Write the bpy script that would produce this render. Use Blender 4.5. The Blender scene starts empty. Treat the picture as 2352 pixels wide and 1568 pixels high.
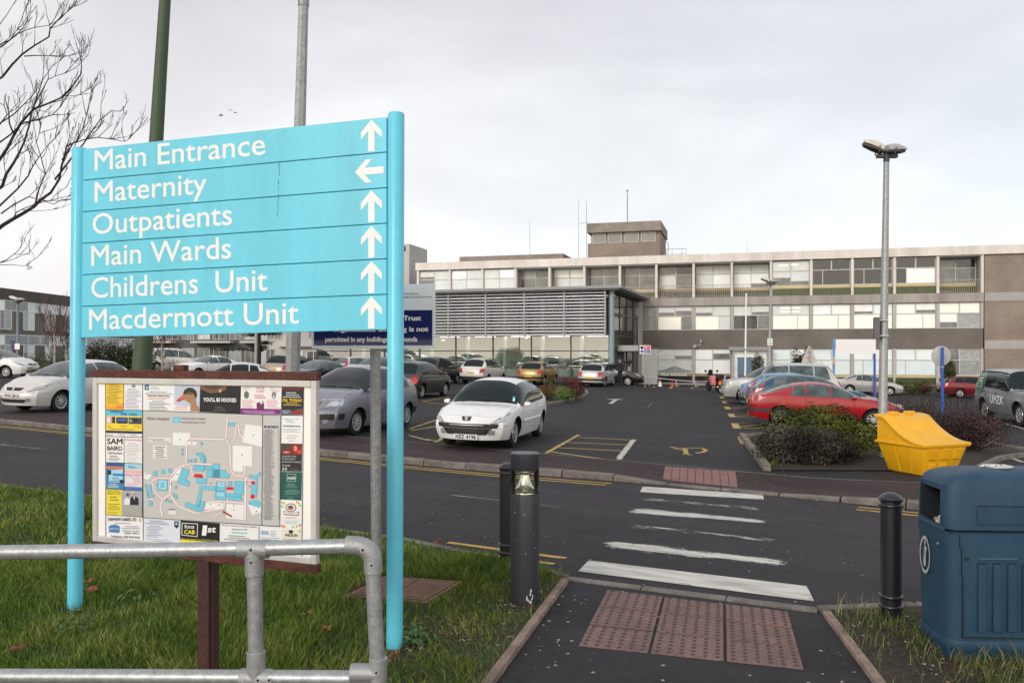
import bpy, bmesh, math, random
from math import sin, cos, pi, radians, sqrt, atan2, hypot
from mathutils import Vector, Matrix
C = bpy.context.scene.collection
S = bpy.context.scene
RND = random.Random(7)

# ------------------------------------------------------------------ geometry of the view
FL, UC, VH, EYE = 1881.0, 1176.0, 808.0, 1.8       # focal length and horizon in photo units, eye height in metres

def sst(x, a, b):
    t = (x - a) / (b - a); t = 0.0 if t < 0 else 1.0 if t > 1 else t
    return t * t * (3 - 2 * t)
def lerp(a, b, t): return a + (b - a) * t
# road frame: r along the road, n across it (n = 0 near kerb, 5.9 far kerb)
RO = (0.445, 6.49); RR = (0.8746, -0.4848); RN_ = (0.4848, 0.8746)
def rn(x, y): return ((x-RO[0])*RR[0] + (y-RO[1])*RR[1], (x-RO[0])*RN_[0] + (y-RO[1])*RN_[1])
def xy(r, n): return (RO[0] + r*RR[0] + n*RN_[0], RO[1] + r*RR[1] + n*RN_[1])
def NK(r): return 7.1 + .035*max(-26.0, min(8.0, r)) + .42*sst(r, -6, -1.5)      # far kerb line
def dipf(r): return sst(r, -2.9, -1.6) * (1 - sst(r, .5, 1.8))
def T(x, y):
    """height of the tarmac and verges: flat in front, falling gently to the right beyond the road"""
    r, n = rn(x, y)
    t = sst(n, 0.3, 7.0)
    z = t * (-.28 - .0225 * max(-17.0, min(44.0, x)))
    z -= .40 * max(sst(x, 14, 27) * sst(y, 40, 54), sst(y, 54, 63) * sst(x, 3, 10))
    z += .36 * sst(-x, 17, 27) * sst(y, 30, 42)
    return z
def Troad(x, y):
    r, n = rn(x, y)
    return T(x, y) - .03 - .085 * sst(n, 2.5, 6.9)
def Tfoot(x, y):
    r, n = rn(x, y)
    return T(x, y) - .085 * dipf(r) * (1 - sst(n, NK(r)+.1, NK(r)+1.9))
def G(u, v, h=None):
    """ground point seen at photo position (u, v)"""
    z = 0.0
    for _ in range(12):
        d = FL * (EYE - z) / (v - VH); x = (u - UC) / FL * d
        z = (h or T)(x, d)
    return Vector((x, d, z))
def at(u, v, d): return Vector(((u - UC) / FL * d, d, EYE - (v - VH) / FL * d))

# ------------------------------------------------------------------ materials
def srgb(r, g, b):
    f = lambda c: (c/255/12.92) if c/255 <= .04045 else ((c/255+.055)/1.055)**2.4
    return (f(r), f(g), f(b))
MATS = {}
def mat(name, col, rough=.6, var=.0, vscale=3.0, col2=None, fine=0.0, fscale=80.0, metal=0.0, coat=0.0, bump=0.0, bscale=60.0, spec=.5, emit=None, estr=1.0, ior=None, streak=False):
    if name in MATS: return MATS[name]
    m = bpy.data.materials.new(name); m.use_nodes = True
    nt = m.node_tree; N = nt.nodes; L = nt.links
    p = N['Principled BSDF']
    p.inputs['Base Color'].default_value = (*col, 1); p.inputs['Roughness'].default_value = rough
    p.inputs['Metallic'].default_value = metal; p.inputs['Coat Weight'].default_value = coat
    p.inputs['Coat Roughness'].default_value = .04
    p.inputs['Specular IOR Level'].default_value = spec
    if ior: p.inputs['IOR'].default_value = ior
    if emit:
        p.inputs['Emission Color'].default_value = (*emit, 1); p.inputs['Emission Strength'].default_value = estr
    if var or fine or bump or col2:
        tc = N.new('ShaderNodeTexCoord'); co = tc.outputs['Object']
        if streak:
            mp = N.new('ShaderNodeMapping'); mp.inputs['Scale'].default_value = (1, 1, .12); L.new(co, mp.inputs['Vector']); vco = mp.outputs['Vector']
        else: vco = co
        last = None
        if var or col2:
            n1 = N.new('ShaderNodeTexNoise'); n1.inputs['Scale'].default_value = vscale; n1.inputs['Detail'].default_value = 6; n1.inputs['Roughness'].default_value = .65
            L.new(vco, n1.inputs['Vector'])
            rp = N.new('ShaderNodeValToRGB'); rp.color_ramp.elements[0].position = .35; rp.color_ramp.elements[1].position = .68
            c2 = col2 or tuple(min(1, c*(1+var)) for c in col)
            c1 = col if col2 else tuple(c*(1-var) for c in col)
            rp.color_ramp.elements[0].color = (*c1, 1); rp.color_ramp.elements[1].color = (*c2, 1)
            L.new(n1.outputs['Fac'], rp.inputs['Fac']); last = rp.outputs['Color']
        if fine:
            n2 = N.new('ShaderNodeTexNoise'); n2.inputs['Scale'].default_value = fscale; n2.inputs['Detail'].default_value = 3
            L.new(co, n2.inputs['Vector'])
            mr = N.new('ShaderNodeMapRange'); mr.inputs[1].default_value = .3; mr.inputs[2].default_value = .7; mr.inputs[3].default_value = 1-fine; mr.inputs[4].default_value = 1+fine
            L.new(n2.outputs['Fac'], mr.inputs[0])
            mx = N.new('ShaderNodeMix'); mx.data_type = 'RGBA'; mx.blend_type = 'MULTIPLY'; mx.inputs[0].default_value = 1
            if last: L.new(last, mx.inputs[6])
            else: mx.inputs[6].default_value = (*col, 1)
            L.new(mr.outputs[0], mx.inputs[7]); last = mx.outputs[2]
        if last: L.new(last, p.inputs['Base Color'])
        if bump:
            n3 = N.new('ShaderNodeTexNoise'); n3.inputs['Scale'].default_value = bscale; n3.inputs['Detail'].default_value = 4
            L.new(co, n3.inputs['Vector'])
            b = N.new('ShaderNodeBump'); b.inputs['Strength'].default_value = bump; b.inputs['Distance'].default_value = .01
            L.new(n3.outputs['Fac'], b.inputs['Height']); L.new(b.outputs['Normal'], p.inputs['Normal'])
    MATS[name] = m
    return m

def asphalt(name, c1, c2, speck=.0, specks=38.0, crack=True, grain=150.0):
    """tarmac: broad patches, fine grain, pale chips and gum spots, hair cracks"""
    if name in MATS: return MATS[name]
    m = bpy.data.materials.new(name); m.use_nodes = True; nt = m.node_tree; N = nt.nodes; L = nt.links
    p = N['Principled BSDF']; p.inputs['Roughness'].default_value = .82; p.inputs['Specular IOR Level'].default_value = .3
    tc = N.new('ShaderNodeTexCoord'); co = tc.outputs['Object']
    def noise(s, det=4, r=.6):
        n = N.new('ShaderNodeTexNoise'); n.inputs['Scale'].default_value = s; n.inputs['Detail'].default_value = det; n.inputs['Roughness'].default_value = r; L.new(co, n.inputs['Vector']); return n.outputs['Fac']
    def ramp(f, a, b, ca, cb):
        r = N.new('ShaderNodeValToRGB'); r.color_ramp.elements[0].position = a; r.color_ramp.elements[1].position = b
        r.color_ramp.elements[0].color = (*ca, 1); r.color_ramp.elements[1].color = (*cb, 1); L.new(f, r.inputs['Fac']); return r.outputs['Color']
    def mixc(a, b, t, f=1.0, fs=None):
        x = N.new('ShaderNodeMix'); x.data_type = 'RGBA'; x.blend_type = t; x.inputs[0].default_value = f
        if fs: L.new(fs, x.inputs[0])
        L.new(a, x.inputs[6])
        if isinstance(b, tuple): x.inputs[7].default_value = (*b, 1)
        else: L.new(b, x.inputs[7])
        return x.outputs[2]
    base = ramp(noise(.55, 8, .7), .3, .72, c1, c2)
    mid = ramp(noise(6, 5, .7), .3, .7, (.8, .8, .8), (1.22, 1.2, 1.18))
    gr = ramp(noise(grain, 3, .8), .3, .7, (.62, .62, .62), (1.42, 1.42, 1.42))
    c = mixc(mixc(base, mid, 'MULTIPLY'), gr, 'MULTIPLY')
    mp = N.new('ShaderNodeMapping'); mp.vector_type = 'TEXTURE'; mp.inputs['Rotation'].default_value = (0, 0, atan2(RR[1], RR[0])); mp.inputs['Scale'].default_value = (9, .55, 1); L.new(co, mp.inputs[0])
    sn = N.new('ShaderNodeTexNoise'); sn.inputs['Scale'].default_value = .9; sn.inputs['Detail'].default_value = 5; L.new(mp.outputs[0], sn.inputs[0])
    c = mixc(c, ramp(sn.outputs['Fac'], .32, .68, (.80, .80, .81), (1.20, 1.19, 1.18)), 'MULTIPLY')      # tracks polished by tyres
    c = mixc(c, ramp(noise(1.35, 3, .5), .60, .74, (1, 1, 1), (.66, .65, .66)), 'MULTIPLY')              # oil and damp blotches
    if crack:
        v = N.new('ShaderNodeTexVoronoi'); v.feature = 'DISTANCE_TO_EDGE'; v.inputs['Scale'].default_value = .35
        wn = N.new('ShaderNodeTexNoise'); wn.inputs['Scale'].default_value = 1.6; wn.inputs['Detail'].default_value = 6; L.new(co, wn.inputs['Vector'])
        wm = N.new('ShaderNodeMix'); wm.data_type = 'VECTOR'; wm.inputs[0].default_value = .55; L.new(co, wm.inputs[4]); L.new(wn.outputs['Color'], wm.inputs[5]); L.new(wm.outputs[1], v.inputs['Vector'])
        c = mixc(c, ramp(v.outputs['Distance'], .0, .006, (.55, .55, .55), (1, 1, 1)), 'MULTIPLY')
    if speck:
        v = N.new('ShaderNodeTexVoronoi'); v.inputs['Scale'].default_value = specks; v.inputs['Randomness'].default_value = 1; L.new(co, v.inputs['Vector'])
        mk = N.new('ShaderNodeMath'); mk.operation = 'LESS_THAN'; mk.inputs[1].default_value = .28; L.new(v.outputs['Distance'], mk.inputs[0])
        sp = N.new('ShaderNodeSeparateColor'); L.new(v.outputs['Color'], sp.inputs[0])
        mk2 = N.new('ShaderNodeMath'); mk2.operation = 'LESS_THAN'; mk2.inputs[1].default_value = speck; L.new(sp.outputs[0], mk2.inputs[0])
        mm = N.new('ShaderNodeMath'); mm.operation = 'MULTIPLY'; L.new(mk.outputs[0], mm.inputs[0]); L.new(mk2.outputs[0], mm.inputs[1])
        c = mixc(c, (.34, .32, .31), 'MIX', 0, mm.outputs[0])
    L.new(c, p.inputs['Base Color'])
    b = N.new('ShaderNodeBump'); b.inputs['Strength'].default_value = .5; b.inputs['Distance'].default_value = .006
    L.new(noise(grain*.6, 3, .8), b.inputs['Height']); L.new(b.outputs['Normal'], p.inputs['Normal'])
    MATS[name] = m; return m

def worn_paint(name, col, wear, scale=5.0, stretch=(1, 1, 1), rot=0.0):
    """thermoplastic road paint, worn through to the tarmac in patches"""
    if name in MATS: return MATS[name]
    m = bpy.data.materials.new(name); m.use_nodes = True; nt = m.node_tree; N = nt.nodes; L = nt.links
    p = N['Principled BSDF']; p.inputs['Roughness'].default_value = .7
    tc = N.new('ShaderNodeTexCoord'); mp = N.new('ShaderNodeMapping'); mp.vector_type = 'TEXTURE'
    mp.inputs['Rotation'].default_value = (0, 0, rot); mp.inputs['Scale'].default_value = stretch; L.new(tc.outputs['Object'], mp.inputs['Vector'])
    a = N.new('ShaderNodeTexNoise'); a.inputs['Scale'].default_value = scale; a.inputs['Detail'].default_value = 10; a.inputs['Roughness'].default_value = .78; L.new(mp.outputs[0], a.inputs['Vector'])
    uv = N.new('ShaderNodeAttribute'); uv.attribute_name = 'edge'
    ad = N.new('ShaderNodeMath'); ad.operation = 'MULTIPLY_ADD'; ad.inputs[1].default_value = .30; L.new(uv.outputs['Fac'], ad.inputs[0]); L.new(a.outputs['Fac'], ad.inputs[2])
    fn_ = N.new('ShaderNodeTexNoise'); fn_.inputs['Scale'].default_value = 55; fn_.inputs['Detail'].default_value = 4; L.new(tc.outputs['Object'], fn_.inputs['Vector'])
    a2 = N.new('ShaderNodeMath'); a2.operation = 'MULTIPLY_ADD'; a2.inputs[1].default_value = .34; L.new(fn_.outputs['Fac'], a2.inputs[0]); L.new(ad.outputs[0], a2.inputs[2])
    a3 = N.new('ShaderNodeMath'); a3.operation = 'SUBTRACT'; a3.inputs[1].default_value = .17; L.new(a2.outputs[0], a3.inputs[0]); ad = a3
    r = N.new('ShaderNodeValToRGB'); r.color_ramp.elements[0].position = wear + .12; r.color_ramp.elements[1].position = wear + .16; L.new(ad.outputs[0], r.inputs['Fac'])
    d = N.new('ShaderNodeTexNoise'); d.inputs['Scale'].default_value = 9; d.inputs['Detail'].default_value = 8; L.new(mp.outputs[0], d.inputs['Vector'])
    cr = N.new('ShaderNodeValToRGB'); cr.color_ramp.elements[0].color = (*[c*.62 for c in col], 1); cr.color_ramp.elements[1].color = (*col, 1); cr.color_ramp.elements[0].position = .3; cr.color_ramp.elements[1].position = .6
    L.new(d.outputs['Fac'], cr.inputs['Fac']); L.new(cr.outputs[0], p.inputs['Base Color'])
    t = N.new('ShaderNodeBsdfTransparent'); mx = N.new('ShaderNodeMixShader')
    L.new(r.outputs[0], mx.inputs[0]); L.new(t.outputs[0], mx.inputs[1]); L.new(p.outputs[0], mx.inputs[2]); L.new(mx.outputs[0], N['Material Output'].inputs['Surface'])
    MATS[name] = m; return m

def brick(name, c1, c2, mortar, sx=.225, sz=.075, ax='xz'):
    if name in MATS: return MATS[name]
    m = bpy.data.materials.new(name); m.use_nodes = True; nt = m.node_tree; N = nt.nodes; L = nt.links
    p = N['Principled BSDF']; p.inputs['Roughness'].default_value = .9
    tc = N.new('ShaderNodeTexCoord'); sp = N.new('ShaderNodeSeparateXYZ'); cb = N.new('ShaderNodeCombineXYZ')
    L.new(tc.outputs['Object'], sp.inputs[0])
    ad = N.new('ShaderNodeMath'); L.new(sp.outputs[0], ad.inputs[0]); L.new(sp.outputs[1], ad.inputs[1])
    L.new(ad.outputs[0], cb.inputs[0]); L.new(sp.outputs[2], cb.inputs[1])
    b = N.new('ShaderNodeTexBrick'); b.inputs['Scale'].default_value = 1; b.inputs['Brick Width'].default_value = sx; b.inputs['Row Height'].default_value = sz; b.inputs['Mortar Size'].default_value = .01
    b.inputs['Color1'].default_value = (*c1, 1); b.inputs['Color2'].default_value = (*c2, 1); b.inputs['Mortar'].default_value = (*mortar, 1)
    L.new(cb.outputs[0], b.inputs['Vector'])
    n = N.new('ShaderNodeTexNoise'); n.inputs['Scale'].default_value = .5; n.inputs['Detail'].default_value = 7; L.new(tc.outputs['Object'], n.inputs['Vector'])
    r = N.new('ShaderNodeValToRGB'); r.color_ramp.elements[0].position = .3; r.color_ramp.elements[1].position = .7; r.color_ramp.elements[0].color = (.78, .77, .76, 1); r.color_ramp.elements[1].color = (1.12, 1.1, 1.08, 1)
    L.new(n.outputs['Fac'], r.inputs['Fac'])
    x = N.new('ShaderNodeMix'); x.data_type = 'RGBA'; x.blend_type = 'MULTIPLY'; x.inputs[0].default_value = 1
    L.new(b.outputs['Color'], x.inputs[6]); L.new(r.outputs[0], x.inputs[7]); L.new(x.outputs[2], p.inputs['Base Color'])
    MATS[name] = m; return m

def glass(name, tint=(.75, .85, .85), refl=.12, rough=.0):
    """sheet glass: mostly clear, with a fresnel reflection"""
    if name in MATS: return MATS[name]
    m = bpy.data.materials.new(name); m.use_nodes = True; nt = m.node_tree; N = nt.nodes; L = nt.links
    N.remove(N['Principled BSDF'])
    t = N.new('ShaderNodeBsdfTransparent'); t.inputs[0].default_value = (*tint, 1)
    g = N.new('ShaderNodeBsdfGlossy'); g.inputs['Roughness'].default_value = rough
    f = N.new('ShaderNodeFresnel'); f.inputs[0].default_value = 1.5
    a = N.new('ShaderNodeMath'); a.operation = 'ADD'; a.inputs[1].default_value = refl; a.use_clamp = True; L.new(f.outputs[0], a.inputs[0])
    x = N.new('ShaderNodeMixShader'); L.new(a.outputs[0], x.inputs[0]); L.new(t.outputs[0], x.inputs[1]); L.new(g.outputs[0], x.inputs[2]); L.new(x.outputs[0], N['Material Output'].inputs['Surface'])
    MATS[name] = m; return m

# ------------------------------------------------------------------ mesh builder
class MB:
    def __init__(s): s.v = []; s.f = []; s.m = []; s.mi = 0
    def add(s, vs, fs, mi=None):
        o = len(s.v); s.v.extend(tuple(p) for p in vs)
        k = s.mi if mi is None else mi
        for f in fs: s.f.append([o+i for i in f]); s.m.append(k)
    def box(s, c, d, rz=0.0, mi=None, M=None):
        x, y, z = d[0]/2, d[1]/2, d[2]/2; cs, sn = cos(rz), sin(rz); vs = []
        for a, b, e in ((-1,-1,-1),(1,-1,-1),(1,1,-1),(-1,1,-1),(-1,-1,1),(1,-1,1),(1,1,1),(-1,1,1)):
            q = Vector((a*x*cs - b*y*sn, a*x*sn + b*y*cs, e*z))
            if M is not None: q = M @ q
            vs.append((q[0]+c[0], q[1]+c[1], q[2]+c[2]))
        s.add(vs, [(0,3,2,1),(4,5,6,7),(0,1,5,4),(1,2,6,5),(2,3,7,6),(3,0,4,7)], mi); return s
    def b2(s, a, b, mi=None):
        return s.box([(a[i]+b[i])/2 for i in range(3)], [abs(b[i]-a[i]) for i in range(3)], 0, mi)
    def tube(s, pts, r, n=8, mi=None, cap=True, up=None):
        pts = [Vector(p) for p in pts]; k = len(pts); rr = r if isinstance(r, (list, tuple)) else [r]*k
        vs = []; prev = None
        for i, p in enumerate(pts):
            t = (pts[min(i+1, k-1)] - pts[max(i-1, 0)])
            if t.length < 1e-9: t = Vector((0, 0, 1))
            t.normalize()
            if prev is None:
                a = Vector((0, 0, 1)) if abs(t.z) < .9 else Vector((1, 0, 0)); e1 = t.cross(a).normalized()
            else:
                e1 = prev - t * prev.dot(t)
                if e1.length < 1e-6: e1 = t.orthogonal()
                e1.normalize()
            e2 = t.cross(e1); prev = e1
            for j in range(n):
                w = 2*pi*j/n; vs.append(p + (e1*cos(w) + e2*sin(w)) * rr[i])
        fs = [(i*n+j, i*n+(j+1) % n, (i+1)*n+(j+1) % n, (i+1)*n+j) for i in range(k-1) for j in range(n)]
        if cap: fs += [tuple(range(n-1, -1, -1)), tuple(range((k-1)*n, k*n))]
        s.add(vs, fs, mi); return s
    def lathe(s, prof, n=24, c=(0, 0, 0), mi=None, axis='z', mis=None, caps=True):
        vs = []; k = len(prof)
        for r, z in prof:
            for j in range(n):
                w = 2*pi*j/n; a, b = r*cos(w), r*sin(w)
                p = (a, b, z) if axis == 'z' else (z, a, b) if axis == 'x' else (b, z, a)
                vs.append((p[0]+c[0], p[1]+c[1], p[2]+c[2]))
        for i in range(k-1):
            fs = [(i*n+j, i*n+(j+1) % n, (i+1)*n+(j+1) % n, (i+1)*n+j) for j in range(n)]
            if i == 0: s.add(vs, [], mi); base = len(s.v) - len(vs)
            for f in fs: s.f.append([base+q for q in f]); s.m.append(mis[i] if mis else (s.mi if mi is None else mi))
        if not caps: return s
        for f in ([tuple(range(n-1, -1, -1))] if prof[0][0] > 1e-6 else []) + ([tuple(range((k-1)*n, k*n))] if prof[-1][0] > 1e-6 else []):
            s.f.append([base+q for q in f]); s.m.append((mis[0] if f[0] else mis[-1]) if mis else (s.mi if mi is None else mi))
        return s
    def grid(s, F, a, b, mi=None):
        vs = [F(x, y) for y in b for x in a]; n = len(a)
        s.add(vs, [(j*n+i, j*n+i+1, (j+1)*n+i+1, (j+1)*n+i) for j in range(len(b)-1) for i in range(n-1)], mi); return s
    def poly(s, pts, mi=None): s.add(pts, [tuple(range(len(pts)))], mi); return s
    def prism(s, pts, off, mi=None):
        """closed slab: outline pts (3d) swept by vector off"""
        off = Vector(off); n = len(pts); a = [Vector(p) for p in pts]; b = [p + off for p in a]
        s.add(a + b, [tuple(range(n-1, -1, -1)), tuple(range(n, 2*n))] + [(i, (i+1) % n, n+(i+1) % n, n+i) for i in range(n)], mi); return s
    def build(s, name, mats, parent=None, smooth=None, bev=0.0, fix=False, merge=False):
        me = bpy.data.meshes.new(name)
        if not isinstance(mats, (list, tuple)): mats = [mats]
        me.from_pydata([tuple(p) for p in s.v], [], s.f)
        for x in mats: me.materials.append(x)
        if len(mats) > 1: me.polygons.foreach_set('material_index', s.m)
        if bev or fix or merge:
            bm = bmesh.new(); bm.from_mesh(me)
            if merge: bmesh.ops.remove_doubles(bm, verts=bm.verts, dist=1e-4)
            bmesh.ops.recalc_face_normals(bm, faces=bm.faces)
            if bev: bmesh.ops.bevel(bm, geom=[e for e in bm.edges if e.is_manifold and e.calc_face_angle(0) > .5], offset=bev, segments=2, affect='EDGES', profile=.5, clamp_overlap=True)
            bm.to_mesh(me); bm.free()
        if smooth is not None:
            me.shade_smooth(); me.set_sharp_from_angle(angle=radians(smooth))
        me.update()
        o = bpy.data.objects.new(name, me); C.objects.link(o)
        if parent: o.parent = parent
        return o

def thing(name, label, cat, loc=(0, 0, 0), rz=0.0, group=None):
    o = bpy.data.objects.new(name, None); C.objects.link(o); o.empty_display_size = .2
    o.location = loc; o.rotation_euler = (0, 0, rz); o['label'] = label; o['category'] = cat
    if group: o['group'] = group
    return o
def tag(o, label, cat, group=None):
    o['label'] = label; o['category'] = cat
    if group: o['group'] = group
    return o
def struct(o, kind='structure'):
    o['kind'] = kind; return o

# ------------------------------------------------------------------ lettering
_TX = {}
def glyphs(s, off=0.0):
    if (s, off) not in _TX:
        c = bpy.data.curves.new('lettering', 'FONT'); c.body = s; c.resolution_u = 3
        o = bpy.data.objects.new('lettering', c); m = o.to_mesh()
        v = [(p.co.x, p.co.y) for p in m.vertices]; f = [tuple(q.vertices) for q in m.polygons]
        o.to_mesh_clear(); bpy.data.objects.remove(o); bpy.data.curves.remove(c)
        if off:      # embolden: push the outline outwards along its mitred normals
            ed = {}
            for q in f:
                for a, b in zip(q, q[1:]+q[:1]): ed[(a, b)] = 1
            nx = {}
            ccw = sum(v[q[0]][0]*(v[q[1]][1]-v[q[2]][1]) + v[q[1]][0]*(v[q[2]][1]-v[q[0]][1]) + v[q[2]][0]*(v[q[0]][1]-v[q[1]][1]) for q in f) > 0
            for a, b in ed:
                if (b, a) in ed: continue
                dx, dy = v[b][0]-v[a][0], v[b][1]-v[a][1]; l = hypot(dx, dy)
                if l < 1e-7: continue
                n_ = (dy/l, -dx/l) if ccw else (-dy/l, dx/l)
                for k in (a, b): nx.setdefault(k, []).append(n_)
            w = list(v)
            for k, ns in nx.items():
                sx, sy = sum(q[0] for q in ns), sum(q[1] for q in ns); l2 = (sx*sx+sy*sy)/len(ns)
                if l2 > .2: m_ = min(1.8, len(ns)/ (sx*sx+sy*sy)**.5 * 1.0); l = hypot(sx, sy); w[k] = (v[k][0]+sx/l*off*m_, v[k][1]+sy/l*off*m_)
            v = w
        _TX[s, off] = (v, f)
    return _TX[s, off]
def text(mb, s, F, x0, x1, y0, cap, mi=None, bold=0.0, slant=0.0):
    """letters of s set between x0 and x1 on baseline y0 with capital height cap; F maps 2d to 3d"""
    q = cap/.673
    v, f = glyphs(s, round(bold/q, 4)); a = min(p[0] for p in v); b = max(p[0] for p in v)
    k = (x1-x0)/(b-a)
    mb.add([F(x0+(p[0]-a)*k+slant*p[1]*q, y0+p[1]*q) for p in v], f, mi)

# ------------------------------------------------------------------ foliage
def foliage(mb, blobs, n, size, rng, nm=3, flat=.4, shell=.55, up=.2, zmin=None):
    """leaf-sized faces through lumpy ellipsoids; blobs = (centre, radii)"""
    wts = [b[1][0]*b[1][1]*b[1][2] for b in blobs]; tot = sum(wts)
    for (c, r), w in zip(blobs, wts):
        ph = [rng.uniform(0, 6.28) for _ in range(6)]
        for _ in range(max(8, int(n*w/tot))):
            d = Vector((rng.gauss(0, 1), rng.gauss(0, 1), rng.gauss(0, 1))); d.normalize()
            lump = 1 + .16*sin(4*d.x+ph[0])*sin(5*d.y+ph[1]) + .12*sin(9*d.z+ph[2]+3*d.x) + .08*sin(15*d.x+ph[3])*sin(13*d.z+ph[4])
            k = (1 - shell*rng.random()**1.6) * lump
            p = Vector((c[0]+d.x*r[0]*k, c[1]+d.y*r[1]*k, c[2]+d.z*r[2]*k))
            if zmin is not None and p.z < zmin: continue
            nr = (d + Vector((rng.gauss(0, flat), rng.gauss(0, flat), rng.gauss(0, flat)+up))).normalized()
            t = nr.orthogonal().normalized(); t.rotate(Matrix.Rotation(rng.uniform(0, 6.28), 3, nr)); bt = nr.cross(t)
            s_ = size*rng.uniform(.6, 1.35); w_ = s_*rng.uniform(.35, .6)
            cl = sin(3.1*p.x*2+ph[0]) + sin(2.7*p.z*3+ph[1]) + sin(2.3*p.y*2+ph[2]) + rng.gauss(0, .9)
            mi = min(nm-1, max(0, int((cl+2.2)/4.4*nm)))
            mb.add([p - t*s_*.5, p + bt*w_*.5 + nr*s_*.08, p + t*s_*.5, p - bt*w_*.5 + nr*s_*.08], [(0, 1, 2, 3)], mi)

def grow(mb, p, d, length, r, depth, rng, spread=.5, upb=.15, nseg=4, mi=0, rmin=.004, kids=(2, 4), shrink=.68):
    """a crooked limb with side limbs"""
    pts = [p.copy()]; q = p.copy(); dd = d.normalized()
    for i in range(nseg):
        dd = (dd + Vector((rng.gauss(0, .13), rng.gauss(0, .13), rng.gauss(0, .10)+upb*.3))).normalized()
        q = q + dd*length/nseg; pts.append(q.copy())
    rr = [max(rmin, r*(1-.62*i/nseg)) for i in range(nseg+1)]
    mb.tube(pts, rr, 6 if r > .02 else 4 if r > .008 else 3, mi, cap=False)
    if depth <= 0: return
    for _ in range(rng.randint(*kids)):
        t = rng.uniform(.3, 1.0); i = min(nseg-1, int(t*nseg)); f = t*nseg-i
        b = pts[i].lerp(pts[i+1], f); ax = Vector((rng.gauss(0, 1), rng.gauss(0, 1), rng.gauss(0, 1))).normalized()
        nd = (dd + ax*spread*rng.uniform(.7, 1.4) + Vector((0, 0, upb))).normalized()
        grow(mb, b, nd, length*shrink*rng.uniform(.7, 1.15), max(rmin, rr[i]*.62), depth-1, rng, spread, upb, nseg, mi, rmin, kids, shrink)
import numpy as np
# ------------------------------------------------------------------ camera, sky, sun
cam = bpy.data.cameras.new('camera'); co_ = bpy.data.objects.new('camera', cam); C.objects.link(co_)
co_.location = (0, 0, EYE); co_.rotation_euler = (pi/2, 0, 0)
cam.lens = FL/2352*36; cam.sensor_width = 36; cam.shift_y = 24/2352; cam.clip_end = 3000; cam.clip_start = .05
S.camera = co_
S.view_settings.view_transform = 'Standard'; S.view_settings.look = 'None'; S.view_settings.exposure = 0.12; S.view_settings.gamma = 1.0
S.render.film_transparent = False
SUN_EL, SUN_AZ = 24.0, 212.0
w = bpy.data.worlds.new('World'); S.world = w; w.use_nodes = True
nt = w.node_tree; N = nt.nodes; L = nt.links
bg = N['Background']
sky = N.new('ShaderNodeTexSky'); sky.sky_type = 'NISHITA'; sky.sun_disc = False; sky.sun_elevation = radians(SUN_EL); sky.sun_rotation = radians(SUN_AZ); sky.air_density = 1.6; sky.dust_density = 4
tc = N.new('ShaderNodeTexCoord'); sp = N.new('ShaderNodeSeparateXYZ'); L.new(tc.outputs['Generated'], sp.inputs[0])
def M2(op, a, b=None, cl=False):
    n = N.new('ShaderNodeMath'); n.operation = op; n.use_clamp = cl
    for i, q in enumerate((a, b)):
        if q is None: continue
        if isinstance(q, (int, float)): n.inputs[i].default_value = q
        else: L.new(q, n.inputs[i])
    return n.outputs[0]
def RAMP(f, stops):
    r = N.new('ShaderNodeValToRGB'); e = r.color_ramp.elements
    while len(e) < len(stops): e.new(.5)
    for i, (p_, c_) in enumerate(stops): e[i].position = p_; e[i].color = (*c_, 1)
    L.new(f, r.inputs[0]); return r.outputs[0]
def MIXC(f, a, b, t='MIX'):
    x = N.new('ShaderNodeMix'); x.data_type = 'RGBA'; x.blend_type = t
    for i, q in ((0, f), (6, a), (7, b)):
        if isinstance(q, tuple): x.inputs[i].default_value = (*q, 1)
        elif isinstance(q, (int, float)): x.inputs[i].default_value = q
        else: L.new(q, x.inputs[i])
    return x.outputs[2]
# an overcast deck: pale and bright low down, greyer overhead, soft billows
deck = RAMP(sp.outputs[2], [(0, (.98, .985, .99)), (.10, (.945, .965, .985)), (.20, (.875, .895, .925)), (.30, (.80, .81, .84)), (.42, (.725, .725, .755)), (.8, (.72, .73, .76))])
mp = N.new('ShaderNodeMapping'); mp.inputs['Scale'].default_value = (1, 1, 2.6); L.new(tc.outputs['Generated'], mp.inputs[0])
cn = N.new('ShaderNodeTexNoise'); cn.inputs['Scale'].default_value = 2.0; cn.inputs['Detail'].default_value = 6; cn.inputs['Roughness'].default_value = .55; cn.inputs['Distortion'].default_value = .3; L.new(mp.outputs[0], cn.inputs[0])
bil = RAMP(cn.outputs['Fac'], [(.32, (.88, .885, .91)), (.5, (1.0, 1.0, 1.0)), (.66, (1.15, 1.15, 1.15))])
deck = MIXC(1.0, deck, bil, 'MULTIPLY')
side = RAMP(M2('MULTIPLY_ADD', sp.outputs[0], .5) , [(0, (1, 1, 1)), (1, (1, 1, 1))])
mx_ = N.new('ShaderNodeMapRange'); mx_.inputs[1].default_value = -.6; mx_.inputs[2].default_value = .6; L.new(sp.outputs[0], mx_.inputs[0])
deck = MIXC(1.0, deck, RAMP(mx_.outputs[0], [(0, (1.04, .99, .975)), (.5, (.995, 1.0, 1.01)), (1, (.975, 1.012, 1.035))]), 'MULTIPLY')
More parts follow.
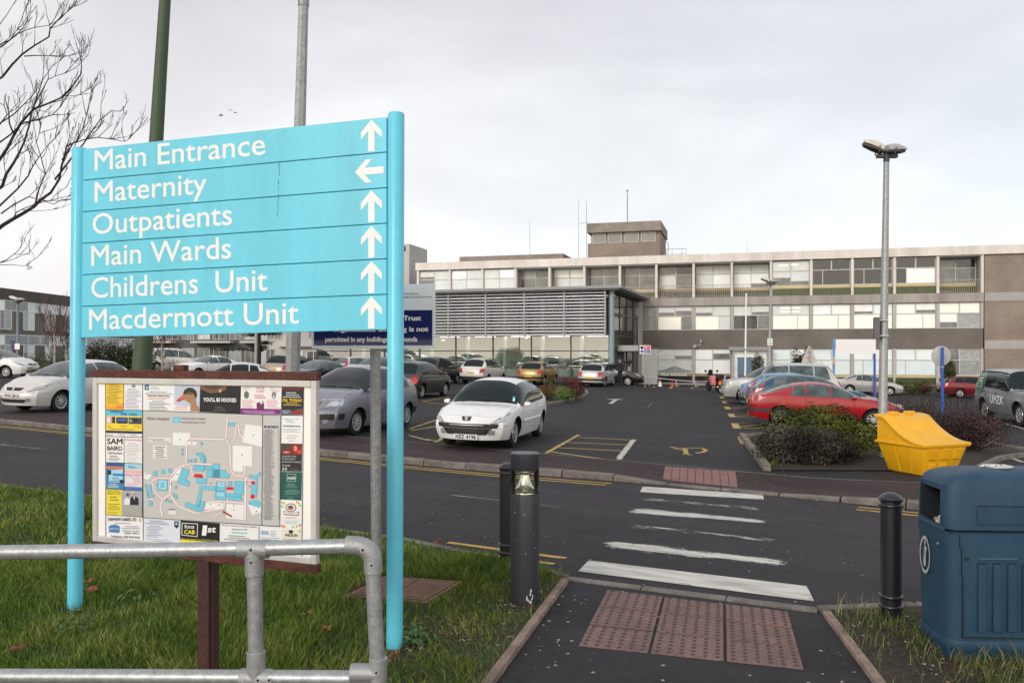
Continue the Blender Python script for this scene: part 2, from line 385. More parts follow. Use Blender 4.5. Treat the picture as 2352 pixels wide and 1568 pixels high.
# behind the camera the deck is broken and the low sun lights it from below: brighter and warmer there
back = M2('MULTIPLY', sp.outputs[1], -1.0)
bk = N.new('ShaderNodeMapRange'); bk.interpolation_type = 'SMOOTHSTEP'; bk.inputs[1].default_value = .05; bk.inputs[2].default_value = .85; L.new(back, bk.inputs[0])
low = N.new('ShaderNodeMapRange'); low.interpolation_type = 'SMOOTHSTEP'; low.inputs[1].default_value = .75; low.inputs[2].default_value = .05; L.new(sp.outputs[2], low.inputs[0])
glow = M2('MULTIPLY', bk.outputs[0], low.outputs[0])
deck = MIXC(glow, deck, (2.15, 1.95, 1.60))
mixb = N.new('ShaderNodeMixShader'); mixb.inputs[0].default_value = .93
bg.inputs['Strength'].default_value = .08; L.new(sky.outputs[0], bg.inputs[0])
bg2 = N.new('ShaderNodeBackground'); bg2.inputs['Strength'].default_value = 1.0; L.new(deck, bg2.inputs[0])
L.new(bg.outputs[0], mixb.inputs[1]); L.new(bg2.outputs[0], mixb.inputs[2]); L.new(mixb.outputs[0], N['World Output'].inputs[0])
sl = bpy.data.lights.new('sun', 'SUN'); sl.energy = 1.35; sl.angle = radians(22); sl.color = (1, .95, .89)
so = bpy.data.objects.new('sun', sl); C.objects.link(so)
sd = Vector((sin(radians(SUN_AZ))*cos(radians(SUN_EL)), cos(radians(SUN_AZ))*cos(radians(SUN_EL)), sin(radians(SUN_EL))))
so.rotation_euler = sd.to_track_quat('Z', 'Y').to_euler(); so.location = sd*60

# ------------------------------------------------------------------ ground sheets
A_ROAD = asphalt('road_tarmac', (.0215, .0195, .0225), (.035, .0320, .0355), speck=.012, specks=26)
A_LOT = asphalt('lot_tarmac', (.0145, .0140, .0162), (.027, .0260, .0288), speck=.008, specks=16)
A_FOOT = asphalt('red_tarmac', (.030, .018, .0195), (.047, .029, .030), speck=.014, specks=24, crack=False)
A_PATH = asphalt('path_tarmac', (.017, .0165, .019), (.032, .031, .034), speck=.05, specks=24)
CONC = mat('kerb_concrete', (.165, .148, .135), .9, var=.35, vscale=3, fine=.25, fscale=60, bump=.4)
PINK = mat('edging_concrete', (.25, .18, .15), .9, var=.35, vscale=4, fine=.3, fscale=70, bump=.5)
SOIL = mat('verge_soil', (.030, .045, .012), .95, col2=(.045, .036, .020), vscale=3, fine=.4, fscale=50, bump=.8)
BARE = mat('bed_soil', (.040, .028, .020), .95, col2=(.020, .018, .010), vscale=2.5, fine=.5, fscale=40, bump=1)
GRND = mat('far_ground', (.05, .06, .03), .95, var=.3, vscale=.05)

def frange(a, b, st):
    k = max(1, int(math.ceil((b-a)/st - 1e-6))); return [a + (b-a)*i/k for i in range(k+1)]
def rsheet(name, rs, ns, h, m, nmax=None, dz=0.0):
    mb = MB()
    def F(r, n):
        if nmax: n = min(n, nmax(r)) if nmax[0] == 'max' else n
        x, y = xy(r, n); return (x, y, h(x, y)+dz)
    mb.grid(F, rs, ns); return struct(mb.build(name, m))
mb = MB()
mb.grid(lambda x, y: (x, y, T(max(-80, min(70, x)), max(-20, min(90, y))) - .30 - (.02*max(0, hypot(x, y)-150))*.2), frange(-700, 700, 20), frange(-120, 900, 20))
struct(mb.build('ground', GRND))
mb = MB()
def roadF(r, k):
    n = -1.6 + (NK(r)+.02+1.6)*k; x, y = xy(r, n); return (x, y, Troad(x, y))
mb.grid(roadF, frange(-70, 45, .5), [i/44 for i in range(45)]); struct(mb.build('road', A_ROAD))
def lot_n(r): return 9.15 + max(0, min(6, (r-.5)*.36))
mb = MB()
def footF(r, k):
    n0 = NK(r)+.14; n = n0 + (lot_n(r)+.02-n0)*k; x, y = xy(r, n); return (x, y, Tfoot(x, y))
mb.grid(footF, frange(-70, 45, .4), [i/14 for i in range(15)]); struct(mb.build('pavement', A_FOOT))
mb = MB()
def lotF(r, k):
    n0 = lot_n(r); n = n0 + (95-n0)*k**1.5; x, y = xy(r, n); return (x, y, T(x, y)-.001)
mb.grid(lotF, frange(-80, 60, .8), [i/110 for i in range(111)]); struct(mb.build('car_park', A_LOT))
# lot edge line of pale pin kerb between pavement and car park
mb = MB()
def pinF(r, k):
    n = lot_n(r) - .03 + .06*k; x, y = xy(r, n); return (x, y, Tfoot(x, y)+.006)
mb.grid(pinF, frange(-40, 30, .4), [0, 1]); struct(mb.build('pavement_edging', CONC))

# kerb stones along the far side of the road, dropped at the crossing
mb = MB(); r = -62.0; rk = random.Random(3)
while r < 40:
    r1 = r + .914; g = .008 + rk.uniform(0, .006); vs = []; jz = rk.uniform(-.006, .006); jn = rk.uniform(-.008, .008)
    sec = [(0, -.3), (0, -.022), (.015, -.004), (.04, 0), (.15, 0), (.15, -.3)]
    for q in (r+g, r+g+.012, r1-g-.012, r1-g):
        e = .006 if q in (r+g, r1-g) else 0
        for n_, dz in sec:
            x, y = xy(q, NK(q)+n_+jn); x6, y6 = xy(q, NK(q)+.16); vs.append((x, y, Tfoot(x6, y6) + .004 + dz + jz - e))
    k = len(sec)
    mb.add(vs, [(i*k+j, i*k+j+1, (i+1)*k+j+1, (i+1)*k+j) for i in range(3) for j in range(k-1)] + [tuple(range(k)), tuple(range(4*k-1, 3*k-1, -1))])
    r = r1
struct(mb.build('kerb', CONC))

# footpath, verges, edgings in front of the road
pl = [(.445, 6.49), (-2.14, -3.0)]; pr = [(2.15, 5.67), (.90, -3.0)]
mb = MB(); mb.grid(lambda a, b: (lerp(lerp(pl[0][0], pr[0][0], a), lerp(pl[1][0], pr[1][0], a), b), lerp(lerp(pl[0][1], pr[0][1], a), lerp(pl[1][1], pr[1][1], a), b), -.012), frange(0, 1, .1), frange(0, 1, .05))
struct(mb.build('footpath', A_PATH))
VL = [(-34, 27.2), (-20, 18.75), (-6.9, 11.0), (-3.9, 9.38), (-1.15, 7.87), (.015, 6.95), (.445, 6.49), (-2.14, -3.0), (-34, -3.0)]
VR = [(2.15, 5.67), (2.87, 5.76), (4.2, 5.2), (9, 2.6), (9, -3.0), (.9, -3.0)]
mb = MB(); mb.poly([(x, y, .012) for x, y in VL]); struct(mb.build('verge', SOIL))
mb = MB(); mb.poly([(x, y, .012) for x, y in reversed(VR)]); struct(mb.build('verge', BARE))
def strip(name, pts, w, z0, z1, m, stone=None):
    mb = MB(); rg = random.Random(5)
    for (a, b) in zip(pts[:-1], pts[1:]):
        a = Vector((*a, 0)); b = Vector((*b, 0)); d = (b-a); l = d.length; d.normalize(); nrm = Vector((-d.y, d.x, 0))
        k = max(1, int(round(l/stone))) if stone else 1
        for i in range(k):
            g = .004; p = a + d*(l*i/k+g); q = a + d*(l*(i+1)/k-g); o = nrm*w/2; j = Vector((0, 0, rg.uniform(-.006, .004)))
            mb.prism([p-o+Vector((0, 0, z0)), q-o+Vector((0, 0, z0)), q+o+Vector((0, 0, z0)), p+o+Vector((0, 0, z0))], Vector((0, 0, z1-z0))+j)
    return struct(mb.build(name, m, bev=.006))
strip('path_edging', [(.42, 6.45), (-2.165, -3)], .055, -.2, .026, PINK, .9)
strip('path_edging', [(2.17, 5.65), (.925, -3)], .055, -.2, .022, PINK, .9)
strip('kerb', [(-20, 18.80), (-6.9, 11.05), (-3.9, 9.43), (-1.15, 7.92), (.015, 7.0), (.42, 6.56)], .10, -.2, .016, CONC, .9)
strip('kerb', [(.42, 6.56), (2.15, 5.74)], .09, -.2, -.002, CONC, .6)
strip('kerb', [(2.15, 5.74), (2.87, 5.83), (4.2, 5.27), (9, 2.67)], .09, -.2, .014, CONC, .9)

# ------------------------------------------------------------------ painted markings
def mark(name, quads, m, h, dz=.004, na=24, nb=5):
    """each quad: four ground points (a0 a1 along, b across), as worn sheets lying on the tarmac"""
    V = []; Fc = []; E = []
    for (p00, p10, p11, p01) in quads:
        o = len(V)
        for j in range(nb+1):
            for i in range(na+1):
                a, b = i/na, j/nb
                x = lerp(lerp(p00[0], p10[0], a), lerp(p01[0], p11[0], a), b); y = lerp(lerp(p00[1], p10[1], a), lerp(p01[1], p11[1], a), b)
                V.append((x, y, h(x, y)+dz)); E.append(min(1, 3*min(b, 1-b)+.1) * min(1, 10*min(a, 1-a)+.2))
        w_ = na+1
        Fc += [(o+j*w_+i, o+j*w_+i+1, o+(j+1)*w_+i+1, o+(j+1)*w_+i) for j in range(nb) for i in range(na)]
    me = bpy.data.meshes.new(name); me.from_pydata(V, [], Fc); me.materials.append(m)
    at_ = me.attributes.new('edge', 'FLOAT', 'POINT'); at_.data.foreach_set('value', E)
    o = bpy.data.objects.new(name, me); C.objects.link(o); return struct(o)
def px(*q, h=Troad): return [(lambda p: (p.x, p.y))(G(u, v, h)) for u, v in q]
WHITE = (.62, .60, .55); YEL = (.55, .36, .07)
ang = atan2(RR[1], RR[0])
zeb = [((1328, 1312), (1870, 1381), (1853, 1346), (1352, 1287), .30, 1.0), ((1368, 1260), (1829, 1306), (1812, 1284), (1392, 1239), .56, 1.0),
       ((1420, 1214), (1812, 1252), (1796, 1236), (1436, 1198), .70, 1.0), ((1436, 1178), (1770, 1205), (1756, 1193), (1450, 1164), .53, 1.0),
       ((1455, 1150), (1766, 1176), (1755, 1164), (1462, 1138), .70, 1.0), ((1470, 1130), (1755, 1147), (1752, 1136), (1476, 1117), .33, 1.0)]
for i, (a, b, c, d, wr, _) in enumerate(zeb):
    mark('zebra_stripe', [px(a, b, c, d)], worn_paint('stripe_paint_%d' % i, WHITE, wr, 7.0, (3.2, .7, 1), ang), Troad, .004, 40, 6)
# double yellow lines
YL = worn_paint('yellow_line_paint', YEL, .34, 9, (3, .6, 1), ang)
def rline(n, r0, r1, wd, far=False):
    q = lambda r: NK(r) if far else 0
    return [[xy(lerp(r0, r1, i/k), n+q(lerp(r0, r1, i/k))) for i in (j, j+1)] + [xy(lerp(r0, r1, i/k), n+wd+q(lerp(r0, r1, i/k))) for i in (j+1, j)] for k in (max(1, int((r1-r0)/2)),) for j in range(k)]
for n_ in (-.56, -.33):
    mark('yellow_line', rline(n_, -50, -2.5, .075, True) + rline(n_, 1.35, 35, .075, True), YL, Troad, .004, 8, 2)
for n_ in (.42, .66):
    mark('yellow_line', rline(n_, -1.6, -.35, .075), YL, Troad, .004, 8, 2)
CL = worn_paint('centre_line_paint', (.42, .41, .38), .56, 9, (3, .6, 1), ang)
mark('centre_line', sum([rline(3.5, r0, r0+2.0, .09) for r0 in (-26.5, -20.5, -14.5, -8.7, -3.6)], []), CL, Troad, .004, 8, 2)
# parking bays
YB = worn_paint('bay_paint', (.50, .35, .10), .40, 8)
WB = worn_paint('bay_white_paint', (.55, .53, .48), .40, 8)
def seg(p, q, wd, h=T):
    """painted line on the ground between photo points p and q, wd metres wide"""
    a, b = G(*p, h), G(*q, h); d = (b-a); d.z = 0; d.normalize(); o = Vector((-d.y, d.x, 0))*wd/2
    return [tuple((a-o)[:2]), tuple((b-o)[:2]), tuple((b+o)[:2]), tuple((a+o)[:2])]
def lines(name, L_, m, wd=.10): return mark(name, [seg(p, q, wd) for p, q in L_], m, T, .006, 12, 2)
lines('bay_marking', [((1252, 1042), (1330, 998)), ((1318, 1004), (1458, 1011)), ((1297, 1016), (1450, 1022)), ((1278, 1028), (1438, 1036)), ((1262, 1037), (1388, 1055))], YB)
lines('bay_marking', [((1456, 1009), (1420, 1055))], WB, .14)
lines('bay_marking', [((943, 989), (1003, 979)), ((974, 1008), (1010, 1014)), ((940, 1000), (985, 1012)), ((1000, 1016), (1020, 1004)), ((940, 985), (1010, 962))], YB)
lines('bay_marking', [((968, 922), (1036, 911)), ((975, 924), (1040, 930)), ((1066, 899), (1100, 893))], YB, .10)
comb = [((1703, 1003), (1712, 1020)), ((1687, 972), (1693, 984)), ((1678, 950), (1683, 958)), ((1669, 934), (1673, 940)), ((1663, 921), (1666, 927)), ((1657, 910), (1660, 915))]
Lc = []
for (a, b), ln in zip(comb, (70, 62, 58, 55, 52, 50)):
    Lc += [(a, (a[0]+ln, a[1]+1)), (b, (b[0]+ln+6, b[1]-1)), ((a[0]+8, a[1]+9*(b[1]-a[1])/12), (a[0]+ln, a[1]+2))]
lines('bay_marking', Lc, YB, .09)
lines('bay_marking', [(a, b) for a, b in comb], worn_paint('bay_end_paint', (.52, .36, .10), .32, 8), .22)
lines('bay_marking', [((1538, 893), (1560, 882)), ((1564, 882), (1700, 888)), ((1552, 887), (1700, 892)), ((1542, 892), (1698, 895)), ((1694, 896), (1698, 885)), ((1650, 894), (1662, 888)), ((1588, 892), (1604, 886)), ((1500, 890), (1512, 885))], worn_paint('far_hatch_paint', (.36, .24, .08), .42, 6), .22)
mark('arrow_marking', [seg((1402, 927), (1416, 917), .18), seg((1397, 917), (1428, 917), .5), ], WB, T, .006, 8, 3)
lines('bay_marking', [((1486, 936), (1500, 924))], worn_paint('ghost_paint', (.3, .3, .29), .6, 8), .12)
# wheelchair symbol, read from the far side
sym = [(1540, 1026), (1560, 1030), (1585, 1029), (1610, 1029), (1622, 1033), (1616, 1038), (1598, 1041)]
mark('wheelchair_symbol', [seg(sym[i], sym[i+1], .10) for i in range(len(sym)-1)] + [seg((1572, 1030), (1577, 1043), .12), seg((1568, 1043), (1590, 1045), .10), seg((1545, 1030), (1572, 1034), .09)], YB, T, .006, 8, 2)
# line on the far access road to the right
lines('bay_marking', [((2275, 1035), (2352, 1062)), ((2268, 1010), (2352, 1040)), ((2300, 970), (2352, 985))], WB, .10)
lines('bay_marking', [((2268, 1078), (2300, 1080))], WB, .12)

# ------------------------------------------------------------------ tactile paving
TACD = mat('tactile_dome', (.060, .040, .039), .8)
TAC = mat('tactile_red', (.205, .118, .107), .9, col2=(.130, .086, .080), vscale=3, fine=.35, fscale=70, bump=.3)
TACF = mat('tactile_red_far', (.25, .125, .115), .85, col2=(.19, .10, .092), vscale=2.5, fine=.3, fscale=70, bump=.2)
def tactile(cs, m, h, nx=3, ny=3, dome=True, domes=6):
    rg = random.Random(2)
    mb = MB()
    def B(a, b, dz):
        x = lerp(lerp(cs[0][0], cs[1][0], a), lerp(cs[3][0], cs[2][0], a), b); y = lerp(lerp(cs[0][1], cs[1][1], a), lerp(cs[3][1], cs[2][1], a), b)
        return (x, y, h(x, y)+dz)
    for i in range(nx):
        for j in range(ny):
            g = .0075 if dome else .004; a0, a1, b0, b1 = i/nx+g, (i+1)/nx-g, j/ny+g*1.6, (j+1)/ny-g*1.6; t = rg.uniform(.006, .010)
            lo = [B(a0, b0, -.05), B(a1, b0, -.05), B(a1, b1, -.05), B(a0, b1, -.05)]; hi = [B(a0, b0, t), B(a1, b0, t), B(a1, b1, t), B(a0, b1, t)]
            mb.add(lo+hi, [(4, 5, 6, 7), (0, 1, 5, 4), (1, 2, 6, 5), (2, 3, 7, 6), (3, 0, 4, 7)])
            if not dome: continue
            for p in range(domes):
                for q in range(domes):
                    c = Vector(B(lerp(a0, a1, (p+.5)/domes), lerp(b0, b1, (q+.5)/domes), t)); k = 8
                    ring = lambda r_, z_: [(c.x+r_*cos(2*pi*e/k), c.y+r_*sin(2*pi*e/k), c.z+z_) for e in range(k)]
                    mb.add(ring(.0135, 0)+ring(.0115, .0045)+ring(.007, .0065), [(e, (e+1) % k, k+(e+1) % k, k+e) for e in range(k)] + [(k+e, k+(e+1) % k, 2*k+(e+1) % k, 2*k+e) for e in range(k)] + [tuple(range(2*k, 3*k))], 1)
    return struct(mb.build('tactile_paving', [m, TACD]))
tactile([(.72, 6.23), (1.93, 5.71), (1.67, 4.66), (.40, 5.04)], TAC, lambda x, y: -.012)
tactile(px((1527, 1071), (1690, 1083), (1695, 1119), (1522, 1100), h=Tfoot), TACF, Tfoot, 9, 4, False)
tj = px((1527, 1071), (1690, 1083), (1695, 1119), (1522, 1100), h=Tfoot)

# ------------------------------------------------------------------ grass
def blades(name, polys, n, hmin, hmax, wid, seed, m, avoid=None, dens=None, z=.012, box=None):
    rg = np.random.default_rng(seed)
    xs, ys = [], []
    P = np.array(polys); x0, y0 = P.min(0); x1, y1 = P.max(0)
    if box: x0, y0, x1, y1 = box
    X = rg.uniform(x0, x1, n); Y = rg.uniform(y0, y1, n)
    ins = np.zeros(n, bool); j = len(P)-1
    for i in range(len(P)):
        c = ((P[i, 1] > Y) != (P[j, 1] > Y)) & (X < (P[j, 0]-P[i, 0])*(Y-P[i, 1])/(P[j, 1]-P[i, 1]+1e-12)+P[i, 0]); ins ^= c; j = i
    U = UC + FL*X/Y; ins &= (U > -60) & (U < 2420)
    X, Y = X[ins], Y[ins]
    if dens is not None:
        k = rg.uniform(0, 1, len(X)) < dens(X, Y); X, Y = X[k], Y[k]
    if avoid is not None:
        k = ~avoid(X, Y); X, Y = X[k], Y[k]
    n = len(X)
    clump = np.sin(X*7.3+np.sin(Y*5.1))*np.sin(Y*6.7+np.cos(X*4.3)) ; clump2 = np.sin(X*2.1+1)*np.sin(Y*1.7+2)
    hh = rg.uniform(hmin, hmax, n)*(1+.30*clump+.25*clump2)*rg.choice([1, 1, 1, 1.5], n)
    az = rg.uniform(0, 2*np.pi, n); le = rg.uniform(.1, .75, n)*hh + .25*hh*np.abs(clump); la = rg.uniform(0, 2*np.pi, n)*.8 + 2.2 + clump2*2.0
    wx, wy = np.cos(az)*wid/2, np.sin(az)*wid/2; lx, ly = np.cos(la)*le, np.sin(la)*le
    Z0 = np.full(n, z-.01)
    V = np.empty((n, 5, 3))
    V[:, 0] = np.stack([X-wx, Y-wy, Z0], 1); V[:, 1] = np.stack([X+wx, Y+wy, Z0], 1)
    V[:, 2] = np.stack([X+wx*.7+lx*.35, Y+wy*.7+ly*.35, Z0+hh*.6], 1); V[:, 3] = np.stack([X-wx*.7+lx*.35, Y-wy*.7+ly*.35, Z0+hh*.6], 1)
    V[:, 4] = np.stack([X+lx, Y+ly, Z0+hh*.95], 1)
    b = (np.arange(n)*5)[:, None]
    me = bpy.data.meshes.new(name); me.vertices.add(n*5); me.vertices.foreach_set('co', V.ravel())
    loops = np.concatenate([b+[0, 1, 2, 3], b+[3, 2, 4]], 1).ravel(); me.loops.add(n*7); me.loops.foreach_set('vertex_index', loops)
    st = np.stack([np.arange(n)*7, np.arange(n)*7+4], 1).ravel(); me.polygons.add(n*2); me.polygons.foreach_set('loop_start', st)
    t = np.repeat(np.clip(.5+.22*rg.normal(size=n)+.18*clump, 0, 1), 5); a_ = me.attributes.new('tint', 'FLOAT', 'POINT'); a_.data.foreach_set('value', t)
    me.update(calc_edges=True); me.validate(); me.materials.append(m)
    o = bpy.data.objects.new(name, me); C.objects.link(o); return struct(o, 'stuff')
def grass_mat(name, stops):
    m = bpy.data.materials.new(name); m.use_nodes = True; nt = m.node_tree; N = nt.nodes; L = nt.links; p = N['Principled BSDF']
    p.inputs['Roughness'].default_value = .55; p.inputs['Specular IOR Level'].default_value = .25
    a = N.new('ShaderNodeAttribute'); a.attribute_name = 'tint'; r = N.new('ShaderNodeValToRGB'); e = r.color_ramp.elements
    while len(e) < len(stops): e.new(.5)
    for i, (q, c) in enumerate(stops): e[i].position = q; e[i].color = (*c, 1)
    tc = N.new('ShaderNodeTexCoord'); n = N.new('ShaderNodeTexNoise'); n.inputs['Scale'].default_value = 1.3; n.inputs['Detail'].default_value = 4; L.new(tc.outputs['Object'], n.inputs[0])
    ad = N.new('ShaderNodeMath'); ad.operation = 'MULTIPLY_ADD'; ad.inputs[1].default_value = .9; L.new(n.outputs['Fac'], ad.inputs[0]); sb = N.new('ShaderNodeMath'); sb.operation = 'SUBTRACT'; sb.inputs[1].default_value = .45; L.new(a.outputs['Fac'], sb.inputs[0]); L.new(sb.outputs[0], ad.inputs[2])
    L.new(ad.outputs[0], r.inputs[0]); L.new(r.outputs[0], p.inputs['Base Color']); return m
GM = grass_mat('grass_blades', [(0, (.030, .068, .008)), (.33, (.078, .148, .016)), (.64, (.135, .208, .026)), (.88, (.21, .24, .048)), (1, (.36, .31, .12))])
GMR = grass_mat('rough_grass_blades', [(0, (.035, .060, .014)), (.4, (.080, .115, .028)), (.62, (.13, .145, .045)), (.85, (.22, .185, .085)), (1, (.32, .26, .14))])
mhA, mhB, mhC = Vector((-.385, 6.35, 0)), Vector((-.60, 5.81, 0)), Vector((-.485, .12, 0))*1.3
def av(X, Y):
    ax, ay = mhB.x-mhA.x, mhB.y-mhA.y; cx, cy = mhC.x, mhC.y; det = ax*cy-ay*cx; qx, qy = X-mhA.x, Y-mhA.y
    s_, t_ = (qx*cy-qy*cx)/det, (ax*qy-ay*qx)/det
    return (s_ > -.05) & (s_ < 1.05) & (t_ > -.05) & (t_ < 1.05)
def edge_d(X, Y): # distance left of the path edging
    return ((.42-X)*.965 - (6.45-Y)*-.263*-1)*1.0
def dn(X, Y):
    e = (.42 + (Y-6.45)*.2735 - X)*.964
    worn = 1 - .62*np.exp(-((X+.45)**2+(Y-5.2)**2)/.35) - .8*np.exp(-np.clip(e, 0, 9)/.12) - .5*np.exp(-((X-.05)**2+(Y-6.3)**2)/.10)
    for px_, py_ in ((-3.05, 5.62), (-.70, 4.88), (-1.62, 4.30), (.09, 5.78)): worn -= .85*np.exp(-((X-px_)**2+(Y-py_)**2)/.022)  # grass thinned to bare soil at the post feet, imitating contact shadow
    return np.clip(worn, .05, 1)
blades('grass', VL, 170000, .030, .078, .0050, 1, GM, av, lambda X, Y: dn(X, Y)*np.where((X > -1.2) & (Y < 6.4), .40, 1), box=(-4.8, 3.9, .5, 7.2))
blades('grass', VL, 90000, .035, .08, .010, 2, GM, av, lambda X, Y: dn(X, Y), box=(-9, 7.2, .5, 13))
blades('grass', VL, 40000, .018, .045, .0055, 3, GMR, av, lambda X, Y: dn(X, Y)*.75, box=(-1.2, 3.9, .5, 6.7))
def dr(X, Y):
    a = np.exp(-(((X-2.62)/.22)**2+((Y-5.05)/.25)**2)); b = np.clip((X-2.35-(Y-4.3)*.3)*3, 0, 1)*np.where(Y < 4.9, 1, .0); c = .55*np.exp(-((X-2.45)**2+(Y-5.45)**2)/.05)
    return np.clip(a+b+c+.10, 0, 1)
blades('grass', VR, 14000, .035, .11, .0052, 4, GMR, None, lambda X, Y: dr(X, Y)*np.where((X > 2.75) & (Y > 4.8), .2, 1), box=(1.9, 3.6, 4.2, 5.8))

# crumbs of dead leaf, grit and paper on the bare soil and along the gutter
def crumbs(name, pts, cols, smin, smax, seed, h):
    rg = random.Random(seed); mb = MB()
    for x, y in pts:
        s_ = rg.uniform(smin, smax); a = rg.uniform(0, 6.28); z = h(x, y)+.004; u = (cos(a)*s_, sin(a)*s_); v = (-sin(a)*s_*rg.uniform(.4, .9), cos(a)*s_*rg.uniform(.4, .9)); t = rg.uniform(0, s_*.7)
        mb.add([(x-u[0]-v[0], y-u[1]-v[1], z), (x+u[0]-v[0]*.6, y+u[1]-v[1]*.6, z+t*.5), (x+u[0]*.7+v[0], y+u[1]*.7+v[1], z+t), (x-u[0]*.8+v[0], y-u[1]*.8+v[1], z+t*.6)], [(0, 1, 2, 3)], rg.choice([0, 0, 0, 1, 1, 2] if len(cols) > 2 else [0, 1]))
    return struct(mb.build(name, cols), 'stuff')
CR = [mat('crumb_brown', (.070, .040, .024), .9), mat('crumb_dark', (.028, .020, .015), .9), mat('crumb_pale', (.30, .24, .18), .8)]
rg = random.Random(31)
pts = [(rg.gauss(2.38, .14)+rg.uniform(0, .25), rg.uniform(4.1, 5.6)) for _ in range(520)]; pts = [p for p in pts if p[0] > 2.2-(5.65-p[1])*.144+.05]
pts += [(rg.gauss(-.42, .24), rg.gauss(5.25, .22)) for _ in range(520)] + [(rg.gauss(.10, .10), rg.gauss(6.2, .14)) for _ in range(160)]
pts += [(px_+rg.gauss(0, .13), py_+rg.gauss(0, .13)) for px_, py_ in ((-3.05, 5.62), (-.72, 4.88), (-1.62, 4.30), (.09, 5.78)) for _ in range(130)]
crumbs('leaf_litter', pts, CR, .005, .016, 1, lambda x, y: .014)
pts = [xy(rg.uniform(-9, 7), 0) for _ in range(420)]; pts = [(x+RN_[0]*(NK(rn(x, y)[0])-abs(rg.gauss(0, .07))-.02), y+RN_[1]*(NK(rn(x, y)[0])-abs(rg.gauss(0, .07))-.02)) for x, y in pts]
crumbs('gutter_grit', pts, [CR[0], CR[1], CR[2]], .006, .020, 2, Troad)
pts = []
for _ in range(420):
    b = rg.uniform(.02, .75); e = rg.random() < .5; x = lerp(pl[0][0], pl[1][0], b)+.06+abs(rg.gauss(0, .09)) if e else lerp(pr[0][0], pr[1][0], b)-.06-abs(rg.gauss(0, .09)); y = lerp(6.35, -3, b) if e else lerp(5.55, -3, b); pts.append((x, y))
crumbs('path_grit', pts, CR, .003, .010, 3, lambda x, y: -.014)
# ------------------------------------------------------------------ direction sign
BLUE = mat('sign_blue', (.115, .56, .74), .38, var=.08, streak=True, vscale=3.5, fine=.03, fscale=30, coat=.25)
BLUEP = mat('post_blue', (.115, .55, .73), .4, var=.05, vscale=3, coat=.2, fine=.04, fscale=20)
WHT = mat('sign_white', (.80, .80, .81), .45)
DARK = mat('dark_gap', (.02, .025, .03), .8)
A = Vector((-3.055, 5.72, 0)); B_ = Vector((-.712, 4.96, 0)); dv = B_-A; SL = dv.length
sign = thing('direction_sign', 'large light blue sign with six white lines of directions and arrows between two round posts', 'sign', A, atan2(dv.y, dv.x))
def spx(u):
    k = (u-UC)/FL; d = dv/SL; return (k*A.y - A.x)/(d.x - k*d.y)
for x, top, lean in ((0, 3.22, .045), (SL, 3.245, .012)):
    mb = MB(); r_ = .05
    mb.lathe([(r_, 0), (r_, top-.012), (r_-.006, top-.002), (r_-.014, top), (.0, top)], 28)
    mb.v = [(v[0]+x+lean*v[2]/3.2, v[1], v[2]-.25*(v[2] < .01)) for v in mb.v]
    mb.build('post', BLUEP, sign, smooth=40)
zt = lambda x: 3.206 + .018*x/SL
zb = lambda x: 1.896 + .038*x/SL
x0s, x1s = .075, SL-.045
words_ = [('Main Entrance', [(222, 613)], 'up'), ('Maternity', [(222, 479)], 'left'), ('Outpatients', [(217, 537)], 'up'), ('Main Wards', [(214, 535)], 'up'), (('Childrens', 'Unit'), [(214, 459), (499, 618)], 'up'), ('Macdermott Unit', [(209, 690)], 'up')]
for i, (s_, us, ar) in enumerate(words_):
    def zz(x, t, i=i): return lerp(zt(x), zb(x), (i+t)/6)
    mb = MB(); g = .010
    c4 = [(x0s, -.016, zz(x0s, 1-g)), (x1s, -.016, zz(x1s, 1-g)), (x1s, -.016, zz(x1s, g)), (x0s, -.016, zz(x0s, g))]
    mb.prism(c4, (0, .032, 0)); pan = mb.build('panel', BLUE, sign, bev=.0025, fix=True)
    F = lambda x, y, i=i: (x, -.0172, zz(x, 1) + y)
    mb = MB()
    for part_s, (ua, ub) in zip(s_ if isinstance(s_, tuple) else (s_,), us):
        text(mb, part_s, F, spx(ua), spx(ub), .058 if i < 4 else .056, .136, bold=.0014)
    mb.build('lettering', WHT, pan)
    up = [(0, 1.37), (.5, .86), (.5, .55), (.15, .90), (.15, 0), (-.15, 0), (-.15, .90), (-.5, .55), (-.5, .86)]
    xc = spx(856); sc = .142; y0 = .012
    mb = MB()
    if ar == 'up': pts = [(xc+a*sc, y0+b*sc) for a, b in up]
    else: xc = spx(851); pts = [(xc-(b-.685)*sc, y0+.098+a*sc) for a, b in up]
    fp = [F(*p) for p in pts]; mb.add(fp, [(0, 1, 2, 3), (0, 3, 6), (0, 6, 7, 8), (3, 4, 5, 6)]); mb.build('arrow', WHT, pan)
# backing rail behind the panels keeps the gaps dark
mb = MB(); mb.prism([(x0s, .017, zb(x0s)+.03), (x1s, .017, zb(x1s)+.03), (x1s, .017, zt(x1s)-.03), (x0s, .017, zt(x0s)-.03)], (0, .02, 0)); mb.build('backing', DARK, sign)
# scratch running down the upper panels
mb = MB(); rg = random.Random(4); xs = spx(645)
pts = [(xs + rg.gauss(0, .0022) - .012*k/24, lerp(zt(xs), zb(xs), .20 - .035 + .27*k/24)) for k in range(25)]
for a, b in zip(pts[:-1], pts[1:]):
    if rg.random() < .72: mb.poly([(a[0]-.0012, -.0176, a[1]), (a[0]+.0012, -.0176, a[1]), (b[0]+.0012, -.0176, b[1]), (b[0]-.0012, -.0176, b[1])])
mb.build('scratch', DARK, sign)

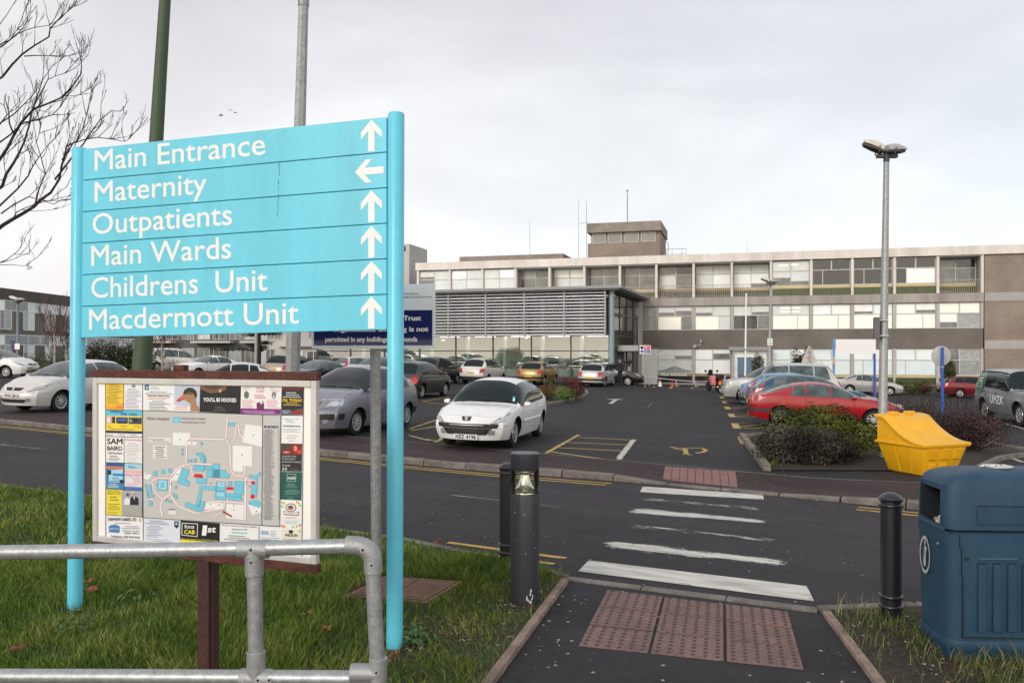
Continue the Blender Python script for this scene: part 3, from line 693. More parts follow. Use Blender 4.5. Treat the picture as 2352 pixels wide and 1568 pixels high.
# ------------------------------------------------------------------ map board
Lb, Rb = Vector((-2.328, 4.62, 0)), Vector((-.981, 4.12, 0)); bd = Rb-Lb; BW = bd.length; bdu = bd/BW; bn = Vector((-bdu.y, bdu.x, 0))
board = thing('map_board', 'rusty framed board with hospital map and adverts on one steel post', 'notice board', Lb, atan2(bd.y, bd.x))
def bpt(cx, cy):
    u = (220+cx/3.1362)*.93222; v = (900+cy/3.1362)*.93222; k = (u-UC)/FL
    d = bn.dot(Lb)/(bn.x*k + bn.y); P = Vector((k*d, d, 0)); return ((P-Lb).dot(bdu), EYE-(v-VH)/FL*d)
RUST = mat('rusty_steel', (.055, .014, .010), .75, col2=(.12, .032, .02), vscale=9, fine=.3, fscale=60, bump=.5)
RUSTP = mat('rusty_post', (.030, .016, .018), .7, col2=(.085, .018, .015), vscale=5, fine=.25, fscale=50, bump=.4, streak=True)
ALU = mat('anodised_frame', (.60, .585, .56), .4, var=.10, vscale=6, metal=.3)
PAPER = mat('board_paper', (.86, .86, .86), .5, coat=.6)
X0, X1 = bpt(45, 60)[0]-.005, bpt(1770, 60)[0]; ZT, ZB = 1.700, .690
mb = MB(); mb.b2((X0, -.022, ZT-.042), (X1+.004, .022, ZT)); mb.b2((X0+.40*BW, -.02, ZT), (X0+.40*BW+.075, .02, ZT+.030)); mb.build('top_channel', RUST, board, bev=.004)
mb = MB(); mb.b2((X0, -.022, ZB), (X1+.004, .022, ZB+.042)); mb.build('bottom_channel', RUST, board, bev=.004)
fz0, fz1 = ZB+.044, ZT-.044; fw = .034
mb = MB()
for a, b in (((X0+.002, fz0), (X0+fw, fz1)), ((X1-fw, fz0), (X1-.002, fz1)), ((X0+fw+.001, fz1-fw), (X1-fw-.001, fz1)), ((X0+fw+.001, fz0), (X1-fw-.001, fz0+fw))):
    mb.b2((a[0], -.018, a[1]), (b[0], .016, b[1]))
mb.build('frame', ALU, board, bev=.004)
mb = MB(); mb.b2((X0+fw+.002, -.006, fz0+fw+.001), (X1-fw-.002, .012, fz1-fw-.001)); mb.build('backing_sheet', PAPER, board)
mb = MB(); mb.b2((bpt(835, 1500)[0], .008, -.3), (bpt(945, 1500)[0], .062, ZB-.001)); mb.b2((bpt(835, 1500)[0]+.01, -.012, -.3), (bpt(945, 1500)[0]-.01, .007, ZB-.001)); mb.build('post', RUSTP, board, bev=.004)

class Print(MB):
    def __init__(s): super().__init__(); s.mats = []; s.rg = random.Random(11)
    def c(s, rgb):
        nm = 'print_%02x%02x%02x' % rgb
        m = mat(nm, tuple(q*.92 for q in srgb(*rgb)), .5, coat=.6)
        if m not in s.mats: s.mats.append(m)
        return s.mats.index(m)
    def F(s, cx, cy, l): x, z = bpt(cx, cy); return (x, -.0062-.0009*l, z)
    def P(s, pts, rgb, l=1): s.add([s.F(x, y, l) for x, y in pts], [tuple(range(len(pts)))], s.c(rgb))
    def R(s, x0, y0, x1, y1, rgb, l=1, sk=0.0): s.P([(x0, y0), (x0+sk*0, y1), (x1, y1), (x1, y0)], rgb, l)
    def Q(s, a, b, c, d, rgb, l=1): s.P([a, b, c, d], rgb, l)
    def L(s, x0, y0, x1, y1, n, rgb, l=2, sl=.02, wd=.36):
        for i in range(n):
            y = lerp(y0, y1, (i+.5)/n); h = (y1-y0)/n*wd/2; a = x0 + (x1-x0)*s.rg.choice([0, 0, .05, .15]); b = x1 - (x1-x0)*s.rg.uniform(0, .35)
            s.P([(a, y-h+(a-x0)*sl), (a, y+h+(a-x0)*sl), (b, y+h+(b-x0)*sl), (b, y-h+(b-x0)*sl)], rgb, l)
    def T(s, t, x0, y0, x1, cap, rgb, l=3, sl=.02, bold=0, slant=0):
        """t set on the baseline starting at (x0, y0), running to x1; sizes in photo units"""
        q = cap/.673; k = s.c(rgb); v, f = glyphs(t, round(bold*.8/q, 4)); a = min(p[0] for p in v); b = max(p[0] for p in v)
        s.add([s.F(x0+(p[0]-a)/(b-a)*(x1-x0)+slant*p[1]*q, y0+sl*(p[0]-a)*(x1-x0)/(b-a)-p[1]*q, l) for p in v], f, k)
    def line(s, pts, w_, rgb, l=2):
        for (a, b) in zip(pts[:-1], pts[1:]):
            d = Vector((b[0]-a[0], b[1]-a[1])); 
            if d.length < .1: continue
            d.normalize(); o = Vector((-d.y, d.x))*w_/2; e = d*w_*.25
            s.P([(a[0]-o.x-e.x, a[1]-o.y-e.y), (b[0]-o.x+e.x, b[1]-o.y+e.y), (b[0]+o.x+e.x, b[1]+o.y+e.y), (a[0]+o.x-e.x, a[1]+o.y-e.y)], rgb, l)
    def oval(s, cx, cy, rx, ry, rgb, l=2, n=14): s.P([(cx+rx*cos(2*pi*i/n), cy+ry*sin(2*pi*i/n)) for i in range(n)], rgb, l)
    def out(s, name): return s.build(name, s.mats, board)
# the sheet is slightly askew: left edge 130..1350, right edge 158..1475
GREY = (200, 199, 198); INK = (25, 25, 30)
p = Print(); p.P([(135, 128), (137, 1352), (1650, 1476), (1664, 156)], (238, 238, 240), 0.3); p.line([(135, 128), (137, 1352)], 4, INK, 3.6); p.line([(1664, 156), (1650, 1476)], 4, INK, 3.6); p.line([(135, 130), (1664, 158)], 4, INK, 3.6); p.line([(137, 1352), (1650, 1476)], 4, INK, 3.6); p.out('advert_sheet')
m_ = Print(); m_.P([(421, 346), (425, 1172), (1480, 1240), (1490, 384)], GREY)
m_.line([(421, 346), (425, 1172), (1480, 1240), (1490, 384), (421, 346)], 4, INK, 3.4); m_.line([(1348, 378), (1341, 1232)], 4, INK, 3.4)
m_.T('Ulster Hospital', 455, 418, 622, 22, (70, 70, 78)); m_.Q((653, 398), (653, 440), (712, 440), (712, 396), (105, 200, 228), 2); m_.T('HSC', 664, 430, 700, 18, (225, 240, 245))
m_.T('South Eastern Health', 722, 414, 906, 16, (90, 90, 98)); m_.T('and Social Care Trust', 722, 443, 904, 16, (90, 90, 98))
m_.T('INDEX', 1358, 480, 1472, 17, (35, 45, 120), bold=1)
m_.L(1352, 490, 1440, 1190, 120, (120, 120, 124), sl=.03, wd=.5); m_.L(1468, 490, 1478, 1190, 110, (120, 120, 124), wd=.5)
WR = (238, 238, 238); RD = (205, 120, 120)
for ol, cl, l in ((3.5, RD, 1.4), (0, WR, 1.7)):
    for pts, wd in (([(760, 565), (755, 765), (800, 755), (950, 762)], 10), ([(765, 562), (1060, 570), (1090, 600), (1100, 800), (1125, 845), (1190, 858), (1205, 840), (1210, 775)], 11), ([(1060, 568), (1075, 410)], 10), ([(1120, 580), (1130, 560), (1140, 460), (1155, 452), (1170, 530), (1195, 560)], 10),
                    ([(755, 765), (690, 785), (640, 850), (630, 990), (575, 1035), (555, 1080), (572, 1160)], 12), ([(630, 990), (690, 1080), (830, 1140), (900, 1125), (1050, 1100)], 11), ([(575, 1035), (510, 970), (490, 890), (530, 870), (640, 870)], 9),
                    ([(900, 1110), (920, 1050), (1050, 1045), (1200, 1060)], 10), ([(1052, 1045), (1050, 1100)], 8), ([(1215, 860), (1210, 1190)], 14), ([(990, 878), (1300, 886)], 7), ([(520, 1090), (500, 1030), (470, 1030)], 8), ([(960, 1170), (1050, 1115)], 8), ([(795, 770), (805, 840), (830, 850)], 7), ([(835, 640), (870, 610)], 7)):
        m_.line(pts, wd+ol*1.6, cl, l)
for q in ([(653, 516), (652, 612), (752, 620), (752, 590), (786, 560), (788, 520)], [(1215, 452), (1190, 590), (1342, 628), (1346, 470)], [(1118, 616), (1115, 800), (1130, 815), (1190, 818), (1200, 770), (1265, 780), (1266, 622)], [(690, 800), (640, 885), (690, 885), (725, 790)], [(765, 585), (765, 612), (838, 615), (838, 588)], [(1068, 1065), (1064, 1175), (1200, 1190), (1204, 1075)], [(915, 1055), (900, 1110), (1045, 1100), (1045, 1060)], [(1230, 1060), (1265, 1155), (1335, 1130), (1330, 1080)], [(435, 825), (432, 870), (465, 880), (490, 845)]):
    m_.P(q, WR, 1.9)
for q in ([(468, 553), (468, 590), (640, 594), (640, 556)], [(502, 615), (500, 715), (612, 720), (612, 618)], [(622, 1100), (620, 1145), (678, 1150), (678, 1104)]): m_.P(q, (228, 228, 230), 1.9)
m_.L(515, 620, 605, 712, 6, (90, 90, 95), 2.6); m_.L(475, 560, 630, 588, 3, (120, 120, 125), 2.6)
BB = (112, 200, 226)
bl = [[(728, 790), (688, 905), (780, 932), (785, 890), (755, 880), (782, 805)], [(818, 766), (815, 810), (895, 815), (898, 770)], [(835, 672), (835, 692), (860, 692), (875, 745), (900, 750), (905, 742), (890, 690), (888, 675)], [(895, 695), (900, 745), (912, 745), (905, 695)], [(965, 755), (962, 860), (1015, 862), (1015, 758)], [(900, 775), (900, 800), (965, 802), (965, 778)], [(918, 808), (915, 862), (1090, 868), (1092, 836), (1062, 832), (1062, 806), (1015, 802)],
      [(840, 862), (838, 910), (912, 912), (918, 872)], [(862, 928), (860, 955), (990, 962), (990, 932)], [(990, 895), (985, 962), (1060, 965), (1060, 900)], [(1082, 890), (1080, 925), (1110, 928), (1110, 892)], [(1132, 888), (1130, 990), (1200, 995), (1204, 892)], [(980, 966), (978, 1030), (1062, 1038), (1064, 970)], [(1066, 985), (1066, 1010), (1180, 1015), (1180, 995)], [(1082, 1010), (1080, 1035), (1188, 1042), (1190, 1015)],
      [(860, 962), (832, 1078), (862, 1085), (882, 966)], [(758, 1050), (748, 1082), (868, 1132), (880, 1130), (900, 1050), (870, 1040), (852, 1088)], [(1262, 890), (1260, 1015), (1300, 1018), (1308, 895)], [(1245, 838), (1240, 862), (1300, 885), (1335, 830), (1322, 818), (1295, 852)], [(1245, 1045), (1238, 1068), (1322, 1095), (1332, 1060), (1305, 1035)], [(538, 878), (535, 962), (612, 966), (614, 882)], [(470, 918), (478, 988), (495, 990), (486, 920)], [(440, 915), (455, 1000), (468, 1000), (452, 915)], [(455, 995), (455, 1018), (515, 1010), (515, 998)], [(470, 1040), (468, 1080), (495, 1085), (497, 1045)],
      [(868, 590), (868, 612), (884, 612), (884, 590)], [(1085, 440), (1083, 465), (1133, 468), (1135, 442)], [(768, 722), (768, 742), (800, 745), (800, 724)], [(815, 720), (815, 748), (835, 748), (835, 718)], [(718, 642), (718, 652), (738, 652), (738, 642)], [(722, 668), (722, 692), (734, 692), (734, 668)], [(505, 818), (500, 845), (530, 850), (535, 812)], [(570, 800), (565, 832), (588, 835), (592, 805)], [(622, 792), (620, 825), (645, 828), (650, 795)], [(655, 980), (660, 1010), (690, 1028), (692, 1000)], [(670, 925), (668, 945), (682, 948), (686, 925)], [(600, 1022), (594, 1045), (604, 1048), (612, 1026)], [(618, 1035), (615, 1050), (645, 1060), (648, 1048)]]
for q in bl: m_.P(q, BB, 2.3); m_.line(q+[q[0]], 2, (70, 130, 160), 2.5)
for q in ([(555, 890), (553, 945), (600, 950), (600, 895)], [(1010, 905), (1008, 925), (1050, 928), (1050, 908)], [(1000, 985), (1000, 1000), (1045, 1002), (1045, 988)]): m_.line(q+[q[0]], 5, (225, 240, 245), 2.7)
for q in ([(820, 835), (818, 862), (888, 866), (880, 836)], [(1068, 935), (1066, 955), (1122, 958), (1122, 937)], [(1262, 890), (1262, 918), (1290, 915), (1285, 892)], [(1258, 992), (1252, 1020), (1270, 1028), (1288, 1015), (1285, 995)], [(1222, 885), (1221, 918), (1226, 918), (1227, 886)]): m_.P(q, (212, 22, 36), 2.8)
m_.P([(1040, 1115), (1036, 1130), (1108, 1170), (1113, 1158)], (170, 52, 50), 2.8)
for x, y in ((708, 570), (1275, 538), (1190, 688), (800, 596), (450, 838), (688, 838), (943, 1068), (1012, 1075), (1125, 1080), (1125, 1112), (1300, 1125), (640, 912), (948, 905), (527, 915), (1245, 930)): m_.oval(x, y, 5, 6, (110, 110, 115), 2.6, 8)
m_.P([(622, 1104), (622, 1112), (675, 1114), (675, 1106)], (60, 60, 66), 3)
for y in (540, 640, 740, 840, 940, 1040, 1140): m_.line([(425, y), (1345, y+25)], 1.2, (186, 186, 188), 1.2)
for x in (560, 690, 830, 960, 1090, 1220): m_.line([(x, 500), (x-4, 1195)], 1.2, (186, 186, 188), 1.2)
m_.out('map')
# ---- adverts round the map
def advert(fn, name='advert'):
    a = Print(); fn(a); a.out(name)
def a1(a): a.P([(137, 131), (137, 338), (272, 340), (274, 134)], (246, 208, 60)); a.P([(137, 305), (137, 338), (272, 340), (273, 285), (210, 310)], (248, 168, 40), 1.6); a.L(145, 140, 262, 300, 14, (150, 120, 30)); a.T('active', 216, 326, 266, 14, (200, 70, 40))
def a2(a): a.P([(277, 134), (276, 340), (418, 344), (420, 137)], (240, 240, 242)); a.L(285, 175, 412, 336, 15, (150, 155, 180)); a.T('GB', 337, 166, 364, 15, (60, 70, 140), bold=1); a.line([(135, 340), (420, 346)], 4, INK, 3); a.line([(275, 132), (274, 340)], 3, INK, 3); a.line([(421, 137), (420, 1172)], 4, INK, 3)
def a3(a):
    a.P([(423, 140), (422, 345), (785, 354), (864, 150)], (240, 241, 243)); a.P([(665, 145), (664, 310), (786, 320), (786, 352), (856, 356), (864, 150)], (196, 206, 224), 1.3); a.P([(437, 146), (436, 188), (468, 189), (469, 147)], (30, 110, 125), 2); a.P([(446, 178), (455, 155), (462, 178)], (230, 240, 240), 2.6)
    a.L(475, 160, 560, 188, 3, (150, 170, 190)); a.T('Castle Espie Wetland Centre', 456, 236, 630, 12, (60, 60, 66), bold=.6); a.L(440, 196, 655, 222, 2, (130, 130, 136)); a.L(455, 242, 640, 262, 2, (215, 120, 125)); a.L(470, 268, 640, 345, 7, (110, 110, 116))
    # a duckling's head in profile
    a.P([(790, 352), (792, 300), (775, 285), (735, 262), (730, 225), (742, 190), (772, 170), (805, 172), (834, 195), (842, 230), (832, 262), (838, 300), (856, 325), (856, 354)], (172, 130, 96), 2); a.P([(735, 215), (742, 190), (772, 170), (805, 172), (834, 195), (842, 230), (828, 255), (815, 215), (780, 205), (745, 222)], (44, 36, 34), 2.4); a.P([(745, 222), (780, 207), (815, 217), (820, 228), (780, 222)], (120, 95, 72), 2.8); a.P([(736, 222), (684, 262), (680, 275), (700, 280), (735, 262), (748, 248)], (216, 108, 92), 2.6); a.P([(690, 270), (735, 255), (745, 250), (735, 262), (702, 280)], (165, 70, 66), 2.9); a.oval(785, 218, 7, 6, (12, 12, 14), 3.2, 10)
    a.P([(664, 305), (664, 352), (786, 354), (786, 318)], (240, 238, 240), 1.8); a.L(668, 310, 786, 345, 2, (225, 120, 120), 2.6, wd=.3)
def a4(a): a.P([(865, 150), (858, 358), (1176, 372), (1180, 155)], (22, 20, 26)); a.P([(868, 150), (866, 180), (940, 215), (1010, 208), (1060, 190), (1075, 153)], (120, 90, 52), 1.5); a.P([(900, 150), (910, 175), (970, 190), (1030, 170), (1040, 152)], (86, 66, 44), 1.9); a.T("YOU'LL BE HOOKED", 890, 276, 1145, 27, (245, 245, 245), bold=1.5); a.P([(1008, 182), (1020, 212), (1034, 184), (1022, 192)], (220, 200, 205), 2.5); a.oval(1022, 182, 12, 7, (190, 60, 60), 2.2, 10); a.L(960, 312, 1070, 355, 3, (120, 120, 128), wd=.25)
def a5(a): a.P([(1180, 155), (1174, 372), (1486, 378), (1492, 158)], (240, 238, 241)); a.P([(1176, 330), (1174, 372), (1486, 378), (1488, 336)], (128, 38, 128), 1.6); a.T('HOME', 1298, 182, 1362, 16, (220, 90, 90)); a.T('START', 1298, 206, 1362, 16, (220, 90, 90)); a.oval(1222, 226, 20, 30, (120, 110, 118), 2, 12); a.oval(1216, 236, 12, 16, (60, 130, 90), 2.4, 10); a.oval(1434, 230, 18, 28, (150, 125, 130), 2, 12); a.oval(1436, 242, 9, 12, (200, 205, 225), 2.4, 10); a.L(1265, 222, 1392, 255, 2, (214, 50, 60), wd=.4); a.L(1195, 170, 1260, 200, 3, (170, 130, 150), sl=-.5, wd=.25); a.L(1400, 165, 1480, 200, 3, (170, 130, 150), sl=.35, wd=.25); a.L(1188, 262, 1290, 330, 6, (220, 140, 150)); a.L(1375, 262, 1480, 330, 6, (220, 140, 150)); a.P([(1300, 290), (1302, 340), (1358, 342), (1358, 292), (1345, 268), (1328, 280)], (110, 40, 90), 2.3); a.oval(1338, 284, 10, 16, (225, 215, 235), 2.7, 10); a.L(1190, 345, 1480, 370, 2, (225, 190, 225), 2.4, wd=.3)
def a6(a): a.P([(1494, 160), (1488, 380), (1658, 382), (1664, 162)], (34, 34, 40)); a.P([(1496, 166), (1496, 186), (1655, 190), (1656, 168)], (120, 28, 44), 1.7); a.L(1505, 200, 1650, 250, 3, (215, 215, 220), wd=.35); a.T('OIL TODAY', 1500, 278, 1654, 21, (250, 214, 40), bold=1); a.L(1505, 284, 1650, 310, 2, (240, 205, 60), wd=.3); a.P([(1490, 345), (1488, 378), (1658, 380), (1660, 330), (1580, 350)], (96, 100, 112), 1.7); a.P([(1570, 352), (1568, 372), (1652, 376), (1654, 340)], (150, 40, 46), 2.2); a.L(1494, 340, 1570, 372, 3, (190, 195, 205), 2.6, wd=.3)
def a7(a): a.P([(1492, 384), (1488, 594), (1654, 598), (1658, 388)], (240, 240, 241)); a.T("Alzheimer's", 1515, 420, 1590, 14, (110, 190, 215)); a.T('Society', 1535, 438, 1588, 14, (110, 190, 215)); a.L(1590, 400, 1640, 418, 2, (150, 215, 190)); a.T('Dementia Support Service', 1505, 470, 1640, 10, (60, 60, 64), bold=.7); a.L(1500, 485, 1645, 515, 3, (170, 170, 174)); a.L(1530, 530, 1620, 590, 3, (140, 140, 146), wd=.2); a.line([(1488, 384), (1480, 1240)], 4, INK, 3); a.line([(1490, 382), (1660, 386)], 4, INK, 3)
def a8(a): a.P([(1487, 600), (1484, 815), (1648, 820), (1652, 604)], (38, 37, 42)); a.P([(1490, 606), (1489, 685), (1650, 690), (1652, 608)], (130, 40, 38), 1.6); a.P([(1490, 606), (1490, 650), (1560, 640), (1570, 607)], (80, 64, 60), 2); a.oval(1600, 640, 14, 22, (235, 140, 120), 2.2, 10); a.oval(1630, 665, 20, 18, (225, 52, 46), 2.1, 10); a.oval(1530, 668, 26, 8, (200, 150, 140), 2.3, 10); a.T('the perfect venue', 1498, 704, 1608, 14, (215, 215, 218)); a.T('for lunch, dinner,', 1498, 724, 1602, 14, (215, 215, 218)); a.T('parties & all occasions', 1498, 746, 1644, 14, (215, 215, 218)); a.T('Thai Garden', 1498, 776, 1560, 14, (235, 235, 235)); a.L(1540, 790, 1648, 815, 3, (120, 120, 124), wd=.25); a.P([(1498, 786), (1498, 808), (1512, 808), (1512, 786)], (170, 170, 172), 2); a.P([(1518, 786), (1518, 808), (1536, 808), (1536, 786)], (170, 170, 172), 2)
def a9(a): a.P([(1484, 818), (1482, 1032), (1646, 1040), (1650, 822)], (16, 84, 78)); q = [(1536, 834), (1535, 892), (1602, 894), (1604, 838)]; a.line(q+[q[0]], 3, (190, 215, 212), 2.4); a.T('nosh', 1542, 876, 1600, 24, (235, 242, 240), bold=1); a.L(1520, 905, 1620, 940, 3, (130, 175, 170), wd=.3); a.L(1515, 950, 1640, 995, 4, (130, 175, 170), wd=.3); a.line([(1498, 1004), (1640, 1010)], 1.5, (110, 160, 155), 2.4); a.L(1530, 1014, 1610, 1034, 2, (120, 170, 165), wd=.3)
def a10(a):
    a.P([(1486, 1036), (1482, 1246), (1646, 1255), (1650, 1044)], (240, 240, 238)); rg = random.Random(8)
    for x, y in ((1500, 1055), (1515, 1062), (1498, 1085), (1625, 1062), (1636, 1080), (1612, 1052), (1495, 1235), (1512, 1240), (1580, 1244), (1610, 1240), (1635, 1232)): a.oval(x, y, 9, 9, rg.choice([(236, 120, 70), (150, 200, 70), (240, 190, 60), (90, 180, 210), (220, 90, 110), (250, 160, 60)]), 2, 8)
    a.oval(1565, 1095, 42, 34, (60, 56, 58), 2, 18); a.oval(1565, 1095, 36, 28, (232, 228, 222), 2.4, 18); a.oval(1562, 1096, 24, 18, (196, 110, 108), 2.7, 12); a.oval(1566, 1088, 16, 9, (66, 60, 62), 3, 10); a.P([(1505, 1118), (1512, 1150), (1622, 1156), (1628, 1124), (1570, 1136)], (70, 64, 66), 2.6); a.P([(1510, 1122), (1516, 1144), (1618, 1150), (1622, 1128), (1570, 1140)], (236, 234, 230), 2.9); a.L(1500, 1162, 1640, 1182, 2, (220, 120, 120), wd=.3); a.L(1505, 1190, 1640, 1222, 3, (140, 170, 200), wd=.3)
for f_ in (a1, a2, a3, a4, a5, a6, a7, a8, a9, a10): advert(f_)
def b1(a):
    a.P([(137, 341), (137, 545), (415, 552), (417, 347)], (244, 218, 66)); a.P([(137, 341), (137, 386), (415, 392), (417, 347)], (98, 196, 226), 1.5); a.T('WIRED', 168, 362, 272, 14, (50, 70, 100), bold=.6); a.T('OR LESS', 252, 382, 378, 15, (50, 70, 100), bold=.6)
    a.P([(140, 392), (140, 445), (208, 446), (210, 394)], (200, 160, 160), 1.7); a.P([(146, 398), (146, 440), (172, 440), (172, 398)], (235, 235, 230), 2); a.P([(186, 395), (186, 444), (207, 444), (208, 395)], (40, 40, 56), 2); a.P([(217, 398), (217, 446), (305, 448), (306, 400)], (20, 22, 34), 1.8); a.P([(224, 404), (224, 432), (298, 434), (299, 406)], (66, 96, 165), 2.2); a.P([(312, 400), (312, 450), (413, 452), (414, 402)], (56, 62, 84), 1.8); a.oval(330, 425, 10, 12, (160, 170, 190), 2.2, 10); a.P([(345, 412), (345, 432), (385, 434), (385, 414)], (25, 28, 40), 2.2)
    a.L(142, 458, 190, 480, 2, (220, 120, 40), wd=.35); a.L(240, 458, 310, 480, 2, (220, 120, 40), wd=.35); a.L(350, 460, 408, 482, 2, (220, 120, 40), wd=.35); a.L(165, 482, 405, 496, 1, (120, 100, 30), wd=.3); a.P([(137, 500), (137, 520), (415, 527), (415, 507)], (42, 40, 90), 1.8); a.P([(137, 521), (137, 545), (415, 552), (415, 528)], (236, 236, 238), 1.8)
    for x, s_, c_ in ((140, 'Navman', (60, 60, 66)), (235, 'Clarion', (60, 60, 66)), (322, 'Kenwood', (60, 60, 66))): a.T(s_, x, 540, x+52, 10, c_, 2.6)
    a.line([(136, 546), (416, 553)], 4, INK, 3)
def b2(a): a.P([(137, 548), (138, 745), (276, 748), (278, 552)], (240, 240, 241)); a.T('SAM', 147, 604, 266, 42, (22, 22, 26), bold=1.5); a.T('BAIRD', 149, 653, 264, 32, (22, 22, 26), bold=.8); a.T('OPTICIAN', 154, 682, 262, 14, (40, 40, 44), bold=.4); a.L(148, 690, 255, 738, 4, (90, 90, 95), wd=.35)
def b3(a): a.P([(280, 553), (279, 748), (414, 756), (416, 556)], (238, 236, 236)); a.T('Trinity Housing', 287, 578, 410, 14, (190, 80, 100), slant=.1); a.L(288, 592, 408, 700, 9, (180, 178, 182), wd=.3); a.L(300, 708, 400, 748, 4, (190, 188, 192), wd=.3); a.line([(278, 552), (279, 955)], 3, INK, 3); a.line([(137, 746), (416, 757)], 4, INK, 3)
def b4(a): a.P([(139, 748), (140, 950), (278, 955), (279, 752)], (62, 130, 178)); a.P([(140, 752), (140, 772), (276, 776), (276, 756)], (40, 92, 150), 1.5); a.P([(142, 776), (142, 796), (270, 800), (270, 780)], (226, 120, 80), 1.8); a.P([(160, 806), (160, 898), (240, 902), (268, 880), (268, 800)], (170, 216, 236), 1.6); a.P([(148, 806), (148, 840), (178, 842), (178, 808)], (28, 38, 58), 2.2); a.P([(190, 830), (190, 850), (268, 854), (268, 834)], (60, 140, 190), 2.2); a.L(170, 858, 262, 898, 3, (50, 100, 150), 2.5, wd=.35); a.P([(245, 880), (245, 905), (274, 906), (274, 880)], (26, 34, 60), 2.6); a.L(150, 906, 240, 945, 3, (215, 235, 245), 2.2, wd=.35)
def b5(a): a.P([(281, 756), (280, 955), (414, 962), (416, 760)], (226, 222, 230)); a.P([(281, 756), (281, 800), (415, 806), (416, 760)], (170, 212, 230), 1.5); a.T('Water', 305, 790, 368, 20, (60, 140, 190), slant=.2); a.P([(281, 806), (281, 826), (415, 832), (415, 812)], (240, 180, 150), 1.6); a.P([(281, 832), (281, 848), (415, 854), (415, 838)], (216, 170, 216), 1.6); a.line([(290, 848), (320, 850), (352, 870), (356, 892)], 3, (90, 160, 110), 2.5); a.L(355, 850, 412, 905, 5, (220, 120, 140), wd=.3); a.L(286, 905, 410, 930, 3, (220, 130, 150), wd=.3); a.P([(281, 932), (280, 955), (414, 962), (414, 938)], (70, 120, 190), 1.7); a.line([(138, 950), (416, 964)], 4, INK, 3)
def b6(a): a.P([(140, 952), (141, 1150), (258, 1154), (260, 956)], (238, 218, 66)); a.T("Amy's Chinese", 152, 974, 248, 13, (90, 90, 30)); a.T('Medicine Clinic', 150, 992, 254, 13, (90, 90, 30)); a.L(152, 1002, 250, 1045, 2, (100, 95, 30), wd=.3); a.L(150, 1060, 250, 1115, 4, (110, 100, 30), wd=.3); a.L(150, 1122, 250, 1145, 2, (150, 130, 40), wd=.3)
def b7(a):
    a.P([(261, 957), (260, 1156), (418, 1166), (416, 964)], (168, 170, 190)); a.P([(261, 1070), (260, 1156), (418, 1166), (417, 1075)], (170, 168, 166), 1.5)
    a.P([(275, 1072), (282, 1030), (296, 1018), (318, 1022), (324, 1040), (322, 1074)], (232, 232, 236), 2); a.oval(306, 1005, 9, 13, (196, 150, 128), 2.5, 10); a.P([(296, 1008), (296, 990), (306, 984), (318, 992), (318, 1008), (312, 996)], (36, 28, 26), 2.8)
    a.P([(322, 1074), (326, 1022), (342, 1008), (372, 1010), (388, 1026), (390, 1076)], (30, 30, 38), 2.2); a.P([(350, 1010), (356, 1040), (362, 1010)], (230, 230, 234), 2.6); a.oval(346, 988, 12, 16, (206, 164, 142), 2.6, 10); a.P([(334, 982), (338, 970), (352, 968), (358, 982), (350, 976)], (214, 210, 206), 2.9); a.line([(138, 1150), (420, 1168)], 4, INK, 3)
def c1(a): a.P([(140, 1156), (141, 1348), (424, 1370), (424, 1172)], (238, 239, 241)); a.T('FARMVIEW DAIRIES LTD', 156, 1196, 372, 22, (70, 70, 76), bold=.8, sl=.01); a.P([(392, 1178), (392, 1202), (410, 1203), (410, 1179)], (210, 190, 60), 2); a.L(170, 1208, 395, 1222, 1, (130, 130, 136)); a.P([(158, 1240), (162, 1285), (242, 1290), (245, 1242), (218, 1226), (185, 1226)], (70, 130, 190), 2); a.T('FARMVIEW', 164, 1264, 240, 11, (235, 240, 245), 2.6); a.L(258, 1232, 410, 1262, 2, (120, 120, 130), wd=.35); a.T('ORDER BY CALLING', 268, 1280, 395, 11, (90, 90, 96)); a.T('02890 448553', 282, 1298, 394, 13, (80, 80, 88)); a.T('Telephone: 028 9044 8553', 174, 1322, 402, 15, (66, 66, 76), bold=.4, sl=.05); a.T('Facsimile: 028 9044 9120', 178, 1346, 398, 15, (66, 66, 76), bold=.4, sl=.06)
def c2(a): a.P([(427, 1174), (427, 1372), (708, 1390), (712, 1194)], (222, 228, 240)); a.L(442, 1186, 640, 1222, 3, (110, 120, 150), sl=.06); a.L(450, 1230, 580, 1325, 8, (140, 150, 180)); a.L(440, 1330, 690, 1380, 4, (130, 140, 170), sl=.06, wd=.3); a.P([(665, 1198), (664, 1240), (684, 1256), (698, 1242), (700, 1202)], (32, 46, 96), 2); a.P([(674, 1210), (674, 1228), (690, 1230), (690, 1212)], (190, 200, 220), 2.5)
def c3(a): a.P([(712, 1194), (708, 1340), (1014, 1366), (1016, 1216)], (20, 19, 21)); a.P([(708, 1341), (707, 1420), (1012, 1440), (1014, 1367)], (246, 226, 62)); q = [(726, 1214), (724, 1306), (842, 1318), (846, 1220)]; a.line(q+[q[0]], 5, (235, 235, 235), 2.4); a.T('fona', 744, 1254, 822, 28, (240, 240, 240), bold=.6); a.T('CAB', 742, 1296, 826, 28, (246, 230, 70), bold=1.4); a.T('1', 878, 1308, 912, 74, (245, 245, 245), bold=2.5, slant=.12); a.T('st', 922, 1284, 986, 46, (245, 245, 245), bold=2, slant=.12); a.T('We only charge from Hospital to drop', 722, 1340, 1000, 13, (236, 218, 70), sl=.06)
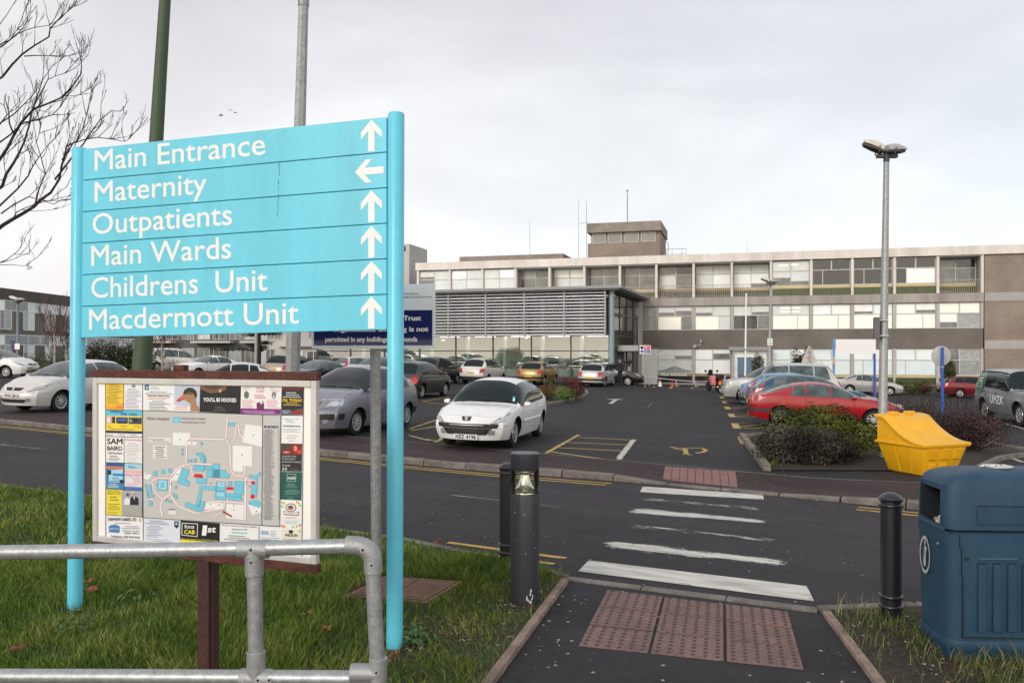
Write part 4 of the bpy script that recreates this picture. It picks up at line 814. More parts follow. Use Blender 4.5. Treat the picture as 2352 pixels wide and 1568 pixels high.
def c4(a): a.P([(1017, 1217), (1015, 1436), (1316, 1450), (1320, 1242)], (238, 239, 240)); a.T('24 hour domestic violence helpline', 1030, 1232, 1306, 11, (70, 70, 76), sl=.07); a.T("women's aid", 1108, 1268, 1225, 16, (60, 120, 140), slant=.15); a.P([(1106, 1282), (1106, 1292), (1226, 1298), (1226, 1288)], (120, 205, 205), 2); a.L(1050, 1300, 1280, 1345, 3, (90, 90, 96), sl=.06, wd=.35); a.L(1070, 1352, 1250, 1400, 4, (120, 120, 126), sl=.05, wd=.3)
def c5(a): a.P([(1322, 1243), (1318, 1450), (1646, 1470), (1648, 1258)], (236, 238, 242)); a.P([(1334, 1272), (1333, 1300), (1393, 1306), (1394, 1276)], (150, 185, 215), 1.8); a.L(1400, 1270, 1460, 1318, 4, (150, 160, 180)); a.L(1330, 1318, 1480, 1345, 2, (150, 160, 180), sl=.05); a.P([(1496, 1262), (1494, 1350), (1640, 1362), (1644, 1266)], (232, 228, 214), 1.5); a.oval(1565, 1280, 18, 14, (54, 30, 26), 2.2, 9); a.P([(1560, 1290), (1566, 1304), (1572, 1290)], (54, 30, 26), 2.3); a.T('WILSON', 1518, 1316, 1616, 20, (56, 44, 40), bold=.8, sl=.03); a.L(1500, 1330, 1630, 1350, 2, (120, 100, 90), sl=.04, wd=.3); a.P([(1626, 1264), (1626, 1285), (1641, 1286), (1641, 1265)], (214, 190, 70), 2); a.line([(1320, 1243), (1317, 1450)], 4, INK, 3); a.line([(425, 1172), (1482, 1242)], 4, INK, 3); a.line([(425, 1172), (426, 1372)], 4, INK, 3)
for f_ in (b1, b2, b3, b4, b5, b6, b7, c1, c2, c3, c4, c5): advert(f_)

# ------------------------------------------------------------------ galvanised handrail
GALV = mat('galvanised', (.30, .31, .33), .42, col2=(.44, .455, .475), vscale=28, metal=.55, fine=.12, fscale=120, bump=.12, bscale=90)
GALVD = mat('galvanised_dull', (.25, .26, .27), .5, col2=(.36, .365, .37), vscale=16, metal=.45, fine=.2, fscale=60, bump=.15)
FIT = mat('cast_fitting', (.33, .34, .355), .5, var=.12, vscale=20, metal=.5, bump=.3, bscale=150)
SCR = mat('grub_screw', (.03, .028, .028), .5, metal=.6)
rail = thing('handrail', 'galvanised tube handrail with two rails and cast elbows in front of the map board', 'railing')
pr_ = .030
def dpt(u, v): 
    d = lerp(3.42, 3.22, u/868); return at(u, v, d)
topR = [dpt(u, v) for u, v in ((-420, 1274), (0, 1268), (300, 1264), (583, 1259), (828, 1253))]
botR = [dpt(u, v) for u, v in ((-420, 1553), (0, 1552), (300, 1553), (575, 1555), (850, 1557))]
endP = [dpt(u, v) for u, v in ((856, 1284), (859, 1370), (864, 1470), (868, 1545))]
midP = [dpt(u, v) for u, v in ((583, 1262), (586, 1400), (588, 1560))]
for nm, pts in (('top_rail', topR), ('bottom_rail', botR), ('end_post', endP), ('upright', midP)):
    mb = MB(); mb.tube(pts, pr_, 20); mb.build(nm, GALV, rail, smooth=40)
for u in (586,):      # stub to the ground below the lower joint
    q = dpt(588, 1560); mb = MB(); mb.tube([q, (q.x, q.y, -.2)], pr_, 20); mb.build('upright', GALV, rail, smooth=40)
q = dpt(-400, 1270); mb = MB(); mb.tube([q, (q.x, q.y, -.2)], pr_, 20); mb.build('upright', GALV, rail, smooth=40)
q2 = dpt(868, 1557); mb = MB(); mb.tube([q2, (q2.x, q2.y, -.2)], pr_, 20); mb.build('end_post', GALV, rail, smooth=40)
ft = pr_*1.22
def screws(par, pts):
    for p_ in pts:
        P = Vector(p_); v = (Vector((0, 0, EYE))-P).normalized(); mb = MB(); c0 = P + v*(ft-.004)
        mb.tube([c0, c0+v*.010], .0105, 10); s1 = mb.build('grub_screw', FIT, par, smooth=40); mb = MB(); mb.tube([c0+v*.0102, c0+v*.0108], .006, 6); mb.build('socket', SCR, s1)
def elbow(a, corner, b, name='elbow'):
    a, c, b = Vector(a), Vector(corner), Vector(b); mb = MB(); ra = (a-c).normalized(); rb = (b-c).normalized(); R_ = .062
    arc = [c + ra*R_*(1-sin(t*pi/2)) + rb*R_*(1-cos(t*pi/2)) for t in [i/8 for i in range(9)]]
    pts = [c+ra*.105, c+ra*.104] + arc + [c+rb*.104, c+rb*.105]
    mb.tube(pts, [ft*.95]+[ft]*(len(pts)-2)+[ft*.95], 20); return mb.build(name, FIT, rail, smooth=40)
ec = dpt(856, 1253); e = elbow(ec+Vector((-.1, .004, .0015)), ec, ec+Vector((.002, 0, -.1))); screws(e, [dpt(833, 1263), dpt(853, 1298)])
def tee(c, ax, down, name='tee_joint'):
    c = Vector(c); ax = Vector(ax).normalized(); mb = MB(); mb.tube([c-ax*.062, c-ax*.06, c+ax*.06, c+ax*.062], [ft*.95, ft, ft, ft*.95], 20)
    if down: dn_ = Vector(down).normalized(); mb.tube([c, c+dn_*.105, c+dn_*.107], [ft, ft, ft*.95], 20)
    return mb.build(name, FIT, rail, smooth=40)
t = tee(dpt(583, 1260), (1, -.05, .004), (.02, 0, -1)); screws(t, [dpt(576, 1263), dpt(576, 1292)])
t = tee(dpt(588, 1556), (1, -.05, 0), (0, 0, 1)); mb = MB(); screws(t, [dpt(560, 1562), dpt(592, 1562), dpt(618, 1562)])
t = tee(dpt(868, 1545), (.03, 0, 1), (-1, .04, 0), 'corner_joint'); screws(t, [dpt(864, 1545)])

# ------------------------------------------------------------------ no-smoking sign on its post (behind the blue sign)
NAVY = mat('navy_panel', (.006, .012, .12), .35, coat=.4); PALE = mat('pale_panel', (.76, .83, .90), .4, coat=.3, var=.05, vscale=1.5)
d0 = 6.8; q = at(861, 800, d0)
ns = thing('smoking_notice', 'navy and white notice on a galvanised post partly hidden behind the blue sign', 'sign', (q.x, q.y, 0), radians(-7))
mb = MB(); mb.tube([(0, .045, -.2), (-.012, .045, 2.37)], .044, 20); mb.build('post', GALVD, ns, smooth=40)
Wn0, Wn1 = at(713, 700, d0).x-q.x, at(1003, 700, d0).x-q.x; zt_, zb_ = at(860, 654, d0).z, at(860, 801, d0).z
zd = at(860, 713, d0).z
mb = MB(); mb.b2((Wn0, -.022, zb_), (Wn1, -.002, zt_)); nb = mb.build('panel', PALE, ns, bev=.003)
mb = MB(); mb.b2((Wn0+.018, -.0232, zb_+.028), (Wn1-.022, -.0222, zd)); npan = mb.build('navy_field', NAVY, nb)
Fn = lambda x, y: (x, -.0245, y)
ux = lambda u: at(u, 700, d0).x-q.x
uz = lambda v: at(860, v, d0).z
mb = MB(); text(mb, 'Hospitals Trust', Fn, ux(858), ux(971), uz(736), .036, bold=.0022); text(mb, 'organisation. Smoking is not', Fn, ux(764), ux(988), uz(761), .036, bold=.0022); text(mb, 'permitted in any buildings or grounds', Fn, ux(745), ux(962), uz(784), .036, bold=.0022); mb.build('lettering', WHT, npan)
mb = MB(); text(mb, 'South Eastern', Fn, ux(927), ux(965), uz(677.5), .016); text(mb, 'Health & Social Care Trust', Fn, ux(927), ux(996), uz(685), .016); mb.build('lettering', mat('sign_ink', (.04, .045, .06), .6), nb)
mb = MB()
for u, v in ((722, 792), (815, 792), (986, 793)): mb.lathe([(.005, 0), (.005, .003), (0, .004)], 8, c=(ux(u), -.0235, uz(v)), axis='y')
mb.build('fixing', ALU, nb)

# ------------------------------------------------------------------ the two tall poles
GRN = mat('green_paint', (.040, .075, .038), .55, var=.15, vscale=5, col2=(.055, .088, .045), fine=.1, fscale=30)
def rusty(name, base, rust, thr):
    m = bpy.data.materials.new(name); m.use_nodes = True; nt = m.node_tree; N = nt.nodes; L = nt.links; p = N['Principled BSDF']; p.inputs['Roughness'].default_value = .6
    tc = N.new('ShaderNodeTexCoord'); mp = N.new('ShaderNodeMapping'); mp.inputs['Scale'].default_value = (1, 1, .22); L.new(tc.outputs['Object'], mp.inputs[0])
    n = N.new('ShaderNodeTexNoise'); n.inputs['Scale'].default_value = 6; n.inputs['Detail'].default_value = 9; n.inputs['Roughness'].default_value = .7; L.new(mp.outputs[0], n.inputs[0])
    r = N.new('ShaderNodeValToRGB'); r.color_ramp.elements[0].position = thr; r.color_ramp.elements[1].position = thr+.06; r.color_ramp.elements[0].color = (*base, 1); r.color_ramp.elements[1].color = (*rust, 1)
    L.new(n.outputs['Fac'], r.inputs[0]); n2 = N.new('ShaderNodeTexNoise'); n2.inputs['Scale'].default_value = 25; n2.inputs['Detail'].default_value = 5; L.new(tc.outputs['Object'], n2.inputs[0])
    x = N.new('ShaderNodeMix'); x.data_type = 'RGBA'; x.blend_type = 'MULTIPLY'; x.inputs[0].default_value = .5; L.new(r.outputs[0], x.inputs[6]); L.new(n2.outputs['Color'], x.inputs[7]); L.new(x.outputs[2], p.inputs['Base Color']); return m
GRNR = rusty('rusting_green_paint', (.060, .100, .050), (.13, .05, .022), .66)
b0 = at(326, 850, 9.0); t0 = at(379, 0, 9.0); ln = (t0-b0)/(t0.z-b0.z)
gp = thing('street_pole', 'tall green painted pole with rust streaks leaning behind the blue sign', 'pole', (b0.x-ln.x*b0.z, 9.0, 0))
mb = MB(); mb.tube([Vector((0, 0, -.2)), Vector((0, 0, 0))+ln*1.75, ln*1.80, ln*3.2, ln*5.7, ln*9.5], [.105, .103, .098, .082, .060, .045], 24); mb.build('shaft', GRNR, gp, smooth=40)
mb = MB(); a = ln*9.45; mb.tube([a, a+Vector((.3, -.1, .35)), a+Vector((1.1, -.3, .5))], [.04, .035, .03], 12); arm = mb.build('arm', GRN, gp, smooth=40)
mb = MB(); mb.lathe([(0, -.35), (.07, -.3), (.10, 0), (.06, .3), (0, .35)], 14, c=(a.x+1.35, a.y-.36, a.z+.52), axis='x'); mb.build('lantern', GALVD, arm, smooth=40)
b0 = at(672, 850, 8.5); t0 = at(697, 12, 8.5); ln = (t0-b0)/(t0.z-b0.z)
gp = thing('lamp_column', 'tall grey galvanised column with a collar standing behind the blue sign', 'lamp post', (b0.x-ln.x*b0.z, 8.5, 0))
mb = MB(); mb.tube([Vector((0, 0, -.2)), ln*1.8, ln*5.39], [.079, .076, .052], 8); mb.build('shaft', GALVD, gp, smooth=20)
mb = MB(); mb.tube([ln*5.38, ln*5.40, ln*5.47, ln*5.48], [.054, .058, .058, .05], 16); mb.build('collar', GALVD, gp, smooth=40)
mb = MB(); mb.tube([ln*5.47, ln*8.2], [.045, .035], 12); sp_ = mb.build('upper_shaft', GALVD, gp, smooth=40)
mb = MB(); a = ln*8.2; mb.b2((a.x-.5, a.y-.14, a.z), (a.x+.35, a.y+.14, a.z+.16)); mb.build('lantern', ALU, gp, bev=.04)

# ------------------------------------------------------------------ bollards
ANTH = mat('anthracite_paint', (.025, .027, .037), .42, var=.12, vscale=6, fine=.1, fscale=60, coat=.15)
BLK = mat('black_bollard', (.012, .012, .017), .38, var=.2, vscale=5, fine=.15, fscale=50, coat=.3)
lb = thing('bollard_light', 'thick dark grey bollard light with a clear lens near its top', 'bollard light', (.092, 5.87, 0))
R_ = .103
mb = MB(); mb.lathe([(R_+.001, -.2), (R_+.001, .775), (R_-.002, .788), (R_-.012, .79), (0, .79)], 40); body_ = mb.build('body', ANTH, lb, smooth=40)
mb = MB(); rg = random.Random(3)
for k in range(16):
    a_ = rg.uniform(-2.7, -.4) if k < 7 else rg.gauss(-1.25, .14); z_ = rg.uniform(.15, .75) if k < 7 else abs(rg.gauss(.05, .03))+.015; s_ = rg.uniform(.002, .004) if k < 7 else rg.uniform(.005, .011)
    c_ = Vector((R_*1.012*cos(a_), R_*1.012*sin(a_), z_)); tt = Vector((-sin(a_), cos(a_), 0)); mb.poly([c_+tt*s_*cos(w_)*.7+Vector((0, 0, s_*1.5*sin(w_)*rg.uniform(.6, 1.2))) for w_ in [i*pi/4 for i in range(8)]])
mb.build('paint_chip', mat('bare_metal', (.6, .6, .58), .6), body_)
mb = MB(); mb.lathe([(0, .792), (R_-.012, .792), (R_-.012, .80), (.072, .815), (.047, .86), (.034, .905), (.030, .925)], 40); mb.build('reflector_cone', mat('reflector', (.80, .80, .74), .16, metal=.95), lb, smooth=60)
mb = MB(); mb.lathe([(.085, .958), (.080, .945), (.060, .932), (.05, .926)], 40); mb.build('upper_reflector', mat('reflector_top', (.7, .7, .66), .2, metal=.9), lb, smooth=60)
mb = MB(); mb.lathe([(.028, .925), (.034, .93), (.034, .955), (.028, .96)], 20); mb.build('lamp_holder', mat('lamp_grey', (.2, .2, .2), .5), lb, smooth=40)
mb = MB(); mb.lathe([(R_-.0005, .791), (R_-.0005, .961)], 40, caps=False); mb.build('lens', glass('bollard_lens', (.93, .93, .84), .03), lb, smooth=60)
mb = MB(); mb.lathe([(0, .962), (R_, .962), (R_+.001, .966), (R_+.001, 1.072), (R_-.006, 1.080), (0, 1.083)], 40); mb.build('cap', ANTH, lb, smooth=40)
def bollard(x, y, lab):
    b = thing('bollard', lab, 'bollard', (x, y, T(x, y)), 0, 'black bollards beside the crossing')
    r_ = .066; mb = MB()
    mb.lathe([(r_, -.2), (r_, .745)], 28); mb.build('shaft', BLK, b, smooth=40)
    for z_ in (.10, .165, .775):
        mb = MB(); mb.lathe([(r_-.004, z_-.012), (r_+.006, z_-.012), (r_+.013, z_-.006), (r_+.013, z_+.004), (r_+.006, z_+.012), (r_-.004, z_+.012)], 28); mb.build('ring', BLK, b, smooth=60)
    mb = MB(); mb.lathe([(r_, .745), (r_, .80), (r_+.010, .806), (r_+.014, .816), (r_+.008, .826), (r_*.75, .846), (r_*.35, .858), (0, .861)], 28); mb.build('cap', BLK, b, smooth=40)
    return b
bollard(2.545, 5.50, 'black bollard with a domed cap beside the blue litter bin')
bollard(-.040, 6.98, 'black bollard mostly hidden behind the grey bollard light')

# ------------------------------------------------------------------ blue litter bin
BINB = mat('bin_blue', (.011, .043, .084), .5, spec=.35, col2=(.019, .060, .108), vscale=4, fine=.18, fscale=160, bump=.25, bscale=220)
BIND = mat('bin_dark_inside', (.004, .008, .014), .9)
bn_ = thing('litter_bin', 'dark blue plastic litter bin with a domed hood and a side opening', 'litter bin', (2.525, 4.76, 0), radians(-3))
BWd, BD = .86, .43     # local x to the right, y away from the camera, origin at the near left corner
def rrect(x0, y0, x1, y1, r, n=6):
    pts = []
    for cx, cy, a0 in ((x1-r, y0+r, -pi/2), (x1-r, y1-r, 0), (x0+r, y1-r, pi/2), (x0+r, y0+r, pi)):
        for i in range(n+1): a = a0 + pi/2*i/n; pts.append((cx+r*cos(a), cy+r*sin(a)))
    return pts
def loft(levels, n=6):
    """levels: (z, inset, corner radius)"""
    mb = MB(); rings = [[(x, y, z) for x, y in rrect(i, i, BWd-i, BD-i, r, n)] for z, i, r in levels]; k = len(rings[0]); base = 0
    mb.add([p for rr in rings for p in rr], [(a*k+j, a*k+(j+1) % k, (a+1)*k+(j+1) % k, (a+1)*k+j) for a in range(len(rings)-1) for j in range(k)] + [tuple(range(k-1, -1, -1)), tuple(range((len(rings)-1)*k, len(rings)*k))])
    return mb
mb = loft([(.0, .02, .09), (.05, .012, .10), (.062, .008, .10), (.10, .004, .10), (.12, .010, .09)]); mb.build('base', BINB, bn_, smooth=35)
mb = loft([(.10, .012, .095), (.14, .012, .095), (.74, .0, .085), (.75, .0, .085)]); lbody = mb.build('body', BINB, bn_, smooth=35)
# hood: walls with a mouth cut through the left end
def hoodz(x, y): return 1.035 + .065*max(0.0, 1-((x-BWd/2)/(BWd/2))**2)**.6*max(0, 1-((y-BD/2)/(BD/2))**2)**.5 + .02*(1-abs(2*y/BD-1)**2)
levels = [(.765, .0, .085), (.98, .004, .08), (1.015, .012, .08)]
mb = loft(levels); mb.f = mb.f[:-2]; mb.m = mb.m[:-2]   # walls only
def mouth_cut(mb):
    """drop the wall faces of the left end inside the mouth"""
    keep = []
    for f in mb.f:
        c = sum((Vector(mb.v[i]) for i in f), Vector())/len(f); keep.append(not (c.x < .03 and abs(c.y-BD/2) < .06))
    mb.f = [f for f, k in zip(mb.f, keep) if k]; mb.m = [0]*len(mb.f)
mouth_cut(mb)
ym0, ym1, zm0, zm1 = .085, BD-.085, .775, .985
# rim strips closing the left end round the mouth (a trapezoid mouth, lower lip dropping to the near side)
def WL(y, z): return (lerp(0, .012, max(0, min(1, (z-.765)/.25))), y, z)
yA, yB = .06, BD-.06
mb.add([WL(yA, .765), WL(yB, .765), WL(yB, 1.015), WL(yA, 1.015), WL(ym0, zm0), WL(ym1, zm0+.02), WL(ym1-.01, zm1), WL(ym0+.01, zm1)], [(0, 4, 5, 1), (1, 5, 6, 2), (2, 6, 7, 3), (3, 7, 4, 0)])
hood = mb.build('hood', BINB, bn_, smooth=35)
mb = MB(); NX, NY = 22, 16
def domeP(a, b):
    ang = 2*pi*a; ring = rrect(.012, .012, BWd-.012, BD-.012, .08, 6); return None
ring = rrect(.012, .012, BWd-.012, BD-.012, .08, 6); cx, cy = BWd/2, BD/2; k = len(ring); prof = [(1.0, 1.015), (.97, 1.045), (.90, 1.067), (.78, 1.083), (.55, 1.098), (.28, 1.106), (.05, 1.108)]
mb.add([(cx+(x-cx)*s_, cy+(y-cy)*s_, z_) for s_, z_ in prof for x, y in ring], [(i*k+j, i*k+(j+1) % k, (i+1)*k+(j+1) % k, (i+1)*k+j) for i in range(len(prof)-1) for j in range(k)] + [tuple(range((len(prof)-1)*k, len(prof)*k))])
mb.build('lid', BINB, bn_, smooth=60)
mb = MB(); mb.b2((.05, ym0-.02, .752), (.30, ym1+.02, 1.0)); mb.f = mb.f[:3] + mb.f[4:5]; mb.f = [f for f in mb.f]; mb.m = [0]*len(mb.f)
mb = MB(); mb.add([WL(ym0, zm0), WL(ym1, zm0+.02), WL(ym1-.01, zm1), WL(ym0+.01, zm1), (.26, ym0+.03, .70), (.26, ym1-.03, .70), (.26, ym1-.03, .97), (.26, ym0+.03, .97)], [(0, 1, 5, 4), (1, 2, 6, 5), (2, 3, 7, 6), (3, 0, 4, 7), (4, 5, 6, 7)]); mb.build('mouth', BIND, bn_)
mb = MB(); mb.b2((-.004, ym0-.03, .742), (.022, ym1+.03, .774)); mb.build('lip', BINB, bn_, bev=.008)
# door groove, ribs and keyhole on the long face
GRV = mat('bin_groove', (.006, .014, .026), .8)
mb = MB()
for a, b in (((.092, .14), (.096, .50)), ((.085, .50), (.089, .66)), ((.073, .66), (.077, .742)), ): mb.b2((a[0], -.0028, a[1]), (b[0], .02, b[1]))
mb.b2((.077, -.0028, .660), (.087, .02, .664)); mb.b2((.089, -.0028, .50), (.094, .02, .504)); mb.b2((.096, -.001, .140), (.80, .02, .1445)); mb.b2((.02, -.0035, .752), (.84, .02, .757))
mb.build('door_gap', GRV, lbody)
mb = MB(); mb.b2((.175, -.004, .905), (.60, .01, .909)); mb.build('hood_groove', GRV, hood)
mb = MB(); mb.b2((.178, -.010, .60), (.40, .005, .606)); mb.build('ledge', mat('bin_blue_edge', (.05, .12, .18), .5), lbody, bev=.002)
for x in (.178, .262, .346, .43, .514):
    mb = MB(); mb.b2((x, -.004, .575), (x+.05, .012, .578)); g_ = mb.build('slot_shadow', GRV, lbody)
    mb = MB(); mb.b2((x, -.0085, .18), (x+.046, .012, .570)); mb.build('rib', BINB, lbody, bev=.004)
mb = MB(); mb.b2((.172, -.007, .80), (.60, .005, .89)); mb.build('hood_panel', BINB, hood, bev=.004)
mb = MB(); mb.lathe([(.013, -.003), (.013, .004)], 16, c=(.118, .0, .60), axis='y'); mb.build('keyhole', GRV, lbody)
# round litter emblem on the left end
EM = mat('emblem_white', (.40, .40, .40), .6, var=.2, vscale=20)
mb = MB(); cyE, czE = .26, .56
def ringE(r0, r1, n=32, ) : return [(-.0085, cyE+.6*r*cos(2*pi*i/n), czE+r*sin(2*pi*i/n)) for r in (r0, r1) for i in range(n)], [(i, (i+1) % n, n+(i+1) % n, n+i) for i in range(n)]
mb.add(*ringE(.095, .115)); 
for pts in ([(-.02, -.07), (.02, -.07), (.025, .02), (-.015, .03)], [(-.02, .02), (.03, .02), (.045, .045), (-.005, .06)], [(-.035, -.06), (-.025, -.06), (-.01, .02), (-.02, .02)]): mb.poly([(-.0086, cyE-a*.6, czE+b) for a, b in pts])
mb.add([(-.0086, cyE+.010*cos(2*pi*i/12), czE+.075+.016*sin(2*pi*i/12)) for i in range(12)], [tuple(range(12))])
mb.build('litter_emblem', EM, lbody)
mb = MB(); mb.lathe([(.006, -.0095), (.006, .003)], 10, c=(0, .10, .665), axis='x'); mb.build('rivet', GALVD, lbody)
mb = MB(); mb.lathe([(.085, 1.1065), (.085, 1.1125), (.08, 1.1135), (0, 1.1135)], 24, c=(.40, .215, 0)); mb.v = [(a[0], a[1]*1.0, a[2]) for a in mb.v]; mb.build('stub_plate', mat('stub_steel', (.62, .63, .65), .3, metal=.6, var=.2, vscale=25), bn_, smooth=30)
for i, (x, y, rz) in enumerate(((.36, .18, .4), (.43, .20, 1.9), (.30, .19, 0))):
    mb = MB(); mb.tube([(-.018, 0, .0045), (.008, 0, .0045), (.0081, 0, .0045), (.020, 0, .0045)], .0042, 8); mb.m = [1 if all(q[0] > .007 for q in [mb.v[j] for j in f]) else 0 for f in mb.f]
    o = mb.build('cigarette_stub', [mat('stub_paper', (.7, .68, .64), .8), mat('stub_filter', (.5, .2, .06), .8)]); c_, s_ = cos(radians(-3)), sin(radians(-3)); o.location = (2.525+x*c_-y*s_, 4.76+x*s_+y*c_, 1.1135 if i < 2 else 1.1085); o.rotation_euler = (0, 0, rz); tag(o, ('burnt cigarette stub on the steel plate nearest the rim of the bin lid', 'crooked cigarette stub pointing away on the steel plate of the bin', 'cigarette stub lying off the steel plate on the blue bin lid')[i], 'cigarette stub', 'cigarette stubs on the bin')
mb = MB(); foliage(mb, [((0, 0, .02), (.03, .03, .025))], 60, .03, random.Random(4), 1); o = mb.build('crumpled_paper', mat('litter_paper', (.6, .56, .5), .8)); o.location = (2.555, 4.87, .785); tag(o, 'crumpled scrap of pale paper lying in the mouth of the blue bin', 'litter')

# ------------------------------------------------------------------ manhole cover, fallen leaves, weeds, birds
RUSTM = mat('manhole_rust', (.12, .062, .038), .8, col2=(.19, .105, .07), vscale=6, fine=.35, fscale=60, bump=.7)
mh = thing('manhole_cover', 'rusty brown square manhole cover with wavy tread sunk in the grass', 'manhole cover', (0, 0, 0))
mb = MB(); q = [mhA, mhB, mhB+mhC, mhA+mhC]
mb.prism([Vector((p.x, p.y, -.05)) for p in q], (0, 0, .075)); mb.build('frame', RUSTM, mh, bev=.004, fix=True)
mb = MB()
def mq(a, b, z): p = mhA + (mhB-mhA)*a + mhC*b; return (p.x, p.y, z)
for i in range(2):
    b0, b1 = (.05, .485) if i == 0 else (.515, .95); mb.prism([mq(.06, b0, .0255), mq(.94, b0, .0255), mq(.94, b1, .0255), mq(.06, b1, .0255)], (0, 0, .006))
    for j in range(11):
        pts = [Vector(mq(lerp(.10, .90, t), lerp(b0+.03, b1-.03, (j+.5)/11) + .012*sin(t*26), .0315)) for t in [k/24 for k in range(25)]]; mb.tube(pts, .0035, 4)
mb.build('lid', RUSTM, mh, fix=True)
LF = [mat('leaf_a', (.22, .075, .035), .7), mat('leaf_b', (.28, .13, .05), .7), mat('leaf_c', (.14, .06, .03), .7), mat('leaf_d', (.40, .30, .22), .7)]
leafpx = [(200, 1352, 0, 'russet fallen leaf in the grass beside the left post of the blue sign'), (212, 1370, 0, 'larger russet leaf in the grass at the foot of the left blue post'), (42, 1536, 0, 'dark red leaf in the grass under the lower handrail near the edge'), (754, 1408, 1, 'curled orange leaf in the grass between the two handrail uprights'), (796, 1446, 1, 'pale orange leaf in the grass under the handrail by its end post'), (1168, 1384, 0, 'orange leaf in the long grass behind the manhole cover'), (968, 1660, 3, 'orange leaf in short grass by the corner of the handrail'), (76, 1588, 3, 'pinkish leaf in the grass by the lower rail')]
leafpx = [(200, 1355, 0, leafpx[0][3]), (213, 1373, 0, leafpx[1][3]), (40, 1512, 2, leafpx[2][3]), (705, 1432, 1, leafpx[3][3]), (752, 1466, 1, leafpx[4][3]), (905, 1530, 1, leafpx[6][3]), (1008, 1260, 0, leafpx[5][3])]
rg = random.Random(12)
for u, v, k, lab in leafpx:
    P = G(u, v); mb = MB(); s_ = .045; out = [(s_*(1 if i % 2 == 0 else .62)*(.6+.4*abs(cos(i*pi/10)))*cos(2*pi*i/20), s_*(1 if i % 2 == 0 else .62)*sin(2*pi*i/20)) for i in range(20)]
    mb.add([(0, 0, .012)] + [(x, y, .012+.012*sin(5*x/s_)+.014*(x/s_)**2) for x, y in out], [(0, i+1, (i+1) % 20+1) for i in range(20)]); mb.tube([(0, 0, .012), (-.07, .01, .005)], .0012, 4)
    o = mb.build('fallen_leaf', LF[k]); o.location = (P.x, P.y, .055); o.rotation_euler = (rg.uniform(-.4, .5), rg.uniform(-.4, .4), rg.uniform(0, 6)); tag(o, lab, 'leaf', 'fallen leaves in the grass')
BIRD = mat('bird_dark', (.02, .02, .022), .8)
for i, (u, v, s_, lab) in enumerate(((507, 266, .30, 'lowest and darkest of three small birds flying in the sky'), (529, 254, .22, 'topmost of three small birds flying in the sky'), (541, 260, .22, 'small bird between the two other birds in the sky, wings raised'))):
    P = at(u, v, 55); mb = MB(); mb.tube([(-.5*s_, 0, 0), (-.25*s_, 0, .02), (.2*s_, 0, .02), (.45*s_, 0, .05), (.55*s_, 0, .05)], [.01, .09*s_, .13*s_, .08*s_, .01], 8)
    for q in (-1, 1): mb.add([(.2*s_, q*.08*s_, .03), (-.15*s_, q*.08*s_, .03), (-.1*s_, q*.6*s_, .25*s_), (.1*s_, q*.65*s_, .28*s_), (-.12*s_, q*1.1*s_, .12*s_)], [(0, 1, 2, 3), (3, 2, 4)])
    o = mb.build('bird', BIRD); o.location = P; o.rotation_euler = (0, 0, i*1.3+.5); tag(o, lab, 'bird', 'birds in the sky')
WEED = [mat('weed_a', (.05, .11, .03), .5), mat('weed_b', (.09, .17, .05), .5)]
for (u, v, n_, lab) in ((170, 1455, 26, 'broad leaved weed in the grass in front of the left blue post'), (945, 1480, 90, 'low leafy weed growing at the foot of the right blue post'), (330, 1385, 14, 'small broad leaved weed beside the handrail in long grass')):
    P = G(u, v); mb = MB(); foliage(mb, [((0, 0, .05), (.16, .10, .06))], n_, .06, random.Random(u), 2, flat=.3, up=1.2); o = mb.build('weed', WEED); o.location = (P.x, P.y, .01); tag(o, lab, 'weed', 'weeds in the verge')
# ------------------------------------------------------------------ cars
def pchip(pts):
    xs = [p[0] for p in pts]; ys = [p[1] for p in pts]; n = len(xs); h = [xs[i+1]-xs[i] for i in range(n-1)]; dl = [(ys[i+1]-ys[i])/h[i] for i in range(n-1)]
    m = [dl[0]] + [0 if dl[i-1]*dl[i] <= 0 else 2*dl[i-1]*dl[i]/(dl[i-1]+dl[i]) for i in range(1, n-1)] + [dl[-1]]
    def f(x):
        if x <= xs[0]: return ys[0]
        if x >= xs[-1]: return ys[-1]
        i = 0
        while x > xs[i+1]: i += 1
        t = (x-xs[i])/h[i]; return (2*t**3-3*t*t+1)*ys[i] + (t**3-2*t*t+t)*h[i]*m[i] + (-2*t**3+3*t*t)*ys[i+1] + (t**3-t*t)*h[i]*m[i+1]
    return f
BLKP = mat('black_trim', (.012, .012, .013), .6)
TYRE = mat('tyre', (.012, .012, .012), .9, var=.3, vscale=12)
ARCH = mat('wheel_arch', (.006, .006, .006), .95)
GLS = mat('car_glass', (.006, .013, .015), .05, spec=.34)
GLS2 = mat('car_glass_pale', (.070, .095, .10), .05, spec=.5, var=.6, vscale=1.8)
LENS = mat('headlamp', (.48, .49, .52), .06, var=.55, vscale=16, metal=.5, coat=1); LRIM = mat('lamp_surround', (.16, .16, .17), .3)
RLMP = mat('tail_lamp', (.38, .008, .010), .15, var=.3, vscale=10, coat=1)
ALLOY = mat('alloy', (.52, .525, .54), .3, metal=.6, var=.1, vscale=8)
STEELW = mat('wheel_trim', (.46, .465, .48), .4, metal=.4)
PLW = mat('plate_white', (.70, .70, .70), .4); PLY = mat('plate_yellow', (.62, .36, .02), .4); PLK = mat('plate_ink', (.01, .01, .01), .5)
CHR = mat('chrome', (.7, .7, .72), .12, metal=1)
def paint(name, c, met=.0, rough=.28, dirt=.10):
    return mat('paint_'+name, c, rough, var=dirt, vscale=2.2, metal=met, coat=.45, fine=.05, fscale=25)

